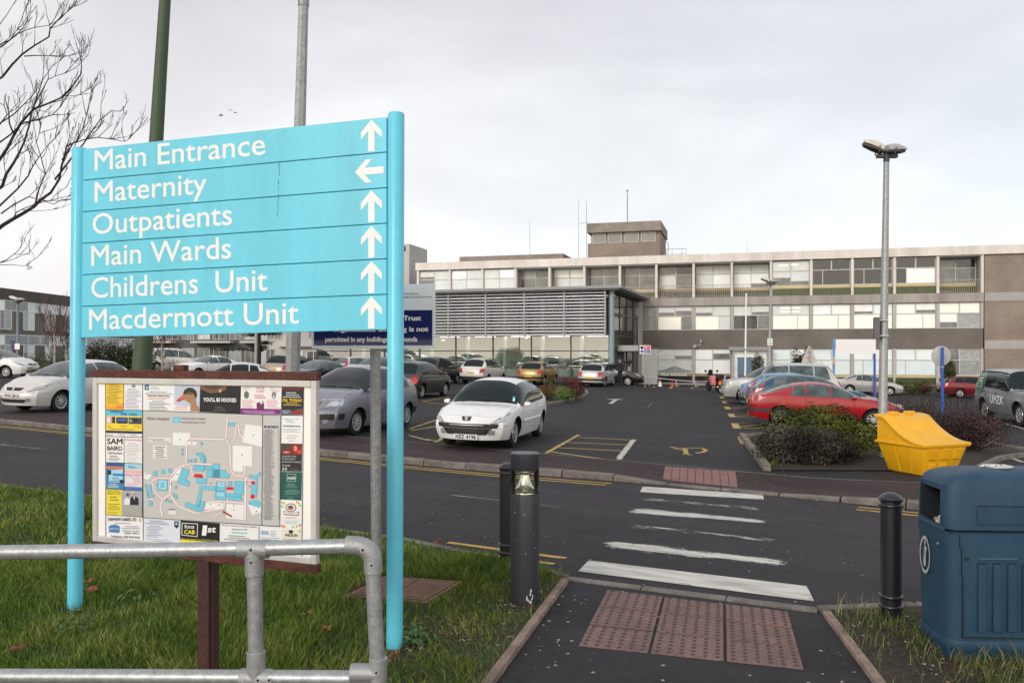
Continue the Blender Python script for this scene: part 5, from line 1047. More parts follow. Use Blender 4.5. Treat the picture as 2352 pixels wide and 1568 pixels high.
class Body:
    def __init__(s, L=4.0, W=1.72, H=1.47, zb=.20, hf=.70, qc=1.02, zc=1.0, qr=1.95, qe=3.35, qb=3.88, ztail=1.0, ztop=1.0, belt=.94, beltr=None, nb=.16, rb=.12, tum=.25, p=3.1, fw=.28, rw=None, rr=.31, hood=.62, crown=.05, rake=.10, square=0):
        s.__dict__.update(locals()); del s.__dict__['s']
        beltr = beltr or belt+.05
        s.zt = pchip([(0, hf), (.22, lerp(hf, zc, hood*.55)), (qc*.6, lerp(hf, zc, hood+.18)), (qc, zc), (lerp(qc, qr, .5), lerp(zc, H*.968, .60)), (qr, H*.968), (lerp(qr, qe, .45), H), (qe, H*.968 if square < 1 else H*.985), (lerp(qe, qb, .5), lerp(H*.97, ztail, .42 if square < 1 else .35)), (qb, ztail)] + ([(L, ztop)] if qb < L-.02 else []))
        s.zs = pchip([(0, hf), (.22, lerp(hf, zc, hood*.55)-.05), (qc*.6, lerp(hf, zc, hood+.18)-crown-.03), (qc, min(belt, zc-crown-.02)), (lerp(qc, qb, .5), (belt+beltr)/2), (min(qb, L-.12)-.15, beltr), (L, ztop if qb < L-.02 else ztail)])
        wf = .86 if not square else .93
        s.wb = pchip([(0, W/2*wf), (.18, W/2*(wf+.055)), (.55, W/2*.975), (1.1, W/2), (L-1.0, W/2), (L-.4, W/2*.97), (L-.1, W/2*.92), (L, W/2*.87)])
        s.zlo = pchip([(0, zb+.02), (.5, zb), (L-.6, zb), (L, zb+.08)])
        s.wheels = (s.wf_(), s.wr_())
    def wf_(s): return s.fw*0 + getattr(s, 'qf', .80)
    def wr_(s): return getattr(s, 'qrw', s.L-.72)
    def shift(s, q, z):
        f = max(0, 1-q/.75)**2; r = max(0, 1-(s.L-q)/.55)**2; o = 0
        if z > .5: o += f*s.rake*1.1*((z-.5)/.3)**1.5
        else: o += f*.05*((.5-z)/.3)**2
        if z > .62: o -= r*.10*((z-.62)/.35)**2
        else: o -= r*.05*((.62-z)/.4)**2
        return o
    def lowlat(s, q, z):
        z0, z1 = s.zlo(q), s.zs(q); t = max(0, min(1, (z-z0)/(z1-z0))); w = s.wb(q)
        if t < .6: return w*(.90+.10*sin(pi/2*t/.6))
        return w*(1-.035*((t-.6)/.4)**2)
    def low(s, q, z, out=0.0):
        return Vector((s.lowlat(q, z)+out, q-s.L/2+s.shift(q, z), z))
    def nose(s, k, z, rear=False, out=0.0):
        q = s.L if rear else 0.0; b = (s.rb if rear else s.nb)*(1-abs(k)**2.4); y = q-s.L/2+s.shift(q, z)
        return Vector((s.lowlat(q, z)*k, y+(b+out if rear else -b-out), z))
    def up(s, q, th, out=0.0):
        """greenhouse or bonnet skin at angle th (0 = shoulder, pi/2 = centre line)"""
        z0, z1 = s.zs(q), max(s.zt(q), s.zs(q)); c, n = max(0, cos(th)), sin(th); e = 2/s.p
        z = z0 + (z1-z0)*n**e; la = s.lowlat(q, z0)*c**e*(1-s.tum*max(0, z-z0))
        return Vector((la+out*(c > 1e-3), q-s.L/2+s.shift(q, min(z, 1.0)), z+out*n*.8))
    def uz(s, q, z, out=0.0):
        z0, z1 = s.zs(q), s.zt(q); t = max(0, min(1, (z-z0)/max(1e-4, z1-z0))); return s.up(q, math.asin(min(1, t**(s.p/2))), out)

def car(name, label, B, pm, pos, yaw, glassm=None, rim='alloy', plate=(None, None), trim=None, rubbing=False, head='slant', tail='side', grille='slot', doors=2, far=False, group=None, mirror=None, third=True, roof=None, extra=None, tailspan=None, cat='car'):
    glassm = glassm or GLS
    x, y = pos; e = .6
    gx, gy = (T(x+e, y)-T(x-e, y))/(2*e), (T(x, y+e)-T(x, y-e))/(2*e)
    t = thing(name, label, cat, (x, y, T(x, y)), 0, group)
    nz = Vector((-gx, -gy, 1)).normalized(); t.rotation_mode = 'QUATERNION'; t.rotation_quaternion = Vector((0, 0, 1)).rotation_difference(nz) @ Matrix.Rotation(radians(yaw), 3, 'Z').to_quaternion()
    L_ = B.L; st = [0, .04, .1, .18, .28, .4, .55, .7, .85]; qq = .85
    while qq < L_-.8: qq += .13; st.append(qq)
    st = [q for q in st if q < L_-.72] + [L_-.7, L_-.55, L_-.42, L_-.3, L_-.2, L_-.12, L_-.06, L_-.02, L_]
    st = sorted(set([round(q, 4) for q in st] + [round(B.qc, 4), round(B.qb, 4)]))
    nl, nu = 9, 10; ks = [0, .3, .55, .75, .88, .96]
    cols = []
    for q in st:
        z0, z1 = B.zlo(q), B.zs(q)
        cols.append([B.low(q, lerp(z0, z1, i/(nl-1))) for i in range(nl)] + [B.up(q, pi/2*i/nu) for i in range(1, nu+1)])
    mb = MB(); m = nl+nu
    for sg in (1, -1):
        mb.add([(p.x*sg, p.y, p.z) for c in cols for p in c], [((i*m+j, (i+1)*m+j, (i+1)*m+j+1, i*m+j+1) if sg > 0 else (i*m+j, i*m+j+1, (i+1)*m+j+1, (i+1)*m+j)) for i in range(len(cols)-1) for j in range(m-1)])
    for rear in (False, True):
        q = L_ if rear else 0; z0, z1 = B.zlo(q), B.zs(q); kk = [-k for k in ks[:0:-1]] + ks; kk = [-1] + kk + [1]
        g = [[B.nose(k, lerp(z0, z1, i/(nl-1)), rear) for k in kk] for i in range(nl)]; n = len(kk)
        mb.add([p for r in g for p in r], [((i*n+j, i*n+j+1, (i+1)*n+j+1, (i+1)*n+j) if not rear else (i*n+j, (i+1)*n+j, (i+1)*n+j+1, i*n+j+1)) for i in range(nl-1) for j in range(n-1)])
        top = g[-1]; upr = [B.up(q, pi/2*i/nu) for i in range(1, nu+1)]
        ring = top + [Vector((p.x, p.y, p.z)) for p in upr] + [Vector((-p.x, p.y, p.z)) for p in reversed(upr[:-1])]
        mb.add(ring, [tuple(range(len(ring))) if not rear else tuple(range(len(ring)-1, -1, -1))])
        g0 = g[0]; mb.add([B.low(q, z0)] + [Vector((-B.low(q, z0).x, B.low(q, z0).y, z0))] + g0, [tuple([0]+list(range(len(g0)+1, 1, -1))+[1])] if not rear else [tuple([1]+list(range(2, len(g0)+2))+[0])])
    # floor pan
    fl = [(c[0].x, c[0].y, c[0].z) for c in cols]; mb.add([(-a, b, c) for a, b, c in fl] + fl, [(i, i+1, len(fl)+i+1, len(fl)+i) for i in range(len(fl)-1)])
    body = mb.build('body', [pm, ARCH], t, merge=True)
    qf, qw = getattr(B, 'qf', .80), getattr(B, 'qrw', L_-.72); R_ = B.rr; ar = R_*1.17
    cut = MB()
    for q in (qf, qw):
        for sg in (1, -1): cut.lathe([(ar, sg*(B.W/2+.15)), (ar, sg*(B.W/2-.30))] if sg < 0 else [(ar, B.W/2-.30), (ar, B.W/2+.15)], 32, c=(0, q-L_/2, R_+.01), axis='x')
    co = cut.build('cutter', [ARCH], t, fix=True)
    md = body.modifiers.new('b', 'BOOLEAN'); md.operation = 'DIFFERENCE'; md.object = co; md.solver = 'EXACT'
    dg = bpy.context.evaluated_depsgraph_get(); me = bpy.data.meshes.new_from_object(body.evaluated_get(dg))
    body.modifiers.clear()
    if len(me.polygons) > 200: body.data = me
    else: print('BOOLEAN FAILED', name)
    for p in body.data.polygons:
        c = p.center; p.material_index = 0
        for q in (qf, qw):
            rr_ = hypot(c.y-(q-L_/2), c.z-R_-.01)
            if rr_ < ar*1.004 and (rr_ < ar*.985 or abs(p.normal.x) < .5) and abs(c.x) < B.W/2 - .001 and abs((Vector((0, c.y-(q-L_/2), c.z-R_-.01)).normalized()).dot(p.normal)) > .8: p.material_index = 1
        if abs(p.normal.x) > .98 and abs(c.x) < B.W/2-.2: p.material_index = 1
        if p.normal.z < -.9 and c.z < B.zb+.08: p.material_index = 1
    body.data.shade_smooth(); body.data.set_sharp_from_angle(angle=radians(32))
    bpy.data.objects.remove(co)
    # ---- glazing
    def patch(nm, F, us, vs, m_, par=body, sm=40):
        q = MB(); q.grid(lambda a, b: F(a, b), us, vs); return q.build(nm, m_, par, smooth=sm)
    lin = lambda a, b, n: [lerp(a, b, i/n) for i in range(n+1)]
    def scr(q0, q1, edge):
        def F(a, b):
            th = pi/2 - abs(a)*(pi/2-math.acos(min(1, edge**(B.p/2)))); p = B.up(b, th, .007); return (p.x*(1 if a >= 0 else -1), p.y-.004*(1 if q0 < L_/2 else -1), p.z)
        return F
    ws = patch('windscreen', scr(B.qc, B.qr, .90), lin(-1, 1, 14), lin(B.qc+.05, lerp(B.qc, B.qr, .93), 7), glassm)
    qx = lerp(B.qe, B.qb, .20); qy = lerp(B.qe, B.qb, .93)
    rwn = patch('rear_window', scr(B.qe, B.qb, .80), lin(-1, 1, 12), lin(qx, qy, 7), glassm)
    def side(q0, q1, sg, slant0=0.0, slant1=0.0):
        def F(a, b):
            q = lerp(q0+slant0*b, q1-slant1*b, a); zl = B.zs(q)+.025; zh = B.zs(q)+(B.zt(q)-B.zs(q))*.84; p = B.uz(q, lerp(zl, max(zl+.004, zh), b), .006); return (p.x*sg, p.y, p.z)
        return F
    qa = lerp(B.qc, B.qr, .16); qz = lerp(B.qe, B.qb, .12 if not third else .30)
    spl = [qa, lerp(qa, qz, .50), qz] if doors == 2 else [qa, lerp(qa, qz, .40), lerp(qa, qz, .76), qz] if doors == 4 else [qa, lerp(qa, qz, .6), qz]
    for sg in (1, -1):
        for i in range(len(spl)-1):
            patch('side_window', side(spl[i]+.016*(i > 0), spl[i+1]-.016*(i < len(spl)-2), sg, 0, .16 if (i == len(spl)-2) else .02), lin(0, 1, 8), lin(0, 1, 5), glassm)
    # ---- lamps, plates, grille
    def ns(k, z, rear, out):
        """point on the nose or tail: |k|<=1 across it, beyond 1 along the flank in metres"""
        s_ = 1 if k >= 0 else -1; a = abs(k)
        if a <= 1: return B.nose(k, min(z, B.zs(L_ if rear else 0)), rear, out)
        q = (a-1) if not rear else L_-(a-1); z1 = B.zs(q)
        p = B.low(q, z, out) if z <= z1 else B.uz(q, z, out); return Vector((p.x*s_, p.y, p.z))
    def nquad(nm, cs, rear, m_, out=.008, n=6, v=4, par=body):
        (k0, z0), (k1, z1), (k2, z2), (k3, z3) = cs
        q = MB(); q.grid(lambda a, b: ns(lerp(lerp(k0, k1, a), lerp(k3, k2, a), b), lerp(lerp(z0, z1, a), lerp(z3, z2, a), b), rear, out), lin(0, 1, n), lin(0, 1, v)); return q.build(nm, m_, par, smooth=50)
    hf = B.hf
    for sg in (1, -1):
        hs = {'slant': [(.62, hf-.17), (1.10, hf-.08), (1.42, hf+.085), (.90, hf-.02)], 'round': [(.60, hf-.17), (1.12, hf-.13), (1.24, hf+.05), (.72, hf-.005)], 'box': [(.55, hf-.20), (1.16, hf-.20), (1.16, hf-.015), (.55, hf-.015)]}[head]
        h_ = nquad('headlight', [(k*sg, z) for k, z in hs], False, LRIM, .008, 10)
        kc, zc2 = sum(k for k, z in hs)/4, sum(z for k, z in hs)/4
        nquad('lens', [((kc+(k-kc)*.90)*sg, zc2+(z-zc2)*.84) for k, z in hs], False, LENS, .012, 10, par=h_)
        if not far: nquad('bulb', [((kc+(k-kc)*.34-.03)*sg, zc2+(z-zc2)*.46-.005) for k, z in hs], False, CHR, .015, 6, par=h_)
        if not far: nquad('fog_light', [(k*sg, z) for k, z in ((.66, .33), (.82, .33), (.82, .43), (.66, .43))], False, LENS, .012, 4)
        zt_ = B.zs(L_); ts = {'side': [(.70, zt_-.30), (1.10, zt_-.28), (1.20, zt_-.02), (.80, zt_-.02)], 'tall': [(.80, zt_-.38), (1.24, zt_-.36), (1.52, zt_+.26), (1.30, zt_+.28)], 'box': [(.66, zt_-.34), (1.05, zt_-.34), (1.12, zt_-.03), (.70, zt_-.03)], 'round': [(.72, zt_-.36), (1.08, zt_-.36), (1.10, zt_-.04), (.74, zt_-.04)]}[tail]
        nquad('tail_light', [(k*sg, z) for k, z in ts], True, RLMP, .010, 8, 7)
        q_ = lerp(qa, qz, .05); p = B.low(q_+.06, B.zs(q_)-.01)
        mb = MB(); mb.tube([(sg*(p.x+.0), p.y, p.z+.0), (sg*(p.x+.07), p.y-.02, p.z+.06)], .020, 6); mb.lathe([(0, -.085), (.042, -.07), (.058, 0), (.050, .055), (0, .07)], 12, c=(sg*(p.x+.11), p.y-.02, p.z+.075), axis='x'); mb.build('mirror', mirror or pm, body, smooth=50)
        for i in range(1, len(spl)):
            if i == len(spl)-1 and doors == 4: continue
            q_ = spl[i]-.22; zz_ = B.zs(q_)-.13; a, b = B.low(q_, zz_, .012), B.low(q_+.16, zz_, .012)
            mb = MB(); mb.tube([(sg*a.x, a.y, a.z), (sg*(a.x+.012), lerp(a.y, b.y, .5), a.z), (sg*b.x, b.y, b.z)], .014, 6); mb.build('door_handle', trim or pm, body, smooth=50)
        # door shut lines
        mb = MB()
        for q_ in [spl[0]+.12] + [s_ for s_ in spl[1:-1]]:
            pts = [B.low(q_, lerp(B.zlo(q_)+.10, B.zs(q_), i/7), .002) for i in range(8)]; mb.add([(sg*p.x, p.y+dy, p.z) for p in pts for dy in (-.005, .005)], [(2*i, 2*i+1, 2*i+3, 2*i+2) for i in range(7)])
        mb.build('shut_line', ARCH, body)
        if rubbing:
            mb = MB(); qs = lin(qf+.45, qw-.45, 10); mb.add([(sg*B.low(q_, z_, o_).x, B.low(q_, z_).y, z_) for q_ in qs for z_, o_ in ((.50, .001), (.515, .018), (.56, .018), (.575, .001))], [(i*4+j, i*4+j+1, (i+1)*4+j+1, (i+1)*4+j) for i in range(10) for j in range(3)]); mb.build('rubbing_strip', trim or pm, body)
    if not far:
        mb = MB(); pts = [B.up(q_, radians(24), .003) for q_ in lin(.20, B.qc-.02, 9)]
        for sg in (1, -1): mb.add([(sg*p.x+dx, p.y, p.z) for p in pts for dx in (-.004, .004)], [(2*i, 2*i+1, 2*i+3, 2*i+2) for i in range(8)])
        mb.build('bonnet_seam', ARCH, body); nquad('bumper_seam', [(-1.3, hf-.20), (1.3, hf-.20), (1.3, hf-.194), (-1.3, hf-.194)], False, ARCH, .003, 20, 1)
        nquad('cowl', [(0, 0)]*4, False, BLKP) if False else None
    if grille == 'mouth':   # wide smiling intake
        nquad('grille', [(-.86, .47), (.86, .47), (.90, .565), (-.90, .565)], False, BLKP, .006, 14, 3); nquad('lower_grille', [(-.60, .33), (.60, .33), (.74, .465), (-.74, .465)], False, BLKP, .007, 14, 3)
        for z_ in (.345, .38, .415): nquad('grille_bar', [(-.55, z_), (.55, z_), (.55, z_+.010), (-.55, z_+.010)], False, CHR, .012, 10, 1)
        nquad('grille_bar', [(-.5, .528), (.5, .528), (.5, .538), (-.5, .538)], False, STEELW, .012, 10, 1)
        bz = nquad('badge', [(-.105, .625), (.105, .625), (.15, .715), (-.15, .715)], False, BLKP, .014, 6, 2)
        mb = MB(); gl = [(-.02, .632), (.03, .632), (.02, .655), (.06, .66), (.05, .675), (.02, .68), (.055, .70), (.03, .708), (.0, .695), (-.045, .705), (-.06, .685), (-.02, .68), (-.05, .66), (-.03, .65)]
        mb.poly([B.nose(a, b, False, .0185) for a, b in gl]); mb.build('emblem', CHR, bz)
    elif grille == 'slot':
        nquad('grille', [(-.36, hf-.135), (.36, hf-.135), (.48, hf-.045), (-.48, hf-.045)], False, BLKP, .007, 10, 2); nquad('lower_grille', [(-.62, .30), (.62, .30), (.66, .40), (-.66, .40)], False, BLKP, .007, 10, 2)
        nquad('badge', [(-.05, hf-.125), (.05, hf-.125), (.06, hf-.055), (-.06, hf-.055)], False, CHR, .014, 2, 2)
    elif grille == 'bar':
        nquad('grille', [(-.44, hf-.10), (.44, hf-.10), (.46, hf-.04), (-.46, hf-.04)], False, BLKP, .007, 10, 2); nquad('bumper', [(-1.25, .42), (1.25, .42), (1.25, .56), (-1.25, .56)], False, trim or BLKP, .012, 16, 2); nquad('lower_grille', [(-.55, .27), (.55, .27), (.6, .37), (-.6, .37)], False, BLKP, .007, 10, 2)
        nquad('badge', [(-.06, hf-.10), (.06, hf-.10), (.06, hf-.035), (-.06, hf-.035)], False, CHR, .014, 2, 2)
    else:
        nquad('grille', [(-.48, hf-.22), (.48, hf-.22), (.48, hf-.02), (-.48, hf-.02)], False, BLKP, .007, 10, 2)
        for z_ in (hf-.18, hf-.12, hf-.06): nquad('grille_bar', [(-.47, z_), (.47, z_), (.47, z_+.022), (-.47, z_+.022)], False, STEELW, .012, 8, 1)
        nquad('lower_grille', [(-.7, .34), (.7, .34), (.7, .46), (-.7, .46)], False, BLKP, .007, 10, 2)
    rs = getattr(B, 'rbump', None)
    if rs: nquad('rear_bumper', [(-1.5, rs[0]), (1.5, rs[0]), (1.5, rs[1]), (-1.5, rs[1])], True, trim or BLKP, .012, 18, 3)
    # number plates
    for rear in (False, True):
        s_ = plate[1 if rear else 0]; q = L_ if rear else 0
        zc_ = (B.plz[1] if rear else B.plz[0]) if hasattr(B, 'plz') else (.62 if rear else .40); kw = .26/B.lowlat(q, zc_)
        mb = MB(); pts = []
        y0 = B.nose(0, zc_, rear, .020).y
        mb.b2((-.26, y0-.004, zc_-.055), (.26, y0+.004, zc_+.055)); pl_ = mb.build('number_plate', PLY if rear else PLW, body)
        if s_:
            mb = MB(); sg = 1 if not rear else -1; text(mb, s_, lambda a, b: (sg*a, y0+(.0055 if rear else -.0055), b), -.235, .235, zc_-.037, .074, bold=.004); mb.build('lettering', PLK, pl_)
    # wheels
    for q in (qf, qw):
        for sg in (1, -1):
            xo = B.lowlat(q, R_+.05)-.035; c = (sg*xo, q-L_/2, R_)
            mb = MB(); pr = [(R_*.60, -.20), (R_*.94, -.195), (R_, -.16), (R_, -.04), (R_*.95, -.008), (R_*.80, .004), (R_*.66, -.006), (R_*.62, -.03), (R_*.30, -.05), (0, -.05)]
            mb.lathe([(r, sg*x_) for r, x_ in pr], 28 if not far else 18, c=c, axis='x'); wl = mb.build('wheel', TYRE, body, smooth=35)
            mb = MB(); ro = R_*.66; mb.lathe([(ro*.86, sg*-.03), (ro*.88, sg*.002), (ro*.98, sg*.008), (ro, sg*-.006)], 28 if not far else 18, c=c, axis='x', caps=False)
            ns_ = {'alloy': 7, 'five': 5, 'trim': 9, 'ten': 10}[rim]; wd = ro*(.25 if ns_ <= 7 else .17)
            for i in range(ns_):
                a = 2*pi*i/ns_+.3; u_ = Vector((0, cos(a), sin(a))); v_ = Vector((0, -sin(a), cos(a))); cc = Vector(c)
                pts = [cc+u_*ro*.14-v_*wd*.5+Vector((sg*.006, 0, 0)), cc+u_*ro*.14+v_*wd*.5+Vector((sg*.006, 0, 0)), cc+u_*ro*.90+v_*wd*.55+Vector((sg*-.004, 0, 0)), cc+u_*ro*.90-v_*wd*.55+Vector((sg*-.004, 0, 0))]
                mb.prism(pts, (-sg*.025, 0, 0))
            mb.lathe([(ro*.24, sg*-.02), (ro*.22, sg*.010), (0, sg*.014)], 14, c=c, axis='x'); mb.build('rim', ALLOY if rim != 'trim' else STEELW, wl, smooth=35)
    # wipers, aerial, seats seen dark behind the glass are left to the glass
    if not far:
        mb = MB()
        for a0, a1 in ((-.55, .05), (.0, .62)):
            p0 = scr(B.qc, B.qr, .90)(a0, B.qc+.03); p1 = scr(B.qc, B.qr, .90)(a1, B.qc+.11); mb.tube([Vector(p0)+Vector((0, -.01, .012)), Vector(p1)+Vector((0, -.01, .012))], .008, 4)
        mb.build('wiper', BLKP, ws)
    mb = MB(); p = B.up(lerp(B.qr, B.qe, .75), pi/2); mb.tube([p, (p.x, p.y+.10, p.z+.20)], .006, 4); mb.build('aerial', BLKP, body)
    if roof:
        for sg in (1, -1):
            mb = MB(); pts = []
            for q_ in lin(B.qr+.1, B.qe-.05, 8): p = B.up(q_, radians(38)); pts.append((sg*p.x, p.y, p.z+.035))
            pts = [(pts[0][0], pts[0][1]-.05, pts[0][2]-.05)] + pts + [(pts[-1][0], pts[-1][1]+.05, pts[-1][2]-.05)]; mb.tube(pts, .016, 6); mb.build('roof_rail', roof, body, smooth=50)
    if extra: extra(t, body, B, ns, nquad)
    return t
def mk(**k):
    kk = {a: k.pop(a) for a in ('qf', 'qrw', 'rbump', 'plz') if a in k}
    b = Body(**k); b.__dict__.update(kk); return b

P_WHITE = paint('white', (.74, .74, .76), .0, .3, .06); P_SILVER = paint('silver', (.42, .42, .44), .35, .3); P_SILV2 = paint('pale_silver', (.50, .49, .49), .3, .32)
P_LILAC = paint('lilac_silver', (.24, .24, .29), .4, .32); P_DGRN = paint('dark_green_grey', (.040, .045, .040), .3, .3); P_BLACK = paint('black', (.014, .014, .017), .1, .25)
P_GOLD = paint('gold', (.36, .25, .10), .4, .32); P_RED = paint('red', (.34, .005, .012), .0, .28); P_TEAL = paint('blue_teal', (.014, .075, .14), .3, .3); P_LBLUE = paint('light_blue', (.11, .33, .60), .3, .3)
P_NAVY = paint('navy', (.020, .035, .12), .2, .3); P_MAROON = paint('maroon', (.17, .006, .014), .2, .3); P_CHAMP = paint('champagne', (.36, .29, .24), .3, .35); P_GREY = paint('grey_silver', (.30, .31, .34), .3, .3); P_PEARL = paint('pearl', (.60, .58, .58), .1, .3)

hatch = mk(L=4.03, W=1.74, H=1.47, hf=.71, qc=1.05, zc=.925, qr=1.74, qe=3.10, qb=3.88, ztail=1.00, ztop=.98, belt=.84, beltr=.95, nb=.24, qf=.82, qrw=3.36, rake=.13, plz=(.285, .62))
def sticker(t, body, B, ns, nquad):
    mb = MB(); F = lambda a, q: B.up(q, pi/2-abs(a)*(pi/2-math.acos(.90**(B.p/2))), .010)
    for q0, q1, a0, a1, m_ in ((B.qc+.12, B.qc+.24, .70, .82, mat('disc_teal', (.10, .42, .42), .4)), (B.qc+.13, B.qc+.19, .72, .80, mat('disc_white', (.7, .75, .75), .4))):
        mb = MB(); o_ = 0 if m_.name == 'disc_teal' else .001; mb.add([F(a0, q0)+Vector((0, -.002-o_, o_)), F(a1, q0)+Vector((0, -.002-o_, o_)), F(a1, q1)+Vector((0, -.002-o_, o_)), F(a0, q1)+Vector((0, -.002-o_, o_))], [(0, 1, 2, 3)]); mb.build('tax_disc', m_, body)
car('hatchback', 'white three-door hatchback with a wide black grille facing the pavement kerb', hatch, P_WHITE, (-.40, 19.3), -15, rim='five', plate=('XEZ 4196', None), trim=None, rubbing=True, head='slant', grille='mouth', doors=3, extra=sticker)
picasso = mk(L=4.28, W=1.76, H=1.66, hf=.86, qc=.92, zc=1.10, qr=2.05, qe=3.3, qb=4.18, ztail=1.05, ztop=1.0, belt=1.0, beltr=1.06, nb=.22, qf=.86, qrw=3.55, rake=.16, tum=.30, rbump=(.38, .52))
car('people_carrier', 'lilac grey people carrier with black bumper inserts parked behind the map board', picasso, P_LILAC, (-4.07, 21.14), -19, rim='trim', head='round', grille='bar', doors=4)
modus = mk(L=3.80, W=1.70, H=1.59, hf=.82, qc=.82, zc=1.06, qr=1.75, qe=3.2, qb=3.70, ztail=1.02, ztop=.98, belt=.98, beltr=1.02, nb=.18, qf=.74, qrw=3.22, tum=.26, rbump=(.30, .46), plz=(.38, .72))
car('mini_people_carrier', 'dark green grey small people carrier with round red tail lamps seen from behind', modus, P_DGRN, (-4.15, 36.6), 161, rim='alloy', plate=(None, 'HX 505'), tail='round', doors=2)
mpv = mk(L=4.4, W=1.80, H=1.66, hf=.82, qc=.95, zc=1.06, qr=1.95, qe=3.65, qb=4.28, ztail=1.08, ztop=1.02, belt=1.0, beltr=1.07, nb=.2, qf=.86, qrw=3.58, tum=.28, rbump=(.34, .50), plz=(.38, .74))
car('people_carrier', 'black people carrier parked beyond the dark green grey one by the glass front', mpv, P_BLACK, (-4.75, 52.0), 161, far=True, doors=4)
car('people_carrier', 'white people carrier with red tail lamps parked nose to the glass front', mpv, P_PEARL, (-1.85, 53.2), 161, far=True, doors=4, rubbing=False, extra=lambda t, b, B, ns, nq: nq('lower_bumper', [(-1.4, .26), (1.4, .26), (1.4, .42), (-1.4, .42)], True, BLKP, .014, 16, 2))
golf = mk(L=4.2, W=1.76, H=1.50, hf=.78, qc=1.05, zc=1.04, qr=2.0, qe=3.45, qb=4.02, ztail=1.0, ztop=.98, belt=.96, beltr=1.0, nb=.2, qf=.84, qrw=3.44, rbump=(.40, .52), plz=(.38, .56))
car('hatchback', 'gold five-door hatchback seen from behind by the glass entrance block', golf, P_GOLD, (1.75, 54.2), 161, far=True, doors=4, tail='side')
car('hatchback', 'silver hatchback seen from behind beside the planted island and the cameraman', golf, P_SILV2, (5.55, 53.3), 161, far=True, doors=4, tail='box')
laguna = mk(L=4.30, W=1.74, H=1.37, hf=.74, qc=1.15, zc=.95, qr=2.05, qe=2.95, qb=4.0, ztail=.99, ztop=.93, belt=.88, beltr=.94, nb=.2, qf=.86, qrw=3.50, rr=.30, tum=.34, p=2.8, rbump=(.44, .54), zb=.19, plz=(.38, .72))
car('saloon_car', 'bright red sloping hatchback with grey bumper strip behind the big green shrub', laguna, P_RED, (9.62, 25.35), 79, glassm=GLS2, rim='trim', trim=mat('grey_strip', (.05, .05, .055), .5), doors=4, tail='box')
suz = mk(L=4.25, W=1.74, H=1.50, hf=.76, qc=1.0, zc=1.02, qr=1.95, qe=3.35, qb=4.08, ztail=1.04, ztop=1.0, belt=.94, beltr=1.02, nb=.2, qf=.82, qrw=3.50, tum=.34, rbump=(.36, .50))
car('hatchback', 'blue teal hatchback with tall red tail lamps between the red car and lighter blue car', suz, P_TEAL, (10.78, 29.7), 79, glassm=GLS2, doors=4, tail='tall')
car('hatchback', 'light blue hatchback mostly hidden between the teal hatchback and the silver off-roader', suz, P_LBLUE, (11.35, 32.6), 79, glassm=GLS2, doors=2, tail='tall', far=True)
rr = mk(L=4.95, W=1.95, H=1.88, hf=1.00, qc=1.45, zc=1.16, qr=2.15, qe=4.25, qb=4.80, ztail=1.20, ztop=1.10, belt=1.10, beltr=1.16, zb=.32, nb=.12, qf=.92, qrw=3.82, rr=.38, tum=.22, p=3.4, square=1, hood=.8, rake=.03, plz=(.55, .80))
car('off_roader', 'silver off-roader facing the aisle in the right hand row of bays', rr, P_SILV2, (12.0, 36.6), -101, glassm=GLS2, head='box', grille='grid', doors=4, trim=BLKP, tail='box', cat='car')
car('hatchback', 'navy blue car parked beyond the silver off-roader in front of the windows', mpv, P_NAVY, (13.0, 41.5), -101, glassm=GLS2, far=True, doors=4)
saloon = mk(L=4.55, W=1.78, H=1.44, hf=.72, qc=1.2, zc=.98, qr=2.1, qe=2.95, qb=3.85, ztail=1.02, ztop=.98, belt=.92, beltr=.97, nb=.2, qf=.88, qrw=3.58, tum=.34, p=2.8, rbump=(.36, .48))
car('saloon_car', 'silver four-door saloon on the far access road in front of the windows', saloon, P_SILVER, (25.6, 59.2), 80, glassm=GLS2, far=True, doors=4)
estate = mk(L=4.65, W=1.82, H=1.50, hf=.76, qc=1.1, zc=1.0, qr=2.0, qe=3.8, qb=4.48, ztail=1.02, ztop=1.0, belt=.96, beltr=1.03, nb=.2, qf=.88, qrw=3.62, tum=.36, rbump=(.36, .50))
car('estate_car', 'dark red estate car on the far access road behind the blue sign post', estate, P_MAROON, (32.6, 57.6), 80, far=True, doors=4, rim='five')
disco = mk(L=4.85, W=1.92, H=1.89, hf=1.02, qc=1.42, zc=1.18, qr=2.05, qe=4.45, qb=4.74, ztail=1.22, ztop=1.10, belt=1.12, beltr=1.20, zb=.34, nb=.10, qf=.90, qrw=3.78, rr=.38, tum=.16, p=4.0, square=1, hood=.8, rake=.02, plz=(.55, .80))
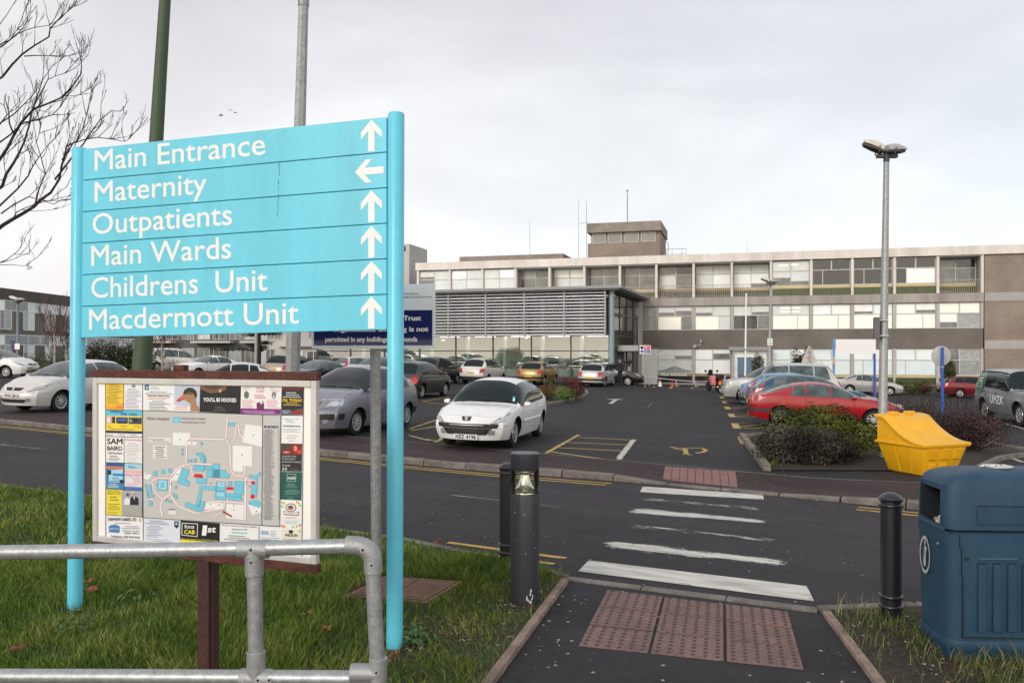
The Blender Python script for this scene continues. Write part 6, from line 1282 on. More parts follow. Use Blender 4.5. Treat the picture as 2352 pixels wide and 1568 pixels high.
def wrap(t, body, B, ns, nquad):
    GW = mat('green_wrap', (.018, .10, .065), .35, coat=.5); q0, q1 = 3.62, 4.80; lin = lambda a, b, n: [lerp(a, b, i/n) for i in range(n+1)]
    mb = MB(); mb.grid(lambda a, b: (lambda p: (-p.x, p.y, p.z))(B.low(lerp(q0+.25*(1-b), q1, a), lerp(.95, 1.18, b), .006) if lerp(.95, 1.18, b) <= B.zs(lerp(q0, q1, a)) else B.uz(lerp(q0, q1, a), lerp(.95, 1.18, b), .006)), lin(0, 1, 8), lin(0, 1, 4)); mb.build('green_wrap', GW, body)
    mb = MB(); mb.grid(lambda a, b: (lambda p: (-p.x, p.y, p.z))(B.uz(lerp(q0, q1-.02, a), lerp(1.19, 1.80, b), .009)), lin(0, 1, 8), lin(0, 1, 6)); gw = mb.build('green_wrap', GW, body)
    rg = random.Random(2); mb = MB()
    for i in range(6):
        z = 1.68-i*.10; a0 = 3.9; a1 = 3.9+rg.uniform(.35, .6); mb.add([(lambda p: (-p.x, p.y, p.z))(B.uz(q, zz, .012)) for q, zz in ((a0, z), (a1, z), (a1, z+.045), (a0, z+.045))], [(0, 1, 2, 3)])
    mb.build('lettering_bar', mat('wrap_white', (.6, .66, .64), .4), gw)
    # door lettering, read with the rear of the car on the left
    for m_, of, dx in ((mat('door_shadow', (.01, .01, .012), .5), .008, .02), (mat('door_white', (.75, .75, .74), .4), .010, 0)):
        mb = MB(); text(mb, 'UMEX', lambda a, b: (lambda p: (-p.x, p.y, p.z))(B.low(3.05-a-dx, b-dx*.6, of)), 0, 1.15, .66, .26, bold=.02); mb.build('lettering', m_, body)
car('off_roader', 'silver grey off-roader with green rear wrap and white lettering on its door', disco, P_GREY, (17.85, 28.4), -10, head='box', grille='grid', doors=4, trim=BLKP, roof=BLKP, mirror=BLKP, extra=wrap, third=False)
jazz = mk(L=3.86, W=1.69, H=1.54, hf=.78, qc=.80, zc=1.04, qr=1.85, qe=3.15, qb=3.74, ztail=1.04, ztop=1.0, belt=.95, beltr=1.03, nb=.22, qf=.80, qrw=3.26, rake=.15, tum=.32, plz=(.50, .6))
car('hatchback', 'pale silver compact hatchback with steep bonnet by the kerb beyond the left sign post', jazz, P_PEARL, (-13.73, 25.6), -19, glassm=GLS2, plate=('VK56 ZJN', None), rim='ten', doors=2)
car('hatchback', 'white small hatchback by the dark hedge in front of the brick block', jazz, P_WHITE, (-27.2, 43.2), 84, far=True, rim='trim', doors=2, tail='side', glassm=GLS2)
car('people_carrier', 'white people carrier under the green pole beside the flowering bush', mpv, P_PEARL, (-24.2, 59), 120, far=True, doors=4, glassm=GLS2, tail='tall')
car('coupe', 'white coupe behind the map board with its windscreen towards the road', saloon, P_WHITE, (-19.3, 52.5), -38, far=True, doors=2, glassm=GLS2)
car('saloon_car', 'silver white saloon whose roof shows just above the map board', saloon, P_PEARL, (-10.9, 32.4), -75, far=True, doors=4)
car('people_carrier', 'champagne people carrier seen from behind beside the grey lamp column', mpv, P_CHAMP, (-13.4, 50), 165, far=True, doors=4)
car('convertible', 'grey convertible with a black soft top beyond the lilac people carrier', saloon, P_BLACK, (-10.4, 44), -28, far=True, doors=2, glassm=GLS2)
car('hatchback', 'white small hatchback with a red tail lamp beyond the convertible', jazz, P_PEARL, (-10.2, 55.5), 130, far=True, doors=2, glassm=GLS2, tail='tall')
car('people_carrier', 'navy people carrier behind the post of the smoking notice', mpv, P_NAVY, (-7.3, 44.5), -30, far=True, doors=4, glassm=GLS2)
car('saloon_car', 'dark grey car with its headlamps on behind the cameraman at the entrance', golf, P_BLACK, (6.9, 57.2), 75, far=True, doors=4)
# ------------------------------------------------------------------ main building
PI2 = pi/2
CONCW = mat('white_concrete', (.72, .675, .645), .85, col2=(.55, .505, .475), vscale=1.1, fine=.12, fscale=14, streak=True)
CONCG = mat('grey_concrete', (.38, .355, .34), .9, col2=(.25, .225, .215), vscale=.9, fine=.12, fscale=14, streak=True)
PIER = mat('pier_concrete', (.48, .455, .44), .85, col2=(.36, .34, .33), vscale=2, streak=True)
BRK = brick('brown_brick', (.290, .230, .190), (.235, .188, .156), (.26, .23, .205))
BRKD = brick('dark_brick', (.172, .153, .141), (.140, .126, .117), (.168, .152, .140))
WFR = mat('window_frame', (.50, .49, .49), .5, var=.08, vscale=4)
CREAM = mat('cream_panel', (.52, .42, .22), .5, var=.08, vscale=1.5); GREENP = mat('green_panel', (.048, .062, .020), .4, var=.15, vscale=1.5, coat=.3)
BLIND = mat('window_blind', (.58, .62, .63), .35, var=.08, vscale=1.1, coat=.9); BLINDW = mat('window_pale', (.82, .86, .88), .3, var=.07, vscale=.9, coat=.9)
CRM = mat('window_painted_sky', (.90, .89, .82), .25, var=.06, vscale=.6, coat=1.0); DKG = mat('window_dark', (.022, .022, .030), .08, var=.3, vscale=2, coat=.6); MIDG = mat('window_mid', (.13, .135, .14), .15, var=.35, vscale=1.6, coat=.8)  # CRM: bright sky reflection in the panes painted in as pale base colour
BLUEW = mat('window_blue', (.70, .80, .83), .25, var=.06, vscale=.8, coat=1.0); CURT = mat('window_curtain', (.28, .31, .31), .3, var=.22, vscale=5, coat=.8)
TUBE = mat('strip_light', (.9, .85, .6), .5, emit=(1, .90, .58), estr=1.5)
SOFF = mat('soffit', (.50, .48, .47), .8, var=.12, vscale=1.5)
CX, CY = 36.64, 63.7; ROT = radians(-15.5)
hosp = thing('hospital_building', 'long three-storey concrete and brick hospital block with rows of windows and a roof tower', 'building', (CX, CY, 0), ROT)
BAY, NB = 3.135, 15; LW = BAY*NB
def hb(name, boxes, m, parent=hosp, bev=0):
    mb = MB()
    for a, b in boxes: mb.b2(a, b)
    return mb.build(name, m, parent, bev=bev)
DP = 13.0
RECESS = (0, 5, 6, 7, 8, 9, 10, 11)
hb('wall', [((-LW, .42, -1.6), (28, DP, 6.28))] + [((-BAY*(b+1)+.001, 1.62 if b in RECESS else .42, 6.281), (-BAY*b-.001, DP, 9.95)) for b in range(NB)] + [((.001, .42, 6.281), (28, DP, 9.95))], BRKD)
for b in range(0, NB+1):
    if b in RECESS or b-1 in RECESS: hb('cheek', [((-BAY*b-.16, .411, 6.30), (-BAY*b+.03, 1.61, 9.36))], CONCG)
hb('fascia', [((-LW-.25, -.22, 9.37), (28, .5, 10.06)), ((-LW-.25, .501, 9.4), (-LW+.3, DP+.2, 10.06))], CONCW)
hb('roof', [((-LW, .5, 9.96), (28, DP, 10.0))], mat('roof_felt', (.08, .08, .08), .9))
hb('floor_band', [((-LW-.1, -.14, 5.71), (.02, .41, 6.42))], CONCG)
hb('spandrel', [((-LW, .02, 2.06), (0, .41, 3.64))], BRKD)
hb('end_wall', [((.10, -.02, -1.8), (28, .415, 9.36))], BRK)
hb('end_band', [((.10, -.05, 5.75), (28, .3, 6.40))], mat('end_band_concrete', (.36, .34, .335), .85, var=.08, vscale=1)); hb('end_band', [((.10, -.05, 2.02), (28, .3, 2.70))], mat('end_band_concrete', (.36, .34, .335)))
hb('plinth', [((-LW, .05, -1.8), (.0, .41, -.82))], CONCG)
for i in range(NB+1):
    x = -BAY*i; wd = .16
    hb('pier', [((x-wd, -.10, 6.42), (x+wd*.2, .41, 9.37))], CONCW); hb('pier', [((x-wd, .0, 3.64), (x+wd*.2, .41, 5.71))], PIER); hb('pier', [((x-wd, .0, -.9), (x+wd*.2, .41, 2.06))], PIER)
def window(b, z0, ztr, z1, kinds, split=.5, low_split=None, rec=0.12, lights=None):
    """one bay's window: frame, two panes over two; kinds = (upper left, upper right, lower left, lower right)"""
    x0, x1 = -BAY*(b+1)+.05, -BAY*b-.18; low_split = low_split if low_split is not None else split; fw = .055; y = rec
    mb = MB(); xs_, xl = lerp(x0, x1, split), lerp(x0, x1, low_split)
    mb.b2((x0, y, z0), (x0+fw, y+.07, z1)); mb.b2((x1-fw, y, z0), (x1, y+.07, z1)); mb.b2((x0+fw, y, z1-fw), (x1-fw, y+.07, z1)); mb.b2((x0+fw, y, z0), (x1-fw, y+.07, z0+fw)); mb.b2((x0+fw, y-.01, ztr-fw*.6), (x1-fw, y+.07, ztr+fw*.6))
    mb.b2((xs_-.05, y, ztr+fw*.6), (xs_+.05, y+.07, z1-fw)); mb.b2((xl-.03, y+.005, z0+fw), (xl+.03, y+.07, ztr-fw*.6))
    fr = mb.build('window', WFR, hosp)
    for k, (a, c, e, f) in zip(kinds, ((x0+fw, xs_-.05, ztr+fw*.6, z1-fw), (xs_+.05, x1-fw, ztr+fw*.6, z1-fw), (x0+fw, xl-.03, z0+fw, ztr-fw*.6), (xl+.03, x1-fw, z0+fw, ztr-fw*.6))):
        if k in (BLIND, BLINDW) and RND.random() < .28:
            cut = lerp(e, f, RND.uniform(.25, .6)); mb = MB(); mb.add([(a, y+.048, e), (c, y+.048, e), (c, y+.048, cut), (a, y+.048, cut)], [(0, 1, 2, 3)]); mb.build('pane', MIDG, fr); e = cut
        mb = MB(); jit = RND.uniform(-.006, .006); mb.add([(a, y+.045+jit, e), (c, y+.045-jit, e), (c, y+.045-jit*.5, f), (a, y+.045+jit*1.5, f)], [(0, 1, 2, 3)]); mb.build('pane', k, fr)
    if lights:
        mb = MB()
        for (a, c, z) in lights: mb.b2((lerp(x0, x1, a), y+.030, z-.035), (lerp(x0, x1, c), y+.036, z+.035))
        mb.build('strip_light', TUBE, fr)
    return fr
def panels(b, zc0, zc1, zg0, rec=0.10, dark=False):
    x0, x1 = -BAY*(b+1)+.05, -BAY*b-.18
    mb = MB(); mb.b2((x0, rec, zc0), (x1, rec+.06, zc1)); mb.build('cream_panel', mat('tan_panel', (.30, .22, .10), .5) if b in (6, 7) else CREAM, hosp)
    mb = MB(); mb.b2((x0, rec+.01, zg0), (lerp(x0, x1, .5)-.012, rec+.06, zc0-.003)); mb.b2((lerp(x0, x1, .5)+.012, rec+.01, zg0), (x1, rec+.06, zc0-.003)); mb.build('green_panel', DKG if dark else GREENP, hosp)
B2, BW_, S_, D_, M_, U_, K_ = BLIND, BLINDW, CRM, DKG, MIDG, BLUEW, CURT
top = {0: (M_, D_, M_, M_), 1: (D_, D_, D_, BW_), 2: (D_, D_, D_, D_), 3: (D_, D_, D_, D_), 4: (B2, B2, B2, B2), 5: (B2, B2, BW_, BW_), 6: (B2, B2, B2, BW_), 7: (M_, D_, B2, M_), 8: (M_, M_, M_, M_), 9: (M_, M_, M_, M_), 10: (S_, S_, B2, B2), 11: (K_, M_, M_, M_), 12: (B2, BW_, B2, B2), 13: (BW_, B2, B2, B2), 14: (B2, B2, M_, B2)}
for b in range(NB):
    rec = b in (0, 5, 6, 7, 8, 9, 10, 11)
    x0, x1 = -BAY*(b+1), -BAY*b
    if rec:
        # recessed balcony: back wall line 1.3 m in, soffit, floor, cheeks, railing
        y = 1.35
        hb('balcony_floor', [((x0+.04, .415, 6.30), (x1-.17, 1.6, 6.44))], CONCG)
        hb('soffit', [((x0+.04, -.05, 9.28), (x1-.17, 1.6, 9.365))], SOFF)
    window(b, 7.24, 8.48, 9.30 if not rec else 9.26, top[b], .5, .27 if b in (1, 2, 3) else .5, .12 if not rec else 1.30, [(.2, .42, 8.95), (.5, .70, 8.98)] if b == 4 else None)
    panels(b, 7.02, 7.24, 6.44, .10 if not rec else 1.28, b in (7, 8, 9, 10, 11))
    if rec:
        mb = MB(); xa, xb = x0+.05, x1-.18
        mb.b2((xa, -.07, 7.42), (xb, -.03, 7.46)); mb.b2((xa, -.065, 6.50), (xb, -.035, 6.53)); k = 18
        for i in range(k+1):
            xx = lerp(xa+.02, xb-.02, i/k); mb.b2((xx-.014, -.06, 6.53), (xx+.014, -.04, 7.42))
        mb.build('balcony_railing', mat('railing_paint', (.40, .37, .32), .6, col2=(.24, .20, .17), vscale=3), hosp)
# the recesses are cut into the wall: rebuild the top storey wall with openings
first = {0: (S_, S_, BW_, K_), 1: (BW_, BW_, S_, S_), 2: (BW_, U_, S_, S_), 3: (BW_, BW_, S_, S_), 4: (B2, B2, S_, S_), 5: (B2, B2, D_, M_), 6: (B2, B2, S_, B2), 7: (B2, B2, S_, M_), 8: (K_, K_, K_, K_)}
for b in range(NB):
    kd = first.get(b, (K_, B2, M_, B2)); lt = [(.22, .52, 5.42), (.22, .52, 5.12), (.55, .75, 5.42), (.55, .72, 5.12)] if b == 4 else [(.05, .42, 4.98)] if b == 3 else [(.2, .42, 5.35), (.2, .5, 5.2)] if b == 2 else [(.45, .50, 5.5), (.45, .50, 5.35), (.45, .50, 5.2), (.45, .50, 5.05)] if b == 8 else None
    if b in (2, 3) : lt = lt if b == 3 else None
    window(b, 3.66, 4.85, 5.70, kd, .5, .68 if b not in (0, 8) else .45, .10, lt)
ground = {0: (M_, K_, M_, K_), 1: (U_, U_, U_, U_), 2: (U_, U_, U_, U_), 3: (U_, U_, U_, U_), 4: (U_, BW_, U_, BW_), 5: (BW_, BW_, BW_, BW_), 6: (BW_, BW_, BW_, BW_), 7: (B2, B2, B2, B2), 8: (M_, M_, M_, M_)}
for b in range(NB):
    if b == 8: continue
    window(b, -.05, 1.16, 2.05, ground.get(b, (M_, M_, M_, M_)), .5, .5 if b not in (1, 2, 3) else .25, .10)
    panels(b, -.25, -.055, -.85, .09, b in (6, 7))
mb = MB(); mb.b2((-BAY*9+.05, -.02, -1.0), (-BAY*8-1.45, .12, 2.04)); mb.build('dark_lobby', MIDG, hosp)
mb = MB(); mb.b2((-BAY*8-1.44, -.9, -1.2), (-BAY*8+.06, .30, 2.04)); mb.build('grey_cladding', mat('grey_cladding', (.72, .72, .74), .5, var=.05, vscale=1), hosp)
mb = MB(); text(mb, 'Main Entrance', lambda a, c: (a, .085, c), -BAY*8+.30, -BAY*7-.62, -.225, .17, bold=.010); mb.build('lettering', WHT, hosp)
# mural haze of hills printed low on that window
mb = MB(); pts = [(-BAY*8+.12, .04)] + [(lerp(-BAY*8+.12, -BAY*7-.3, i/20), .20+.18*exp_ if (exp_ := math.exp(-((i-10)/5)**2)*2+.3*math.sin(i*1.3)**2) else 0) for i in range(21)] + [(-BAY*7-.3, .04)]
mb.add([(a, .128, c) for a, c in pts], [tuple(range(len(pts)))]); mb.build('printed_hills', mat('print_hill', (.22, .27, .29), .4), hosp)
# porch over the side door, lamp and camera on the spandrel
pc = thing('door_canopy', 'small grey flat porch on thin posts round the blue door', 'porch', (CX, CY, 0), ROT); PX0, PX1 = -BAY*6-.15, -BAY*5+.05
hb('roof', [((PX0-.15, -1.5, 1.93), (PX1-.15, -.16, 2.22))], mat('porch_grey', (.26, .27, .27), .6), pc)
for x in (PX0+.15, PX1-.45):
    hb('post', [((x, -1.42, -1.3), (x+.09, -1.33, 1.93))], PIER, pc)
hb('door', [((PX0+.55, -.9, -.95), (PX1-.95, -.85, 1.32))], mat('blue_door', (.10, .17, .27), .35, coat=.4), pc)
hb('poster', [((PX0+.56, -.915, -.95), (PX1-.96, -.902, -.12))], mat('blue_poster', (.03, .10, .25), .4), pc); hb('side_screen', [((PX0+.28, -.9, -.95), (PX0+.54, -.86, 1.9)), ((PX1-.94, -.9, -.95), (PX1-.50, -.86, 1.9)), ((PX0+.55, -.9, 1.36), (PX1-.95, -.86, 1.9))], BLINDW, pc)
hb('flood_lamp', [((-BAY*7-.1, -.35, 2.15), (-BAY*7+.18, .02, 2.40))], GALVD); mb = MB(); mb.tube([(-BAY*7+.2, -.2, 2.3), (-BAY*7+.55, -.2, 2.42), (-BAY*7+.55, -.2, 2.62)], .03, 6); mb.tube([(-BAY*7+.55, -.2, 2.60), (-BAY*7+.55, -.2, 2.85)], .09, 8); mb.tube([(-BAY*7+.2, -.2, 2.3), (-BAY*7+.2, .02, 2.3)], .03, 6); mb.build('camera_bracket', PIER, hosp)
# roof: low plant room, lift tower, railing, aerials
def loc(u, dpt, v=None):   # photo column u at local depth dpt behind the facade -> local x
    k = (u-UC)/FL; c, s = cos(ROT), sin(ROT)
    # world = (CX + x c - y s, CY + x s + y c)
    y = dpt; return (k*(CY + y*c) - CX + y*s)/(c - k*s)
xa, xb = loc(1057, 3.2), loc(1293, 3.2); 
def roofz(u, v, dpt):
    x = loc(u, dpt); d = CY + x*sin(ROT) + dpt*cos(ROT); return EYE - (v-VH)*d/FL
za = roofz(1180, 586, 3.2)
hb('plant_room', [((xa, 3.2, 9.9), (xb, 10.5, za-.02))], BRK); hb('plant_room_coping', [((xa-.05, 3.12, za-.62), (xb+.05, 10.6, za))], mat('coping', (.25, .215, .195), .85, var=.2, vscale=1))
D0 = 3.4; xa, xb = loc(1350, D0), loc(1516, D0); zt2, zw1, zw0 = roofz(1516, 507, D0), roofz(1516, 529, D0), roofz(1516, 553, D0)
COP = mat('coping', (.25, .215, .195))
hb('tower', [((xa, D0, 9.9), (xb, D0+6.5, zw0-.02)), ((xa+.25, D0+.35, zw0-.02), (xb-.02, D0+6.2, zw1+.05))], BRK); hb('tower_parapet', [((xa-.05, D0-.15, zw1), (xb+.10, D0+6.8, zt2))], COP)
ws_ = [(lerp(xa, xb, a), lerp(xa, xb, c)) for a, c in ((.055, .245), (.275, .47), (.51, .705), (.735, .935))]
for a, c in ws_:
    mb = MB(); fw = .06; y = D0+.28
    for p, q in (((a, zw0), (a+fw, zw1-.03)), ((c-fw, zw0), (c, zw1-.03)), ((a+fw, zw1-.09), (c-fw, zw1-.03)), ((a+fw, zw0), (c-fw, zw0+.05))): mb.b2((p[0], y, p[1]), (q[0], y+.06, q[1]))
    fr = mb.build('tower_window', mat('white_frame', (.55, .50, .46), .5), hosp); mb = MB(); mb.add([(a+fw, y+.04, zw0+.05), (c-fw, y+.04, zw0+.05), (c-fw, y+.04, zw1-.09), (a+fw, y+.04, zw1-.09)], [(0, 1, 2, 3)]); mb.build('pane', mat('tower_glass', (.17, .175, .18), .2, var=.15, vscale=1, coat=.7), fr)
mb = MB(); rx0, rx1 = loc(1526, 2.5), loc(1577, 2.5); zr = roofz(1550, 572, 2.5)
mb.tube([(rx0, 2.5, zr), (rx1, 2.5, zr), (rx1, 2.5, 9.98)], .025, 6); mb.tube([(rx0, 2.5, (zr+9.98)/2), (rx1, 2.5, (zr+9.98)/2)], .018, 5)
for t in (0, .35, .8): mb.tube([(lerp(rx0, rx1, t), 2.5, zr), (lerp(rx0, rx1, t), 2.5, 9.98)], .018, 5)
mb.build('roof_railing', GALVD, hosp); mb = MB(); mb.tube([(rx0-.1, D0+3, 9.98), (rx0+.05, D0+3, zr+.9), (rx0-.25, D0+3, zw0+.4)], .03, 5); mb.build('ladder', GALVD, hosp)
for u, v0, dp, r_, w_ in ((1217, 505, 2.6, .022, 0), (1329, 455, 5, .022, 0), (1347, 462, 2.9, .028, 1), (1441, 437, D0+2, .06, 2), (1716, 556, 3, .02, 0)):
    x = loc(u, dp); zz = roofz(u, v0, dp); mb = MB(); mb.tube([(x, dp, 9.9), (x, dp, zz-1), (x, dp, zz)], [r_, r_*.9, r_*.6], 6)
    if w_ == 1: mb.tube([(x-.75, dp, zz-2.0), (x+.3, dp, zz-1.95)], .02, 5)
    if w_ == 2: mb.lathe([(r_, zz-.1), (r_*2, zz-.04), (r_*2, zz), (0, zz+.03)], 8, c=(x, dp, 0))
    mb.build('aerial_mast', GALVD, hosp)
# grey clad flue tower left of it
fl = thing('flue_tower', 'pale grey clad flue tower with dark louvre beyond the far end of the hospital', 'tower', (-11.8, 84, 0), radians(-15.5))
zt3 = EYE+(808-561)*84/FL; hb('cladding', [((-3.0, 0, -1), (1.35, 5, zt3))], mat('flue_cladding', (.34, .325, .31), .5, col2=(.44, .41, .38), vscale=.5, metal=.2), fl)
hb('louvre', [((-2.8, -.06, zt3-.75), (.95, 0, zt3-.25))], mat('louvre_dark', (.02, .02, .022), .7), fl); hb('lower_band', [((-3.05, -.05, zt3-5.3), (1.4, 0, zt3-4.9))], mat('louvre_dark', (.02, .02, .022)), fl)

# ------------------------------------------------------------------ glass entrance block
GX, GY = 7.18, 59.0; GR = radians(-18)
ent = thing('entrance_block', 'two-storey glass entrance block with a silver louvre screen and flat overhanging roof', 'building', (GX, GY, 0), GR)
GB = 3.02; GN = 8; GW = GB*GN; GD = 12.0; Z0, ZTP = -.32, 6.50
STEEL = mat('grey_steel', (.20, .205, .215), .45, metal=.3, var=.06, vscale=2); MULL = mat('mullion', (.045, .055, .06), .4, metal=.3)
def eb(name, boxes, m, bev=0, par=ent):
    mb = MB()
    for a, b in boxes: mb.b2(a, b)
    return mb.build(name, m, par, bev=bev)
eb('plinth', [((-GW, -.12, -1.5), (.05, GD, -.06))], mat('plinth_brick', (.085, .045, .038), .9, var=.2, vscale=2))
eb('roof', [((-GW-.4, -1.0, 6.30), (.9, GD+.2, 6.52))], mat('roof_edge', (.25, .255, .27), .5, var=.05, vscale=2), bev=.03)
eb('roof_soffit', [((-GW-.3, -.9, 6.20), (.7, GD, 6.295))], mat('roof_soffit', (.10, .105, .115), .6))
INT = mat('lobby_wall', (.38, .42, .40), .8, col2=(.66, .62, .50), vscale=.30); INTD = mat('lobby_dark', (.07, .075, .08), .8, var=.4, vscale=.5)  # INT: warm lamplight and cool sky reflection painted in as wall tones
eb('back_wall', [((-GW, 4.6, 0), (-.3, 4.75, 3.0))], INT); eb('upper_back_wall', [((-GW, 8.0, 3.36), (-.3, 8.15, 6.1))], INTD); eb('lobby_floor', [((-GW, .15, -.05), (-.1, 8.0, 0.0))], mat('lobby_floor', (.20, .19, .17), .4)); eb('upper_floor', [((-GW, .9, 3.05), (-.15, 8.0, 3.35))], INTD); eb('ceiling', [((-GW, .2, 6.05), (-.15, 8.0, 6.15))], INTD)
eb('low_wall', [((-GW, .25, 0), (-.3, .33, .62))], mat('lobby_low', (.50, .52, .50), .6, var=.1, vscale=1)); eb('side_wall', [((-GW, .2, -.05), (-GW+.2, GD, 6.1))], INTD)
for i in range(1, GN):
    mb = MB(); mb.tube([(-GB*i+.5, 1.3, 0), (-GB*i+.5, 1.3, 6.1)], .17, 14); mb.build('column', BLINDW, ent, smooth=50)
for i in range(GN*2):      # lit strip lights under the ceilings, seen through the louvres
    for j in range(2):
        x = -GB*(i*.5+.3); y = 2.2+j*2.6+(i % 2)*.6; eb('strip_light', [((x-.75, y, 5.98), (x+.75, y+.09, 6.02))], TUBE) if (i+j) % 2 == 0 else None
for x, z in ((-GB*4.45, 2.72), (-GB*4.7, 2.76), (-GB*4.95, 2.70), (-GB*5.3, 2.7), (-GB*2.2, 2.86)): mb = MB(); mb.lathe([(0, z-.06), (.13, z-.05), (.13, z+.04), (0, z+.05)], 12, c=(x, .75, 0)); mb.build('down_light', TUBE, ent)
for i in range(6): eb('reception_desk', [((-GB*(i+.9), 3.2+.5*(i % 2), 0), (-GB*(i+.2), 3.7+.5*(i % 2), 1.1))], (INT, INTD, CURT)[i % 3])
eb('picture', [((-1.9, 4.54, 1.2), (-.7, 4.59, 2.0))], BLINDW); eb('picture', [((-GB*2.4, 4.54, 1.1), (-GB*2.1, 4.59, 2.3))], INTD)
GLE = glass('lobby_glass', (.70, .80, .77), .22); GLU = glass('upper_glass', (.5, .56, .57), .01); GLG = glass('side_glass', (.42, .54, .56), .10)
for i in range(GN):
    for a, b in ((-.04, .71), (.71, 1.87), (1.87, 3.0), (3.0, 6.2)):
        mb = MB(); x0, x1 = -GB*(i+1)+.04, -GB*i-.04; mb.add([(x0, .02, a+.04), (x1, .02, a+.04), (x1, .02, b-.04), (x0, .02, b-.04)], [(0, 1, 2, 3)]); mb.build('glass_pane', GLU if a >= 3 else GLE, ent)
eb('transom', [((-GW, -.04, z-.035), (.04, .07, z+.035)) for z in (.71, 1.87, 3.0)], MULL); eb('sill', [((-GW, -.06, -.06), (.04, .08, -.01))], MULL)
for i in range(GN+1): eb('mullion', [((-GB*i-.045, -.05, -.05), (-GB*i+.045, .09, 6.2))], MULL)
# louvre screen standing off the glass
LO = -.55; nl = 14
TUB2 = mat('lobby_light', (.9, .88, .8), .5, emit=(1, .93, .75), estr=5.0)
for i in range(GN):
    for y in (1.0, 2.6): eb('ceiling_light', [((-GB*(i+.8), y, 2.985), (-GB*(i+.25), y+.22, 3.02))], TUB2)
LOUV = mat('louvre_silver', (.27, .275, .30), .4, metal=.3, var=.05, vscale=3)
for i in range(GN):
    x0, x1 = -GB*(i+1)+.06-.35, -GB*i-.06-.35; mb = MB()
    for k in range(nl):
        z = lerp(3.02, 6.02, k/(nl-1)); mb.prism([(x0, LO-.09, z), (x0, LO-.07, z+.085), (x0, LO+.05, z+.105), (x0, LO+.06, z+.04)], (x1-x0, 0, 0))
    mb.build('louvre_slats', LOUV, ent, fix=True)
for i in range(GN+1):
    x = -GB*i-.35; eb('louvre_post', [((x-.05, LO-.12, 2.93), (x+.05, LO+.12, 6.18))], LOUV); eb('bracket', [((x-.03, LO+.12, 3.05), (x+.03, -.05, 3.12)), ((x-.03, LO+.12, 5.9), (x+.03, -.05, 5.97))], LOUV)
# end elevation
ys = [0, 3.0, 6.0, 9.0, GD]; mb = MB(); mb.tube([(-.02, .0, -.05), (-.02, .0, 6.2)], .22, 16); mb.build('corner_column', mat('corner_steel', (.22, .29, .33), .35, metal=.3), ent, smooth=50)
for j in range(4):
    for a, b in ((-.04, 1.87), (1.87, 3.0), (3.0, 4.6), (4.6, 6.2)):
        mb = MB(); mb.add([(.02, ys[j]+.24*(j == 0), a+.04), (.02, ys[j+1]-.04, a+.04), (.02, ys[j+1]-.04, b-.04), (.02, ys[j]+.24*(j == 0), b-.04)], [(0, 1, 2, 3)]); mb.build('glass_pane', GLG, ent)
for z in (1.87, 3.0, 4.6): eb('transom', [((-.04, .24, z-.05), (.07, GD, z+.05))], MULL)
for y in ys[1:]: eb('mullion', [((-.05, y-.05, -.05), (.08, y+.05, 6.2))], MULL)
eb('end_pier', [((.05, GD-.75, -1.2), (.35, GD-.1, 6.1))], PIER)
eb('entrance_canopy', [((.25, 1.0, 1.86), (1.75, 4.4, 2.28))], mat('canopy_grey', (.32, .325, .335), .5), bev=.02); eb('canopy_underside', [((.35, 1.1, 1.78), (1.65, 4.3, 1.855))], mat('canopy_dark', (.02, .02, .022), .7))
eb('doorway', [((.10, 1.6, -.4), (.16, 4.2, 1.78))], INTD)
for (px_, lab) in ():
    pass

# ------------------------------------------------------------------ blocks behind the car park on the left
WHB = mat('white_render', (.50, .48, .465), .8, var=.10, vscale=.6, streak=True); GRYB = mat('dark_grey_render', (.105, .105, .11), .8, var=.2, vscale=.8)
def block(name, label, x0, x1, y, z1, m, cat='building'):
    t = thing(name, label, cat, (x0, y, 0)); w_ = x1-x0; mb = MB(); mb.b2((0, 0, -.8), (w_, 10, z1)); mb.build('wall', m, t); return t, w_
def win(t, x0, x1, z0, z1, m, y=0.0, fm=WFR, mull=1):
    mb = MB(); f = .06
    mb.b2((x0, y-.06, z0), (x0+f, y-.005, z1)); mb.b2((x1-f, y-.06, z0), (x1, y-.005, z1)); mb.b2((x0+f, y-.06, z1-f), (x1-f, y-.005, z1)); mb.b2((x0+f, y-.06, z0), (x1-f, y-.005, z0+f))
    for i in range(mull): x = lerp(x0, x1, (i+1)/(mull+1)); mb.b2((x-.03, y-.055, z0+f), (x+.03, y-.005, z1-f))
    fr = mb.build('window', fm, t); mb = MB(); mb.add([(x0+f, y-.025, z0+f), (x1-f, y-.025, z0+f), (x1-f, y-.025, z1-f), (x0+f, y-.025, z1-f)], [(0, 1, 2, 3)]); mb.build('pane', m, fr)
def xd(u, d): return (u-UC)/FL*d
t, w_ = block('balcony_block', 'dark grey block with white balconies glimpsed under the blue sign', xd(335, 86), xd(600, 86), 86, 6.2, GRYB)
for i, (a, b) in enumerate(((.3, 3.2), (5.2, 9.3), (10.3, 12))):
    mb = MB(); mb.b2((a, -1.4, 2.72), (b, -.01, 2.92)); mb.build('balcony_floor', WHB, t); mb = MB(); mb.b2((a, -1.4, 3.85), (b, -1.34, 3.90))
    for k in range(15): x = lerp(a+.03, b-.03, k/14); mb.b2((x-.02, -1.39, 2.92), (x+.02, -1.35, 3.85))
    mb.build('balcony_railing', PIER, t)
for i in range(7): win(t, .5+i*1.65, 1.8+i*1.65, .1+(i % 2)*.0, 2.2, (M_, D_, K_)[i % 3]); win(t, .5+i*1.65, 1.8+i*1.65, 3.1, 5.0, (B2, D_, M_)[i % 3])
t, w_ = block('white_block', 'pale rendered block with white framed doors beyond the parked cars', xd(600, 72), xd(880, 72), 72, 5.2, WHB)
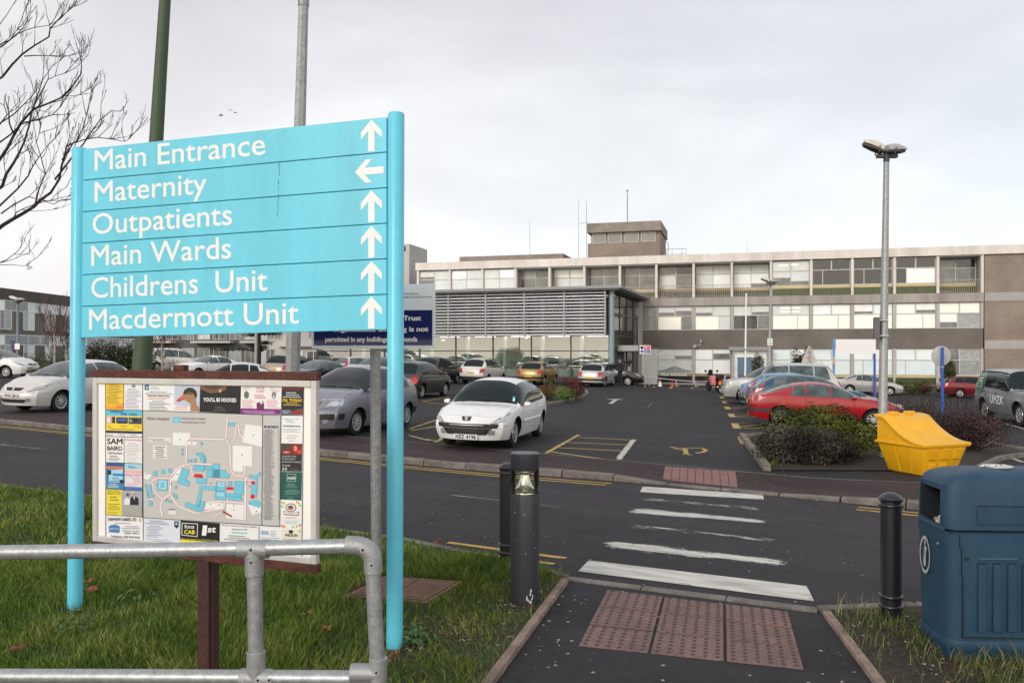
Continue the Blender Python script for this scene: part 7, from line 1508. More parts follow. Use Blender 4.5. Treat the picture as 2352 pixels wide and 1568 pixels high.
for i, (a, b, z0, z1, k) in enumerate(((.4, 1.2, -.2, 2.1, M_), (2.4, 3.4, 3.1, 4.6, BW_), (2.6, 3.7, -.2, 1.9, B2), (4.0, 5.2, -.2, 1.9, D_), (6.9, 8.1, .3, 1.6, BW_), (9.2, 10.2, -.2, 2.0, M_), (.5, 1.8, 2.9, 4.2, M_), (5.4, 7.0, 3.1, 4.4, K_), (8.2, 9.8, 3.1, 4.4, K_))): win(t, a, b, z0, z1, k, 0, WHT if i in (2, 3) else WFR)
mb = MB(); mb.b2((1.6, -.5, 2.25), (5.4, -.01, 2.40)); mb.build('door_hood', WHB, t); mb = MB(); mb.b2((0, -.12, 5.0), (w_, -.01, 5.3)); mb.build('fascia', CONCG, t)
mb = MB(); mb.b2((8.6, -1.6, 2.0), (11, -.01, 2.25)); mb.build('side_canopy', CONCG, t)
# brick block at the far left: its long side runs away from us
t = thing('brick_block', 'two-storey dark brick block with white windows at the far left edge', 'building', (-59, 88, 0))
mb = MB(); mb.b2((-12, 0, -.8), (0, 52, 9.15)); mb.build('wall', BRKD, t); mb = MB(); mb.b2((-12.1, -.1, 7.9), (.12, 52.2, 9.2)); mb.build('parapet', mat('parapet_brown', (.085, .072, .066), .85, var=.15, vscale=.6), t)
for i in range(11):
    y = .6+i*4.6
    for z0, z1, kk in ((4.4, 7.85, (BW_, S_, B2)), (.7, 4.25-.4, (B2, BW_, M_))):
        mb = MB()
        for a, b, c, d in ((y, y+4.3, z1-.08, z1), (y, y+4.3, z1-1.25, z1-1.17), (y, y+.1, z1-1.17, z1-.08), (y+4.2, y+4.3, z1-1.17, z1-.08), (y+1.9, y+2.0, z0, z1-.08), (y+1.0, y+1.1, z0, z1-1.25), (y+3.2, y+3.3, z0, z1-1.25), (y+1.0, y+3.3, z0, z0+.08)): mb.b2((.01, a, c), (.08, b, d))
        fr = mb.build('window', WHT, t)
        for j, (a, b, c, d) in enumerate(((y+.1, y+1.9, z1-1.17, z1-.08), (y+2.0, y+4.2, z1-1.17, z1-.08), (y+1.1, y+1.9, z0+.08, z1-1.25), (y+2.0, y+3.2, z0+.08, z1-1.25))):
            mb = MB(); mb.add([(.03, a, c), (.03, b, c), (.03, b, d), (.03, a, d)], [(0, 1, 2, 3)]); mb.build('pane', (kk[0], kk[1], M_, kk[2])[(j+i) % 4] if j < 2 else (M_, K_, B2)[(i+j) % 3], fr)
# ------------------------------------------------------------------ lamp posts, signs, poles
def onT(u, d): x = (u-UC)/FL*d; return x, d, T(x, d)
HEADW = mat('lamp_hood', (.58, .53, .47), .5, var=.12, vscale=6); HEADD = mat('lamp_under', (.05, .048, .048), .6); HEADG = mat('lamp_grey_body', (.33, .33, .34), .5, var=.1, vscale=5)
def flood(parent, c, az, tilt, s=1.0, m=HEADW):
    """a floodlight: domed hood over a flat glass, on a strap bracket"""
    M = Matrix.Rotation(az, 3, 'Z') @ Matrix.Rotation(tilt, 3, 'Y'); c = Vector(c)
    mb = MB(); xs = [i/8 for i in range(9)]; rg_ = []
    for t in xs:
        x = -.30*s+.50*s*t; h = s*(.02+.15*sin(pi*min(1, t*.62+.12))**.8); wd = s*(.10+.07*sin(pi*min(1, t*.8+.15)))
        rg_.append([c+M@Vector((x, wd*cos(a), h*sin(a))) for a in [pi*k/10 for k in range(11)]])
    k = 11; mb.add([p for r in rg_ for p in r], [(i*k+j, i*k+j+1, (i+1)*k+j+1, (i+1)*k+j) for i in range(8) for j in range(k-1)] + [tuple(range(k)), tuple(range(9*k-1, 8*k-1, -1))]); h_ = mb.build('lamp_head', m, parent, smooth=50, fix=True)
    mb = MB(); out = [(-.29, .085), (-.05, .155), (.19, .15), (.19, -.15), (-.05, -.155), (-.29, -.085)]; mb.prism([c+M@Vector((x*s, y*s, -.002)) for x, y in out], M@Vector((.02*s, 0, -.055*s))); mb.build('glass', HEADD, h_, fix=True)
    mb = MB(); mb.tube([c+M@Vector((.06*s, -.165*s, .05*s)), c+M@Vector((.10*s, -.165*s, -.10*s)), c+M@Vector((.14*s, 0, -.15*s)), c+M@Vector((.10*s, .165*s, -.10*s)), c+M@Vector((.06*s, .165*s, .05*s))], .014*s, 6); mb.build('bracket', HEADD, h_)
def lamp(u0, u1, vtop, d, label, r0=.085, r1=.05, s=1.0, m=GALVD, heads=True, grp='double headed lamp posts'):
    x, y, z = onT(u0, d); t = thing('lamp_post', label, 'lamp post', (x, y, z), 0, grp)
    top = at(u1, vtop, d) - Vector((x, y, z)); mb = MB(); mb.tube([(0, 0, -.3), top*.15, top*.152, top], [r0, r0*.97, r0*.93, r1], 16); mb.build('shaft', m, t, smooth=40)
    if heads:
        mb = MB(); mb.tube([top-Vector((0, 0, .06*s)), top+Vector((0, 0, .10*s))], r1*1.12, 14); mb.b2((top.x-.20*s, top.y-.05*s, top.z+.03*s), (top.x+.22*s, top.y+.05*s, top.z+.10*s)); mb.build('head_bracket', HEADD, t, smooth=40)
        flood(t, top+Vector((-.23*s, .02, .24*s)), radians(-8), radians(24), s*.86); flood(t, top+Vector((.13*s, -.05, .17*s)), radians(195), radians(3), s*.82, HEADG)
    return t, top
t, top = lamp(2026, 2036, 366, 17.0, 'tall galvanised lamp post with two floodlights behind the yellow grit bin', .098, .055, 1.0)
b_ = at(2013, 753, 17.0) - t.location; mb = MB(); zz = [at(2013, v, 17.0).z - t.location.z for v in (729, 778)]
mb.box((b_.x-.0, b_.y, (zz[0]+zz[1])/2), (.10, .42, zz[0]-zz[1]), radians(-20)); sg = mb.build('sign_plate', mat('plate_back', (.10, .10, .11), .5, var=.1, vscale=5), t)
for z_ in (zz[0]-.06, zz[1]+.06): mb = MB(); mb.tube([(b_.x-.02, b_.y-.10, z_), (b_.x+.2, b_.y-.12, z_)], .016, 6); mb.build('strap', ALU, sg)
t, top = lamp(1766, 1770, 655, 45, 'grey lamp post with two floodlights and a small white notice before the main windows', .10, .06, 1.1)
c = at(1767, 785, 45)-t.location; mb = MB(); mb.b2((c.x-.14, -.13, c.z-.19), (c.x+.14, -.11, c.z+.19)); n_ = mb.build('notice', WHT, t); mb = MB()
for z_, w_ in ((.13, .10), (.05, .06), (-.04, .11), (-.12, .09)): mb.b2((c.x-w_, -.134, c.z+z_-.012), (c.x+w_, -.1305, c.z+z_+.012))
mb.build('notice_print', DARK, n_)
t, top = lamp(40, 41, 696, 60, 'blue grey lamp post with two floodlights in front of the brick block', .11, .08, 1.3, mat('bluegrey_post', (.16, .19, .24), .5))
c = at(43, 795, 60)-t.location; mb = MB(); mb.b2((c.x-.18, -.2, c.z-.22), (c.x+.18, -.17, c.z+.20)); mb.build('notice', WHT, t); mb = MB(); mb.b2((c.x-.42, -.2, c.z-.35), (c.x-.25, -.12, c.z+.40)); mb.build('post_sleeve', mat('purple_sleeve', (.06, .03, .16), .5), t)
def pole(name, label, cat, u0, u1, vtop, d, r, m):
    x, y, z = onT(u0, d); t = thing(name, label, cat, (x, y, z)); top = at(u1, vtop, d)-Vector((x, y, z)); mb = MB(); mb.tube([(0, 0, -.3), top*.5, top], [r, r*.9, r*.7], 10); mb.build('shaft', m, t, smooth=40); return t, top
t, top = pole('flagpole', 'slim white flagpole standing before the blue porch door', 'flagpole', 1711, 1714, 676, 60, .075, WHT)
mb = MB(); mb.lathe([(.05, -.02), (.08, .02), (.05, .07), (0, .09)], 10, c=top); mb.build('finial', WHT, t); mb = MB(); mb.lathe([(.09, -.06), (.09, .06)], 10, c=top*.42); mb.build('collar', GALVD, t)
t, top = pole('lamp_column', 'thin pale column in front of the dark spreading cedar', 'lamp post', 587, 590, 560, 42, .075, HEADG)
mb = MB(); mb.b2((top.x-.3, -.1, top.z), (top.x+.3, .1, top.z+.12)); mb.build('lantern', HEADG, t)
# red and blue notice on a thin post at the entrance
x, y, z = onT(1482, 52); t = thing('entrance_sign', 'small red white and blue notice on a thin post by the main entrance', 'sign', (x, y, z)); zc = at(1482, 802.5, 52).z - z
mb = MB(); mb.tube([(0, .03, -.2), (0, .03, zc-.2)], .025, 8); mb.build('post', GALVD, t)
mb = MB(); mb.prism([(p[0]-.35, -.012, p[1]+zc-.27) for p in rrect(0, 0, .70, .54, .05, 3)], (0, .02, 0)); pn = mb.build('panel', WHT, t, fix=True)
REDS = mat('sign_red', (.55, .03, .04), .4); NAVS = mat('sign_navy', (.05, .07, .30), .4)
mb = MB(); mb.b2((-.10, -.016, zc+.0), (.31, -.0125, zc+.23)); mb.build('red_field', REDS, pn); mb = MB(); mb.b2((-.10, -.016, zc-.23), (.31, -.0125, zc-.02)); mb.build('blue_field', NAVS, pn)
mb = MB(); mb.lathe([(.07, -.016), (.10, -.016), (.10, -.0125), (.07, -.0125), (.07, -.016)], 20, c=(-.215, 0, zc+.12), axis='y'); mb.lathe([(0, -.016), (.095, -.016), (.095, -.0125)], 20, c=(-.215, 0, zc-.12), axis='y', mi=1); mb.b2((-.27, -.0165, zc+.11), (-.16, -.0125, zc+.13), 0); mb.build('symbol', [DARK, NAVS], pn)
mb = MB()
for i, w_ in enumerate((.16, .30)): mb.b2((-.07, -.0175, zc+.16-i*.08), (-.07+w_, -.0162, zc+.19-i*.08))
for i, w_ in enumerate((.34, .30, .22)): mb.b2((-.07, -.0175, zc-.07-i*.06), (-.07+w_, -.0162, zc-.055-i*.06))
mb.build('print_line', WHT, pn)
SGB = mat('sign_back', (.42, .41, .40), .6, var=.08, vscale=3); BPOST = mat('blue_post', (.02, .09, .42), .45, var=.1, vscale=3); BPOSTL = mat('blue_post_pale', (.10, .30, .62), .45)
# warning triangle seen from the back
x, y, z = onT(1859, 44); t = thing('triangle_sign', 'grey back of a triangular road sign above the silver off-roader', 'sign', (x, y, z)); zt_ = at(1859, 794, 44).z-z; zb_ = at(1859, 831, 44).z-z
mb = MB(); mb.prism([(-.42, 0, zb_), (-.36, 0, zb_-.05), (.36, 0, zb_-.05), (.42, 0, zb_), (.04, 0, zt_), (-.04, 0, zt_)], (0, .02, 0)); mb.build('plate', mat('sign_back_pale', (.5, .47, .45), .5), t, fix=True)
mb = MB(); mb.tube([(0, -.04, -.2), (0, -.04, zt_-.03)], .035, 8); mb.build('post', GALVD, t); mb = MB()
for q in (.25, .6): mb.b2((-.2*(1.2-q), -.02, lerp(zb_, zt_, q)), (.2*(1.2-q), -.002, lerp(zb_, zt_, q)+.04))
mb.build('channel', GALVD, t)
# blank white board on two blue posts
x, y, z = onT(1914, 55); t = thing('blank_sign', 'large blank white sign board on two blue posts', 'sign', (x, y, z)); X = lambda u: (u-1914)/FL*55; Z = lambda v: EYE-(v-VH)/FL*55-z
mb = MB(); mb.b2((X(1919), -.04, Z(812)), (X(2011), .02, Z(779))); mb.build('panel', mat('blank_panel', (.80, .78, .81), .45), t)
for u, vt, m_ in ((1916, 778, BPOSTL), (2010, 780, BPOST)):
    mb = MB(); mb.tube([(X(u), .08, -.3), (X(u), .08, Z(vt))], .075, 12); mb.build('post', m_, t, smooth=40)
mb = MB(); mb.tube([(X(1911), -.1, Z(838)), (X(1914), -.05, Z(818)), (X(1917), -.1, Z(842))], .05, 6); mb.build('hanging_tape', mat('tape_pink', (.6, .45, .42), .7), t)
x, y, z = onT(2162, 25); t = thing('round_sign', 'grey back of a round road sign on a bright blue post', 'sign', (x, y, z)); zc = at(2162, 817, 25).z-z
mb = MB(); mb.lathe([(0, 0), (.29, 0), (.30, .006), (.30, .016), (0, .016)], 32, c=(0, 0, zc), axis='y'); mb.build('plate', SGB, t, smooth=40); mb = MB(); mb.tube([(.0, -.06, -.3), (0, -.06, zc+.26)], .045, 12); mb.build('post', BPOST, t, smooth=40); mb = MB(); mb.lathe([(.047, 0), (.047, .03)], 12, c=(0, -.06, zc-.35)); mb.build('band', SGB, t)
x, y, z = onT(2010, 58); o = MB(); o.lathe([(.09, -.2), (.09, .75), (.085, .95), (.05, 1.0), (0, 1.01)], 12); o = o.build('marker_post', mat('orange_post', (.60, .25, .03), .5, var=.15, vscale=3), None, smooth=40); o.location = (x, y, z); tag(o, 'orange marker post in front of the hedge by the silver saloon', 'marker post')
# barrier, cones at the entrance
bp = [at(1433, 862, 57), at(1491, 866, 56.5), at(1553, 873, 56), at(1598, 876, 55.5), at(1628, 876, 55.5)]
t = thing('guard_rail', 'low grey guard rail in front of the main entrance window', 'railing', (bp[0].x, bp[0].y, T(bp[0].x, bp[0].y))); o_ = t.location
mb = MB(); mb.tube([p-o_ for p in bp], .035, 8); mb.build('rail', GALV, t, smooth=40)
for p in bp[1:4] + [bp[0].lerp(bp[1], .1)]: mb = MB(); q = p-o_; mb.tube([q, (q.x, q.y, T(p.x, p.y)-o_.z-.2)], .04, 8); mb.build('post', GALV, t, smooth=40)
CO = mat('cone_orange', (.50, .05, .03), .5); 
for u, s_, lab in ((1516, .62, 'taller red and white traffic cone under the entrance lettering'), (1544, .40, 'shorter red traffic cone by the guard rail post')):
    x, y, z = onT(u, 57.5); z = EYE-(890-VH)/FL*57.5 if u == 1516 else EYE-(891-VH)/FL*57.5; t = thing('traffic_cone', lab, 'traffic cone', (x, y, T(x, y)), 0, 'cones at the entrance'); dz = 0
    mb = MB(); mb.b2((-.19, -.19, 0), (.19, .19, .03)); mb.build('base', mat('cone_base', (.03, .03, .03), .8), t); mb = MB(); f = lambda h: lerp(.15, .03, h/s_); mb.lathe([(f(.03), .03), (f(s_*.55), s_*.55)], 14); mb.build('cone_body', WHT if u == 1516 else CO, t, smooth=40); mb = MB(); mb.lathe([(f(s_*.55), s_*.551), (f(s_), s_), (0, s_)], 14); mb.build('cone_top', CO, t, smooth=40)

# ------------------------------------------------------------------ yellow grit bin
YB_ = mat('grit_yellow', (.80, .42, .008), .42, col2=(.72, .36, .008), vscale=2.5, fine=.06, fscale=40, coat=.15)
gx_ = at(2122, 1080, 14.6); GYAW = radians(20)
gb = thing('grit_bin', 'bright yellow plastic grit bin with a scooped lid beside the shrubs', 'grit bin', (gx_.x, gx_.y, T(gx_.x, gx_.y)), GYAW)
# local frame: origin at the near front corner, x runs along the front (long) face, y along the end face to the high back
FW, SD, HB, HBk = 1.04, 1.10, .54, .86
# body: a tub that narrows downwards
def tubpt(x, y, z):
    k = lerp(.14, 0, z/HB); return (lerp(k, FW-k, x), lerp(k, SD-k, y), z)
mb = MB(); r4 = [(0, 0), (1, 0), (1, 1), (0, 1)]
mb.add([tubpt(a, b, 0) for a, b in r4] + [tubpt(a, b, HB) for a, b in r4], [(3, 2, 1, 0), (0, 1, 5, 4), (1, 2, 6, 5), (2, 3, 7, 6), (3, 0, 4, 7), (4, 5, 6, 7)]); tub = mb.build('tub', YB_, gb, bev=.025, smooth=40)
for i, (a, b) in enumerate(((.12, .30), (.42, .60), (.72, .90))):      # moulded pads on the front
    mb = MB(); mb.prism([Vector(tubpt(a, 0, .30))+Vector((0, .01, 0)), Vector(tubpt(b, 0, .30))+Vector((0, .01, 0)), Vector(tubpt(b, 0, .50))+Vector((0, .01, 0)), Vector(tubpt(a, 0, .50))+Vector((0, .01, 0))], (0, -.045, 0)); mb.build('front_pad', YB_, tub, bev=.012, fix=True)
    if i < 2: mb = MB(); mb.prism([Vector(tubpt(a-.02, 0, .02))+Vector((0, .01, 0)), Vector(tubpt(b+.04, 0, .02))+Vector((0, .01, 0)), Vector(tubpt(b+.01, 0, .22))+Vector((0, .01, 0)), Vector(tubpt(a+.01, 0, .22))+Vector((0, .01, 0))], (0, -.035, 0)); mb.build('lower_pad', YB_, tub, bev=.012, fix=True)
for a in (.30, .62): mb = MB(); mb.prism([Vector(tubpt(0, a, .02))+Vector((.012, 0, 0)), Vector(tubpt(0, a+.03, .02))+Vector((.012, 0, 0)), Vector(tubpt(0, a+.03, HB-.02))+Vector((.012, 0, 0)), Vector(tubpt(0, a, HB-.02))+Vector((.012, 0, 0))], (-.024, 0, 0)); mb.build('rib', YB_, tub, bev=.006, fix=True)
# flange all round, raised cheeks with a scooped top, and a thin curved lid over them
mb = MB(); mb.b2((-.035, -.035, HB-.012), (FW+.035, SD+.035, HB+.035)); mb.build('flange', YB_, gb, bev=.014, smooth=40)
def lidz(y): t = max(0, min(1, y/SD)); return HB + .065 + .44*(t/.82)**1.9 if t < .82 else HB+.065+.44+(t-.82)*.12
n = 14; ysl = [lerp(-.045, SD+.045, i/n) for i in range(n+1)]
pts = [(max(.01, min(SD-.01, y)), lidz(y)-.035) for y in ysl] + [(SD-.01, HB+.03), (.01, HB+.03)]; k = len(pts); mb = MB()
mb.add([(.0, y, z) for y, z in pts] + [(FW, y, z) for y, z in pts], [tuple(range(k-1, -1, -1)), tuple(range(k, 2*k))] + [(i, (i+1) % k, k+(i+1) % k, k+i) for i in range(k)]); mb.build('cheek', YB_, gb, smooth=40, merge=True)
ov = .045; pts = [(y, lidz(y)) for y in ysl] + [(y, lidz(y)-.062) for y in reversed(ysl)]; k = len(pts); mb = MB()
mb.add([(-ov, y, z) for y, z in pts] + [(FW+ov, y, z) for y, z in pts], [tuple(range(k-1, -1, -1)), tuple(range(k, 2*k))] + [(i, (i+1) % k, k+(i+1) % k, k+i) for i in range(k)]); lid = mb.build('lid', YB_, gb, bev=.014, smooth=40)
for i in range(5):      # ribs down the scoop
    x = lerp(.15, FW-.15, i/4); mb = MB(); mb.tube([(x, y, lidz(y)+.001) for y in [lerp(.06, SD*.72, j/10) for j in range(11)]], .014, 6); mb.build('lid_rib', YB_, lid, smooth=60)
for x in (.22, .62):
    mb = MB(); mb.b2((x, SD*.84, lidz(SD*.84)-.01), (x+.16, SD*.98, lidz(SD*.9)+.055)); mb.build('lid_boss', YB_, lid, bev=.015)
mb = MB(); mb.b2((-.036, -.037, HB+.033), (FW+.036, -.02, HB+.037)); mb.build('seam', mat('grit_seam', (.18, .10, .01), .8), lid)

# ------------------------------------------------------------------ planting
SH = [mat('leaf_dark_olive', (.030, .040, .010), .6, spec=.12), mat('leaf_olive', (.062, .078, .014), .6, spec=.12), mat('leaf_bright', (.105, .115, .022), .6, spec=.12)]
SHB = [mat('leaf_grey_dark', (.022, .020, .018), .7, spec=.12), mat('leaf_grey_green', (.062, .056, .045), .7, spec=.12), mat('leaf_grey_pale', (.110, .098, .082), .7, spec=.12)]
SHR = [mat('twig_red_dark', (.022, .010, .010), .8), mat('twig_red', (.050, .018, .018), .8), mat('twig_red_pale', (.080, .036, .032), .8)]
BARK = mat('bark_dark', (.030, .022, .018), .9, var=.3, vscale=10); 
def shrub(name, label, c, blobs, n, size, mats, seed, twigs=0, tl=.5, cat='shrub', group=None, stems=True, **kw):
    rg = random.Random(seed); c = Vector(c); t = thing(name, label, cat, c, 0, group)
    mb = MB(); foliage(mb, blobs, n, size, rg, len(mats), **kw); mb.build('foliage', mats, t)
    mb = MB()
    for _ in range(max(twigs, 5) if stems else 0):
        b_, r_ = rg.choice(blobs); p = Vector((b_[0]*.5+rg.gauss(0, r_[0]*.18), b_[1]*.5+rg.gauss(0, r_[1]*.18), -.02)); tgt = Vector((b_[0]+rg.uniform(-1, 1)*r_[0]*1.0, b_[1]+rg.uniform(-1, 1)*r_[1]*1.0, b_[2]+rg.uniform(.1, 1.05)*r_[2])); d = tgt-p
        grow(mb, p, d, d.length*tl*2*.55, .010+.006*rg.random(), 1 if twigs else 0, rg, .45, .25, 4, 0, .0035, (2, 4), .6)
    if mb.v: mb.build('stem', mats[0] if twigs > 60 else BARK, t)
    return t
# bed on the right
bedpts = [px_ for px_ in (G(1762, 1081), G(1704, 1004))] + [Vector((7.6, 22.4, 0)), Vector((10.2, 22.2, 0)), Vector((12.0, 20.4, 0)), Vector((12.2, 18.9, 0)), G(2296, 1056), G(2240, 1082)]
bedpts = [(p.x, p.y) for p in bedpts]
mb = MB(); cx_ = sum(p[0] for p in bedpts)/len(bedpts); cy_ = sum(p[1] for p in bedpts)/len(bedpts)
rings = []
for s_, dz in ((1, .02), (.8, .06), (.4, .10)): rings.append([(cx_+(x-cx_)*s_, cy_+(y-cy_)*s_, T(cx_+(x-cx_)*s_, cy_+(y-cy_)*s_)+dz) for x, y in bedpts])
k = len(bedpts); mb.add([p for r in rings for p in r], [(a*k+j, a*k+(j+1) % k, (a+1)*k+(j+1) % k, (a+1)*k+j) for a in range(2) for j in range(k)] + [tuple(range(2*k, 3*k))]); struct(mb.build('planting_bed', BARE, fix=True))
def kerbline(name, pts, w_, h0, h1, m):
    mb = MB()
    for a, b in zip(pts[:-1], pts[1:]):
        a, b = Vector((*a, 0)), Vector((*b, 0)); d = (b-a); l = d.length; d.normalize(); n_ = Vector((-d.y, d.x, 0))*w_/2; k = max(1, int(round(l/.9)))
        for i in range(k):
            p, q = a+d*(l*i/k+.005), a+d*(l*(i+1)/k-.005); zp, zq = T(p.x, p.y), T(q.x, q.y)
            vs = []
            for P_, zz in ((p, zp), (q, zq)): vs += [(P_.x-n_.x, P_.y-n_.y, zz+h0), (P_.x+n_.x, P_.y+n_.y, zz+h0), (P_.x+n_.x, P_.y+n_.y, zz+h1), (P_.x-n_.x, P_.y-n_.y, zz+h1)]
            mb.add(vs, [(0, 1, 2, 3), (7, 6, 5, 4), (0, 4, 5, 1), (1, 5, 6, 2), (2, 6, 7, 3), (3, 7, 4, 0)])
    return struct(mb.build(name, m, bev=.012, fix=True))
kerbline('bed_kerb', [bedpts[0], bedpts[1]], .14, -.2, .12, mat('bed_kerb', (.17, .145, .115), .9, var=.3, vscale=4, fine=.25, fscale=50))
kerbline('bed_kerb', bedpts[1:8], .12, -.2, .09, CONC)
c = at(1875, 1062, 17.0); cz = T(c.x, c.y)
shrub('evergreen_shrub', 'big rounded green shrub in front of the red car', (c.x, c.y, cz), [((.10, .25, .60), (.98, .85, .52)), ((.55, .0, .46), (.74, .65, .44)), ((-.42, .2, .48), (.60, .6, .44)), ((.1, .35, .4), (.85, .7, .45))], 17000, .075, SH, 21, up=.5, shell=.30)
c = at(1855, 1065, 16.0); cz = T(c.x, c.y)
shrub('heather_shrub', 'grey brown woody shrub at the foot of the rounded green shrub', (c.x, c.y, cz), [((-.05, 0, .36), (.85, .5, .40)), ((.5, .1, .30), (.55, .45, .34)), ((-.55, .15, .42), (.45, .4, .42))], 13000, .055, SHB, 22, twigs=70, tl=.5, up=.3)
c = at(2165, 1060, 18.9); cz = T(c.x, c.y)
shrub('barberry_shrub', 'wide dark red twiggy shrub behind the yellow grit bin', (c.x, c.y, cz), [((0, 0, .62), (1.22, .8, .62)), ((.75, -.35, .50), (.72, .6, .52)), ((-.75, .3, .66), (.65, .6, .60))], 7000, .05, SHR, 23, twigs=240, tl=.62)
blades('grass', [(4.75, 15.4), (5.1, 15.4), (6.2, 20.8), (5.85, 20.8)], 3000, .03, .07, .012, 9, GM, None, lambda X, Y: np.full(len(X), .7), z=-.36)
# island in the car park
isl = [(lambda p: (p.x, p.y))(G(u, v)) for u, v in ((1238, 932), (1268, 929), (1300, 923), (1330, 915), (1349, 907), (1346, 899), (1320, 894), (1262, 893))]
isl = isl[:6] + [(isl[5][0]-.5, isl[5][1]+1.6), (isl[0][0]+.4, isl[5][1]+.4)]
mb = MB(); mb.add([(x, y, T(x, y)+.08) for x, y in isl], [tuple(range(len(isl)))]); struct(mb.build('planting_bed', BARE, fix=True)); kerbline('bed_kerb', isl + [isl[0]], .14, -.1, .11, CONC)
SHO = [mat('leaf_rust', (.12, .035, .012), .7, spec=.12), mat('leaf_orange', (.22, .075, .025), .7, spec=.12), mat('leaf_rust_green', (.09, .08, .03), .7, spec=.12)]
SHG = [mat('conifer_green', (.045, .085, .020), .6, spec=.12), mat('conifer_mid', (.085, .145, .035), .6, spec=.12), mat('conifer_light', (.13, .19, .055), .6, spec=.12)]
SHM = [mat('leaf_wine_dark', (.030, .008, .008), .7, spec=.12), mat('leaf_wine', (.075, .016, .014), .7, spec=.12), mat('leaf_wine_light', (.12, .032, .024), .7, spec=.12)]
for u, v, d, bl, n, s_, ms, nm, lab in ((1262, 912, 35.0, [((0, 0, .45), (.34, .3, .50)), ((-.2, .1, .3), (.25, .3, .34))], 1500, .07, SHO, 'rusty_shrub', 'rust orange shrub at the near end of the planted island'), (1297, 915, 34.6, [((0, 0, .33), (.48, .4, .34))], 2600, .055, SHG, 'low_conifer', 'low bright green conifer in the middle of the planted island'), (1322, 908, 36.6, [((0, 0, .45), (.42, .4, .50)), ((-.35, .1, .5), (.3, .3, .42))], 1800, .07, SHM, 'wine_shrub', 'dark wine red shrub at the far end of the planted island')):
    x, y, z = onT(u, d); shrub(nm, lab, (x, y, z+.06), bl, n, s_, ms, u, twigs=14, cat='shrub', group='shrubs on the planted island')
# raised beds and clipped conifers along the foot of the building
SHC = [mat('yew_dark', (.020, .022, .008), .7, spec=.12), mat('yew_mid', (.050, .045, .016), .7, spec=.12), mat('yew_bronze', (.095, .070, .025), .7, spec=.12)]; SHD = [mat('cypress_dark', (.012, .018, .010), .7, spec=.12), mat('cypress_mid', (.026, .036, .016), .7, spec=.12)]
def cz_(v, d): return EYE-(v-VH)/FL*d
def topiary(u, v0, v1, wpx, d, ms, seed, lab, nm="clipped_conifer", shape="egg", n=2200):
    x = (u-UC)/FL*d; z0, z1 = T(x, d), cz_(v0, d); r_ = wpx*d/FL/2; zb_ = cz_(v1, d); h = (z1-zb_)/2
    bl = [((0, 0, zb_+h-z0), (r_, r_*.8, h))] if shape == 'egg' else [((dx*r_, 0, zb_+(h*k)-z0), (r_*.33, r_*.33, h*k)) for dx, k in ((-.62, 1.0), (-.15, .72), (.35, .62), (.72, 1.02))] + [((0, 0, zb_+h*.25-z0), (r_, r_*.7, h*.4))]
    t = shrub(nm, lab, (x, d, z0), bl, n, .11, ms, seed, stems=False, shell=.4, group='clipped conifers along the building')
    mb = MB(); mb.tube([(0, 0, -.1), (0, 0, max(.25, zb_-z0+h))], .06, 6); mb.build('trunk', BARK, t)
topiary(1741, 810, 880, 30, 62, SHC, 41, 'bronze clipped conifer beside the small lamp post'); topiary(1838, 795, 836, 40, 58, SHD, 42, 'dark spiky cypress group above the silver off-roader', 'cypress', 'multi', 1500); topiary(2180, 826, 885, 28, 60, SHC, 43, 'egg shaped bronze conifer behind the round sign')
topiary(1992, 868, 905, 22, 61, SHG, 44, 'small pointed green conifer behind the silver saloon')
HG = [mat('hedge_dark', (.030, .042, .014), .7, spec=.12), mat('hedge_mid', (.060, .078, .024), .7, spec=.12), mat('hedge_light', (.10, .11, .04), .7, spec=.12)]
for u, v, d, rx, rz_, ms, lab in ((1940, 868, 62, .95, .40, HG, 'wispy low shrub under the blank white sign'), (2062, 897, 61.5, .75, .55, HG, 'yellowish green low shrub next to the lamp post'), (2095, 900, 61.2, .75, .45, SH, 'low green mounded shrub between two other low shrubs by the windows'), (2122, 895, 61.5, .55, .50, SHM, 'dark reddish low shrub beside the maroon estate car')):
    x = (u-UC)/FL*d; shrub('low_shrub', lab, (x, d, T(x, d)), [((0, 0, rz_*.75+.1), (rx, .6, rz_))], 900, .10, ms, u, twigs=8, group='low shrubs along the building')
# bank that carries the building frontage
mb = MB(); e_ = Vector((cos(ROT), sin(ROT), 0)); nrm = Vector((-sin(ROT), cos(ROT), 0))
def bankP(s, k):
    p = Vector((CX, CY, 0)) + e_*s - nrm*(1.3-k*1.4); x, y = p.x, p.y; return (x, y, lerp(T(x, y)-.02, -.84, sst(k, 0, 1)))
mb.grid(bankP, frange(-21, 25, 1), [0, .25, .5, .75, 1.0]); struct(mb.build('grass_bank', mat('bank_grass', (.040, .050, .022), .9, var=.35, vscale=2)))

# hedges, bushes, birches and cedar on the left
x, y, z = onT(110, 50)
shrub('dark_hedge', 'long dark hedge in front of the brick block', (xd(95, 58), 58, T(xd(95, 58), 58)), [((-6+i*1.6, 0, .62), (1.3, .7, .75)) for i in range(10)], 6000, .13, HG[:2], 51, cat='hedge', stems=False)
shrub('round_bush', 'rounded green bush beside the white small hatchback', (xd(92, 35), 35, T(xd(92, 35), 35)), [((0, 0, .55), (.72, .6, .62)), ((.55, .1, .55), (.6, .6, .50))], 3500, .07, SH, 52)
FLW = [mat('bush_dark', (.010, .014, .008), .7, spec=.12), mat('bush_deep', (.022, .030, .016), .7, spec=.12), mat('bush_leaf', (.040, .050, .025), .7, spec=.12)]; BLS = mat('blossom', (.50, .45, .38), .7, spec=.12)
c = (xd(262, 37), 37, T(xd(262, 37), 37)); bl = [((0, 0, 1.1), (1.55, .9, 1.15)), ((1.0, .1, 1.0), (.9, .8, 1.2)), ((-1.0, .1, .9), (.8, .8, 1.05))]
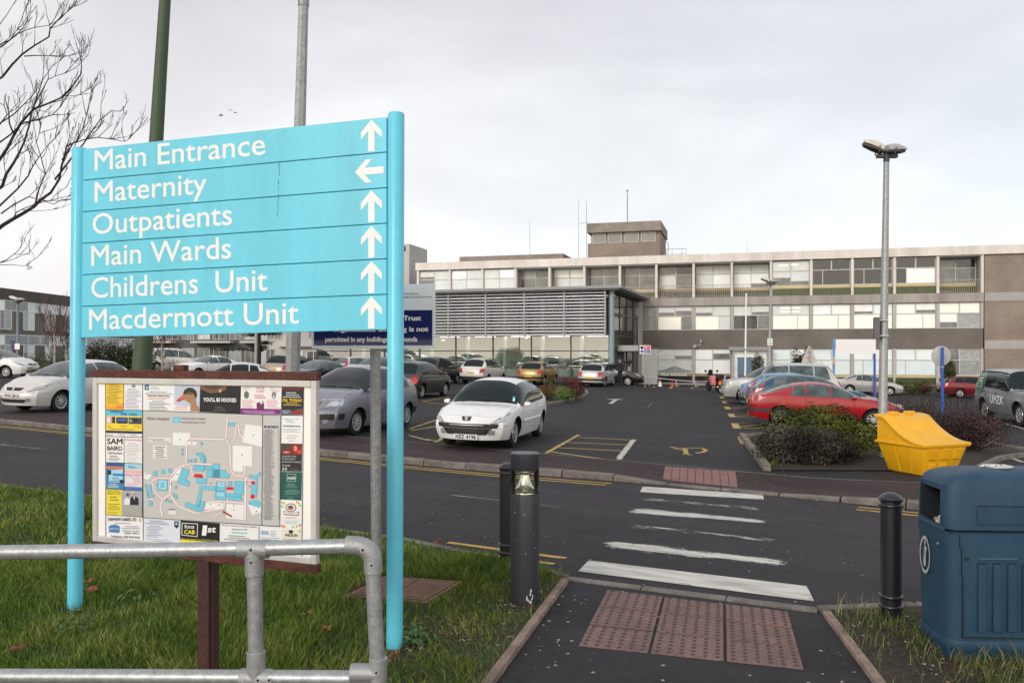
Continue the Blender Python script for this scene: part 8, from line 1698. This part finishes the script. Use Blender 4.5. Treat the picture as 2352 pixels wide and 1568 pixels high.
t = shrub('flowering_bush', 'dark bush dotted with pale blossom under the blue sign', c, bl, 15000, .10, FLW, 53, cat='bush'); mb = MB(); foliage(mb, [((b[0][0], b[0][1]-.05, b[0][2]+.05), tuple(q*1.02 for q in b[1])) for b in bl], 650, .055, random.Random(5), 1, shell=.12); mb.build('blossom', BLS, t)
shrub('wine_hedge', 'low dark red hedge below the flowering bush', (xd(255, 34), 34, T(xd(255, 34), 34)), [((-1.4+i*.7, 0, .38), (.6, .4, .42)) for i in range(6)], 3000, .06, SHM, 54, cat='hedge')
BIRCH = mat('birch_bark', (.42, .38, .34), .8, col2=(.16, .12, .10), vscale=7, streak=False); TWG = mat('birch_twig', (.085, .045, .038), .85)
for u, vt, d, lab, sd_ in ((124, 690, 46, 'bare birch with reddish twigs in front of the brick block', 61), (371, 720, 50, 'bare birch in front of the balconies beside the green pole', 62), (152, 720, 48, 'smaller bare birch next to the sign post by the brick block', 63)):
    x, y, z = onT(u, d); t = thing('birch_tree', lab, 'tree', (x, y, z), 0, 'bare birches beyond the car park'); rg = random.Random(sd_); H_ = cz_(vt, d)-z
    mb = MB(); mb.tube([(0, 0, -.1), (.05, 0, H_*.35), (-.02, .02, H_*.6)], [.075, .06, .035], 8); mb.build('trunk', BIRCH, t, smooth=60); mb = MB()
    for i in range(20): h = rg.uniform(.25, .62)*H_; a = rg.uniform(0, 6.28); grow(mb, Vector((.0, 0, h)), Vector((cos(a)*.6, sin(a)*.6, 1)), H_*.30, .018, 2, rg, .4, .5, 4, 0, .005, (3, 5), .66)
    mb.build('crown', TWG, t)
x, y, z = onT(590, 56); t = thing('cedar_tree', 'dark spreading cedar behind the blue sign beside the white block', 'tree', (x, y, z)); mb = MB(); mb.tube([(0, 0, -.2), (.1, 0, 2.0), (0, 0, 4.2)], [.22, .18, .10], 8); rg = random.Random(9)
bl = []
for i in range(16):
    h = rg.uniform(1.5, 4.4); a = rg.uniform(0, 6.28); l = rg.uniform(.9, 2.5)*(1.25-h/6); mb.tube([(0, 0, h-.1), (cos(a)*l*.5, sin(a)*l*.5, h+.05), (cos(a)*l, sin(a)*l, h-.05)], [.06, .045, .02], 5); bl += [((cos(a)*l*q, sin(a)*l*q, h+.06), (.55, .5, .16)) for q in (.5, .85, 1.1)]
mb.build('trunk', BARK, t); mb = MB(); foliage(mb, bl, 7000, .11, rg, 2, up=.8); mb.build('crown', SHD, t)
shrub('low_hedge', 'low brownish hedge by the pale column on the left', (xd(565, 47), 47, T(xd(565, 47), 47)), [((-1.3+i*.65, 0, .30), (.5, .4, .34)) for i in range(6)], 1800, .07, [SHM[1], HG[0], SHM[2]], 55, cat='hedge', stems=False)

# ------------------------------------------------------------------ bare tree reaching in at the left edge
t = thing('bare_tree', 'leafless tree whose dark branches reach in over the left edge', 'tree', (at(-420, 808, 13.2).x, 13.2, T(at(-420, 808, 13.2).x, 13.2))); O = t.location.copy(); rg = random.Random(77)
TB = mat('tree_bark', (.030, .022, .020), .9, var=.3, vscale=12)
k_ = .5112
def P_(cx, cy, d): return at(cx*k_, cy*k_, d)-O
mb = MB(); tp = [Vector((0, 0, -.2)), Vector((.05, 0, 1.3)), Vector((-.05, .1, 2.6)), Vector((.1, 0, 4.2)), Vector((.2, .1, 6.2)), Vector((.5, 0, 8.0))]; mb.tube(tp, [.20, .16, .14, .11, .07, .03], 10); mb.build('trunk', TB, t, smooth=60)
br = [([(-500, 1250), (-200, 1120), (-30, 1040), (60, 985), (150, 930), (220, 870), (262, 810), (280, 740), (300, 655)], 13.2, .040), ([(262, 805), (330, 700), (420, 590), (500, 492), (540, 500)], 13.1, .016), ([(300, 655), (345, 635), (390, 520), (410, 410)], 13.3, .013), ([(285, 720), (330, 640), (440, 618), (560, 632), (592, 606)], 12.9, .013),
      ([(-450, 1150), (-180, 980), (0, 835), (60, 735), (110, 640), (140, 500), (190, 365)], 13.6, .034), ([(-420, 1050), (-160, 860), (0, 720), (60, 605), (150, 485), (280, 442), (368, 335), (366, 285)], 12.8, .030), ([(-380, 760), (-150, 480), (0, 335), (110, 250), (210, 160), (262, 90), (332, 30)], 13.4, .026), ([(0, 215), (80, 160), (160, 128), (262, 92)], 13.5, .012), ([(110, 248), (220, 248), (308, 252)], 13.3, .010), ([(-200, 330), (0, 210), (40, 180), (100, 80)], 12.7, .014),
      ([(0, 952), (120, 880), (240, 915), (318, 892)], 13.0, .012), ([(-250, 1280), (0, 1185), (60, 1150), (135, 1140)], 13.1, .012), ([(0, 1186), (100, 1196), (145, 1200)], 13.1, .007), ([(60, 600), (40, 500), (25, 420)], 12.9, .014), ([(150, 480), (210, 360), (290, 330)], 13.0, .011), ([(0, 560), (110, 470), (190, 360)], 13.7, .012), ([(150, 930), (200, 780), (160, 640), (180, 560)], 13.5, .014), ([(-350, 900), (-60, 640), (30, 520), (20, 430)], 13.9, .020), ([(-100, 1010), (20, 900), (130, 790), (170, 700), (250, 620)], 12.6, .018), ([(60, 985), (100, 940), (220, 905), (300, 840)], 12.8, .010),
      ([(-300, 560), (-80, 330), (0, 120), (60, 20)], 13.0, .016), ([(0, 640), (90, 560), (230, 520), (300, 440), (400, 420)], 13.2, .013)]
for pts, d, r in br:
    V_ = [P_(a, b, d + .25*sin(a*.013+b*.021)) for a, b in pts]; dense = []
    for i in range(len(V_)-1):
        for q in (0, .5): dense.append(V_[i].lerp(V_[i+1], q) + Vector((rg.gauss(0, .012), rg.gauss(0, .02), rg.gauss(0, .012))))
    dense.append(V_[-1]); n = len(dense); mb = MB(); mb.tube(dense, [max(.0045, r*(1-.80*i/(n-1))) for i in range(n)], 6)
    for i in range(2, n):
        if rg.random() < .75:
            dd = (dense[i]-dense[i-1]).normalized()
            for _ in range(rg.choice((1, 1, 2))):
                nd = dd*.8 + Vector((rg.gauss(.15, .5), rg.gauss(0, .4), rg.gauss(.30, .45))); grow(mb, dense[i], nd, rg.uniform(.20, .52), .0075, 2, rg, .45, .30, 4, 0, .0032, (1, 3), .6)
    mb.build('branch', TB, t)

# ------------------------------------------------------------------ cameraman, tripod, motorcycle
DKC = mat('dark_clothes', (.016, .016, .020), .9, var=.3, vscale=8); SKIN = mat('skin', (.36, .20, .15), .6); JEAN = mat('dark_trousers', (.014, .016, .024), .9, var=.2, vscale=9); HAIR = mat('hair_dark', (.02, .015, .012), .8)
def skinned(name, V_, E_, R_, m, root=0, sub=2):
    me = bpy.data.meshes.new(name); me.from_pydata(V_, E_, []); o = bpy.data.objects.new(name, me); C.objects.link(o)
    s_ = o.modifiers.new('s', 'SKIN'); s_.use_smooth_shade = True; u_ = o.modifiers.new('u', 'SUBSURF'); u_.levels = u_.render_levels = sub
    for i, r in enumerate(R_): d_ = me.skin_vertices[0].data[i]; d_.radius = (r, r) if not isinstance(r, tuple) else r; d_.use_root = i == root
    dg = bpy.context.evaluated_depsgraph_get(); m2 = bpy.data.meshes.new_from_object(o.evaluated_get(dg)); o.modifiers.clear(); o.data = m2; m2.materials.clear()
    for q in m: m2.materials.append(q)
    return o
V_ = [(0, 0, .95), (0, .0, 1.12), (0, .01, 1.32), (0, .0, 1.46), (0, 0, 1.54), (0, -.01, 1.62), (0, -.015, 1.74), (-.10, 0, .90), (-.13, .02, .50), (-.15, 0, .10), (-.15, -.13, .035), (.10, 0, .90), (.14, .0, .50), (.17, .02, .10), (.18, -.11, .035), (-.20, 0, 1.42), (-.34, -.08, 1.20), (-.33, -.34, 1.24), (-.33, -.42, 1.26), (.20, 0, 1.42), (.33, .03, 1.18), (.24, -.18, 1.02), (.22, -.26, 1.03)]
E_ = [(0, 1), (1, 2), (2, 3), (3, 4), (4, 5), (5, 6), (0, 7), (7, 8), (8, 9), (9, 10), (0, 11), (11, 12), (12, 13), (13, 14), (3, 15), (15, 16), (16, 17), (17, 18), (3, 19), (19, 20), (20, 21), (21, 22)]
R_ = [(.17, .12), (.16, .12), (.19, .13), (.14, .10), .06, (.085, .10), (.08, .095), .10, .075, .06, (.05, .04), .10, .075, .06, (.05, .04), .075, .055, .045, .045, .075, .055, .045, .045]
x, y, z = onT(1424, 53); pn = skinned('person', V_, E_, R_, [DKC, JEAN, SKIN])
for p in pn.data.polygons: p.material_index = 1 if p.center.z < .93 else 2 if (p.center.z > 1.52 or p.center.y < -.36 and p.center.z > 1.1) else 0
pn.location = (x, y, z); pn.rotation_euler = (0, 0, radians(-60)); pn.scale = (1.04, 1.04, 1.04); tag(pn, 'cameraman in dark coat and trousers standing with a camera at the entrance', 'person')
mb = MB(); mb.lathe([(0, 1.83), (.06, 1.82), (.096, 1.76), (.10, 1.70), (.09, 1.66)], 14, c=(0, .005, 0)); mb.build('hair', HAIR, pn, smooth=60)
mb = MB(); mb.b2((-.15, .13, 1.08), (.15, .30, 1.46)); mb.build('backpack', mat('backpack', (.04, .035, .035), .8), pn, bev=.05, smooth=40)
for k, q in ((-.33, 1), (.22, 2)):      # fingers closed round the grips
    for i in range(4): mb = MB(); bx, by, bz = (-.36+i*.018, -.44, 1.27) if q == 1 else (.20+i*.016, -.28, 1.04); mb.tube([(bx, by, bz), (bx, by-.035, bz-.012), (bx, by-.02, bz-.045+.004*i)], [.009, .0085, .007], 6); mb.build('finger', SKIN, pn)
cm = thing('video_camera', 'black video camera held by the cameraman on his forearm', 'camera', Vector((x, y, z)) + Matrix.Rotation(radians(-60), 3, 'Z') @ Vector((-.28, -.42, 1.34)), radians(-60)); mb = MB(); mb.b2((-.07, -.20, -.06), (.07, .20, .10)); mb.build('body', BLKP, cm, bev=.02); mb = MB(); mb.lathe([(.05, -.34), (.06, -.33), (.055, -.20), (.04, -.2)], 12, axis='y'); mb.build('lens', BLKP, cm); mb = MB(); mb.tube([(0, .12, .10), (0, .10, .16), (0, -.10, .16), (0, -.12, .10)], .014, 6); mb.build('handle', BLKP, cm)
x, y, z = onT(1445, 56.5); tp_ = thing('tripod', 'tripod with its grey legs spread standing beside the cameraman', 'tripod', (x, y, z)); 
for i in range(3): a = 2*pi*i/3+.5; mb = MB(); mb.tube([(0, 0, 1.35), (cos(a)*.25, sin(a)*.25, .7), (cos(a)*.45, sin(a)*.45, 0)], [.04, .03, .02], 6); mb.build('leg', GALVD, tp_)
mb = MB(); mb.lathe([(.05, 1.3), (.07, 1.4), (.05, 1.48), (0, 1.5)], 10); mb.build('head', BLKP, tp_)
cm = thing('video_camera', 'black broadcast camera mounted on the tripod', 'camera', (x, y, z+1.5), radians(-50)); mb = MB(); mb.b2((-.10, -.28, 0), (.10, .28, .24)); mb.build('body', BLKP, cm, bev=.03); mb = MB(); mb.lathe([(.06, -.45), (.08, -.44), (.07, -.28), (.05, -.28)], 12, c=(0, 0, .12), axis='y'); mb.build('lens', BLKP, cm); mb = MB(); mb.tube([(0, .16, .24), (0, .12, .33), (0, -.16, .33)], .02, 6); mb.build('handle', BLKP, cm)
x, y, z = onT(1641, 48); mo = thing('motorcycle', 'dark motorcycle with orange plate parked by the kerb, seen from behind', 'motorcycle', (x, y, z), radians(8))
RED2 = mat('bike_red', (.20, .01, .015), .35, coat=.5)
for yy, r_ in ((-.55, .30), (.85, .30)):
    mb = MB(); mb.lathe([(r_*.7, -.06), (r_*.95, -.065), (r_, -.03), (r_, .03), (r_*.95, .065), (r_*.7, .06)], 24, c=(0, yy, r_), axis='x'); w_ = mb.build('wheel', TYRE, mo, smooth=50); mb = MB(); mb.lathe([(0, -.05), (r_*.72, -.03), (r_*.72, .03), (0, .05)], 20, c=(0, yy, r_), axis='x'); mb.build('rim', STEELW, w_, smooth=50)
mb = MB(); mb.tube([(0, -.85, .74), (0, -.45, .78), (0, .05, .74), (0, .30, .80)], [.09, .15, .14, .10], 10); mb.build('seat', BLKP, mo, smooth=60); mb = MB(); mb.tube([(0, -.6, .55), (0, -.1, .45), (0, .35, .62), (0, .75, .75)], [.13, .2, .2, .12], 10); mb.build('fairing', RED2, mo, smooth=60)
mb = MB(); mb.b2((-.22, -.95, .80), (.22, -.58, 1.06)); mb.build('top_box', BLKP, mo, bev=.05, smooth=40); mb = MB(); mb.b2((-.14, -.985, .46), (.14, -.965, .66)); mb.build('number_plate', mat('plate_orange', (.70, .28, .02), .4), mo); mb = MB(); mb.b2((-.12, -.975, .70), (.12, -.94, .78)); mb.build('tail_light', RLMP, mo, bev=.015)
mb = MB(); mb.tube([(-.38, .45, 1.02), (-.1, .6, 1.0), (.1, .6, 1.0), (.38, .45, 1.02)], .018, 6); mb.build('handlebar', BLKP, mo)
for sg in (-1, 1): mb = MB(); mb.tube([(sg*.26, .5, 1.02), (sg*.34, .48, 1.18)], .01, 5); mb.lathe([(0, -.02), (.07, -.01), (.07, .01), (0, .015)], 12, c=(sg*.36, .47, 1.22), axis='y'); mb.build('mirror', BLKP, mo)
mb = MB(); mb.prism([(-.17, .66, .95), (.17, .66, .95), (.11, .60, 1.30), (-.11, .60, 1.30)], (0, .015, .004)); mb.build('screen', DKG, mo, fix=True); mb = MB(); mb.tube([(-.16, -.9, .34), (-.17, -.2, .28)], .05, 8); mb.build('exhaust', CHR, mo)
for sg, m_, lab in ((-1, mat('pannier_pink', (.62, .22, .26), .6), 0), (1, mat('pannier_pale', (.55, .48, .58), .6), 1)): mb = MB(); mb.b2((sg*.20, -.75, .42), (sg*.40, -.30, .98)); mb.build('pannier', m_, mo, bev=.05, smooth=40)
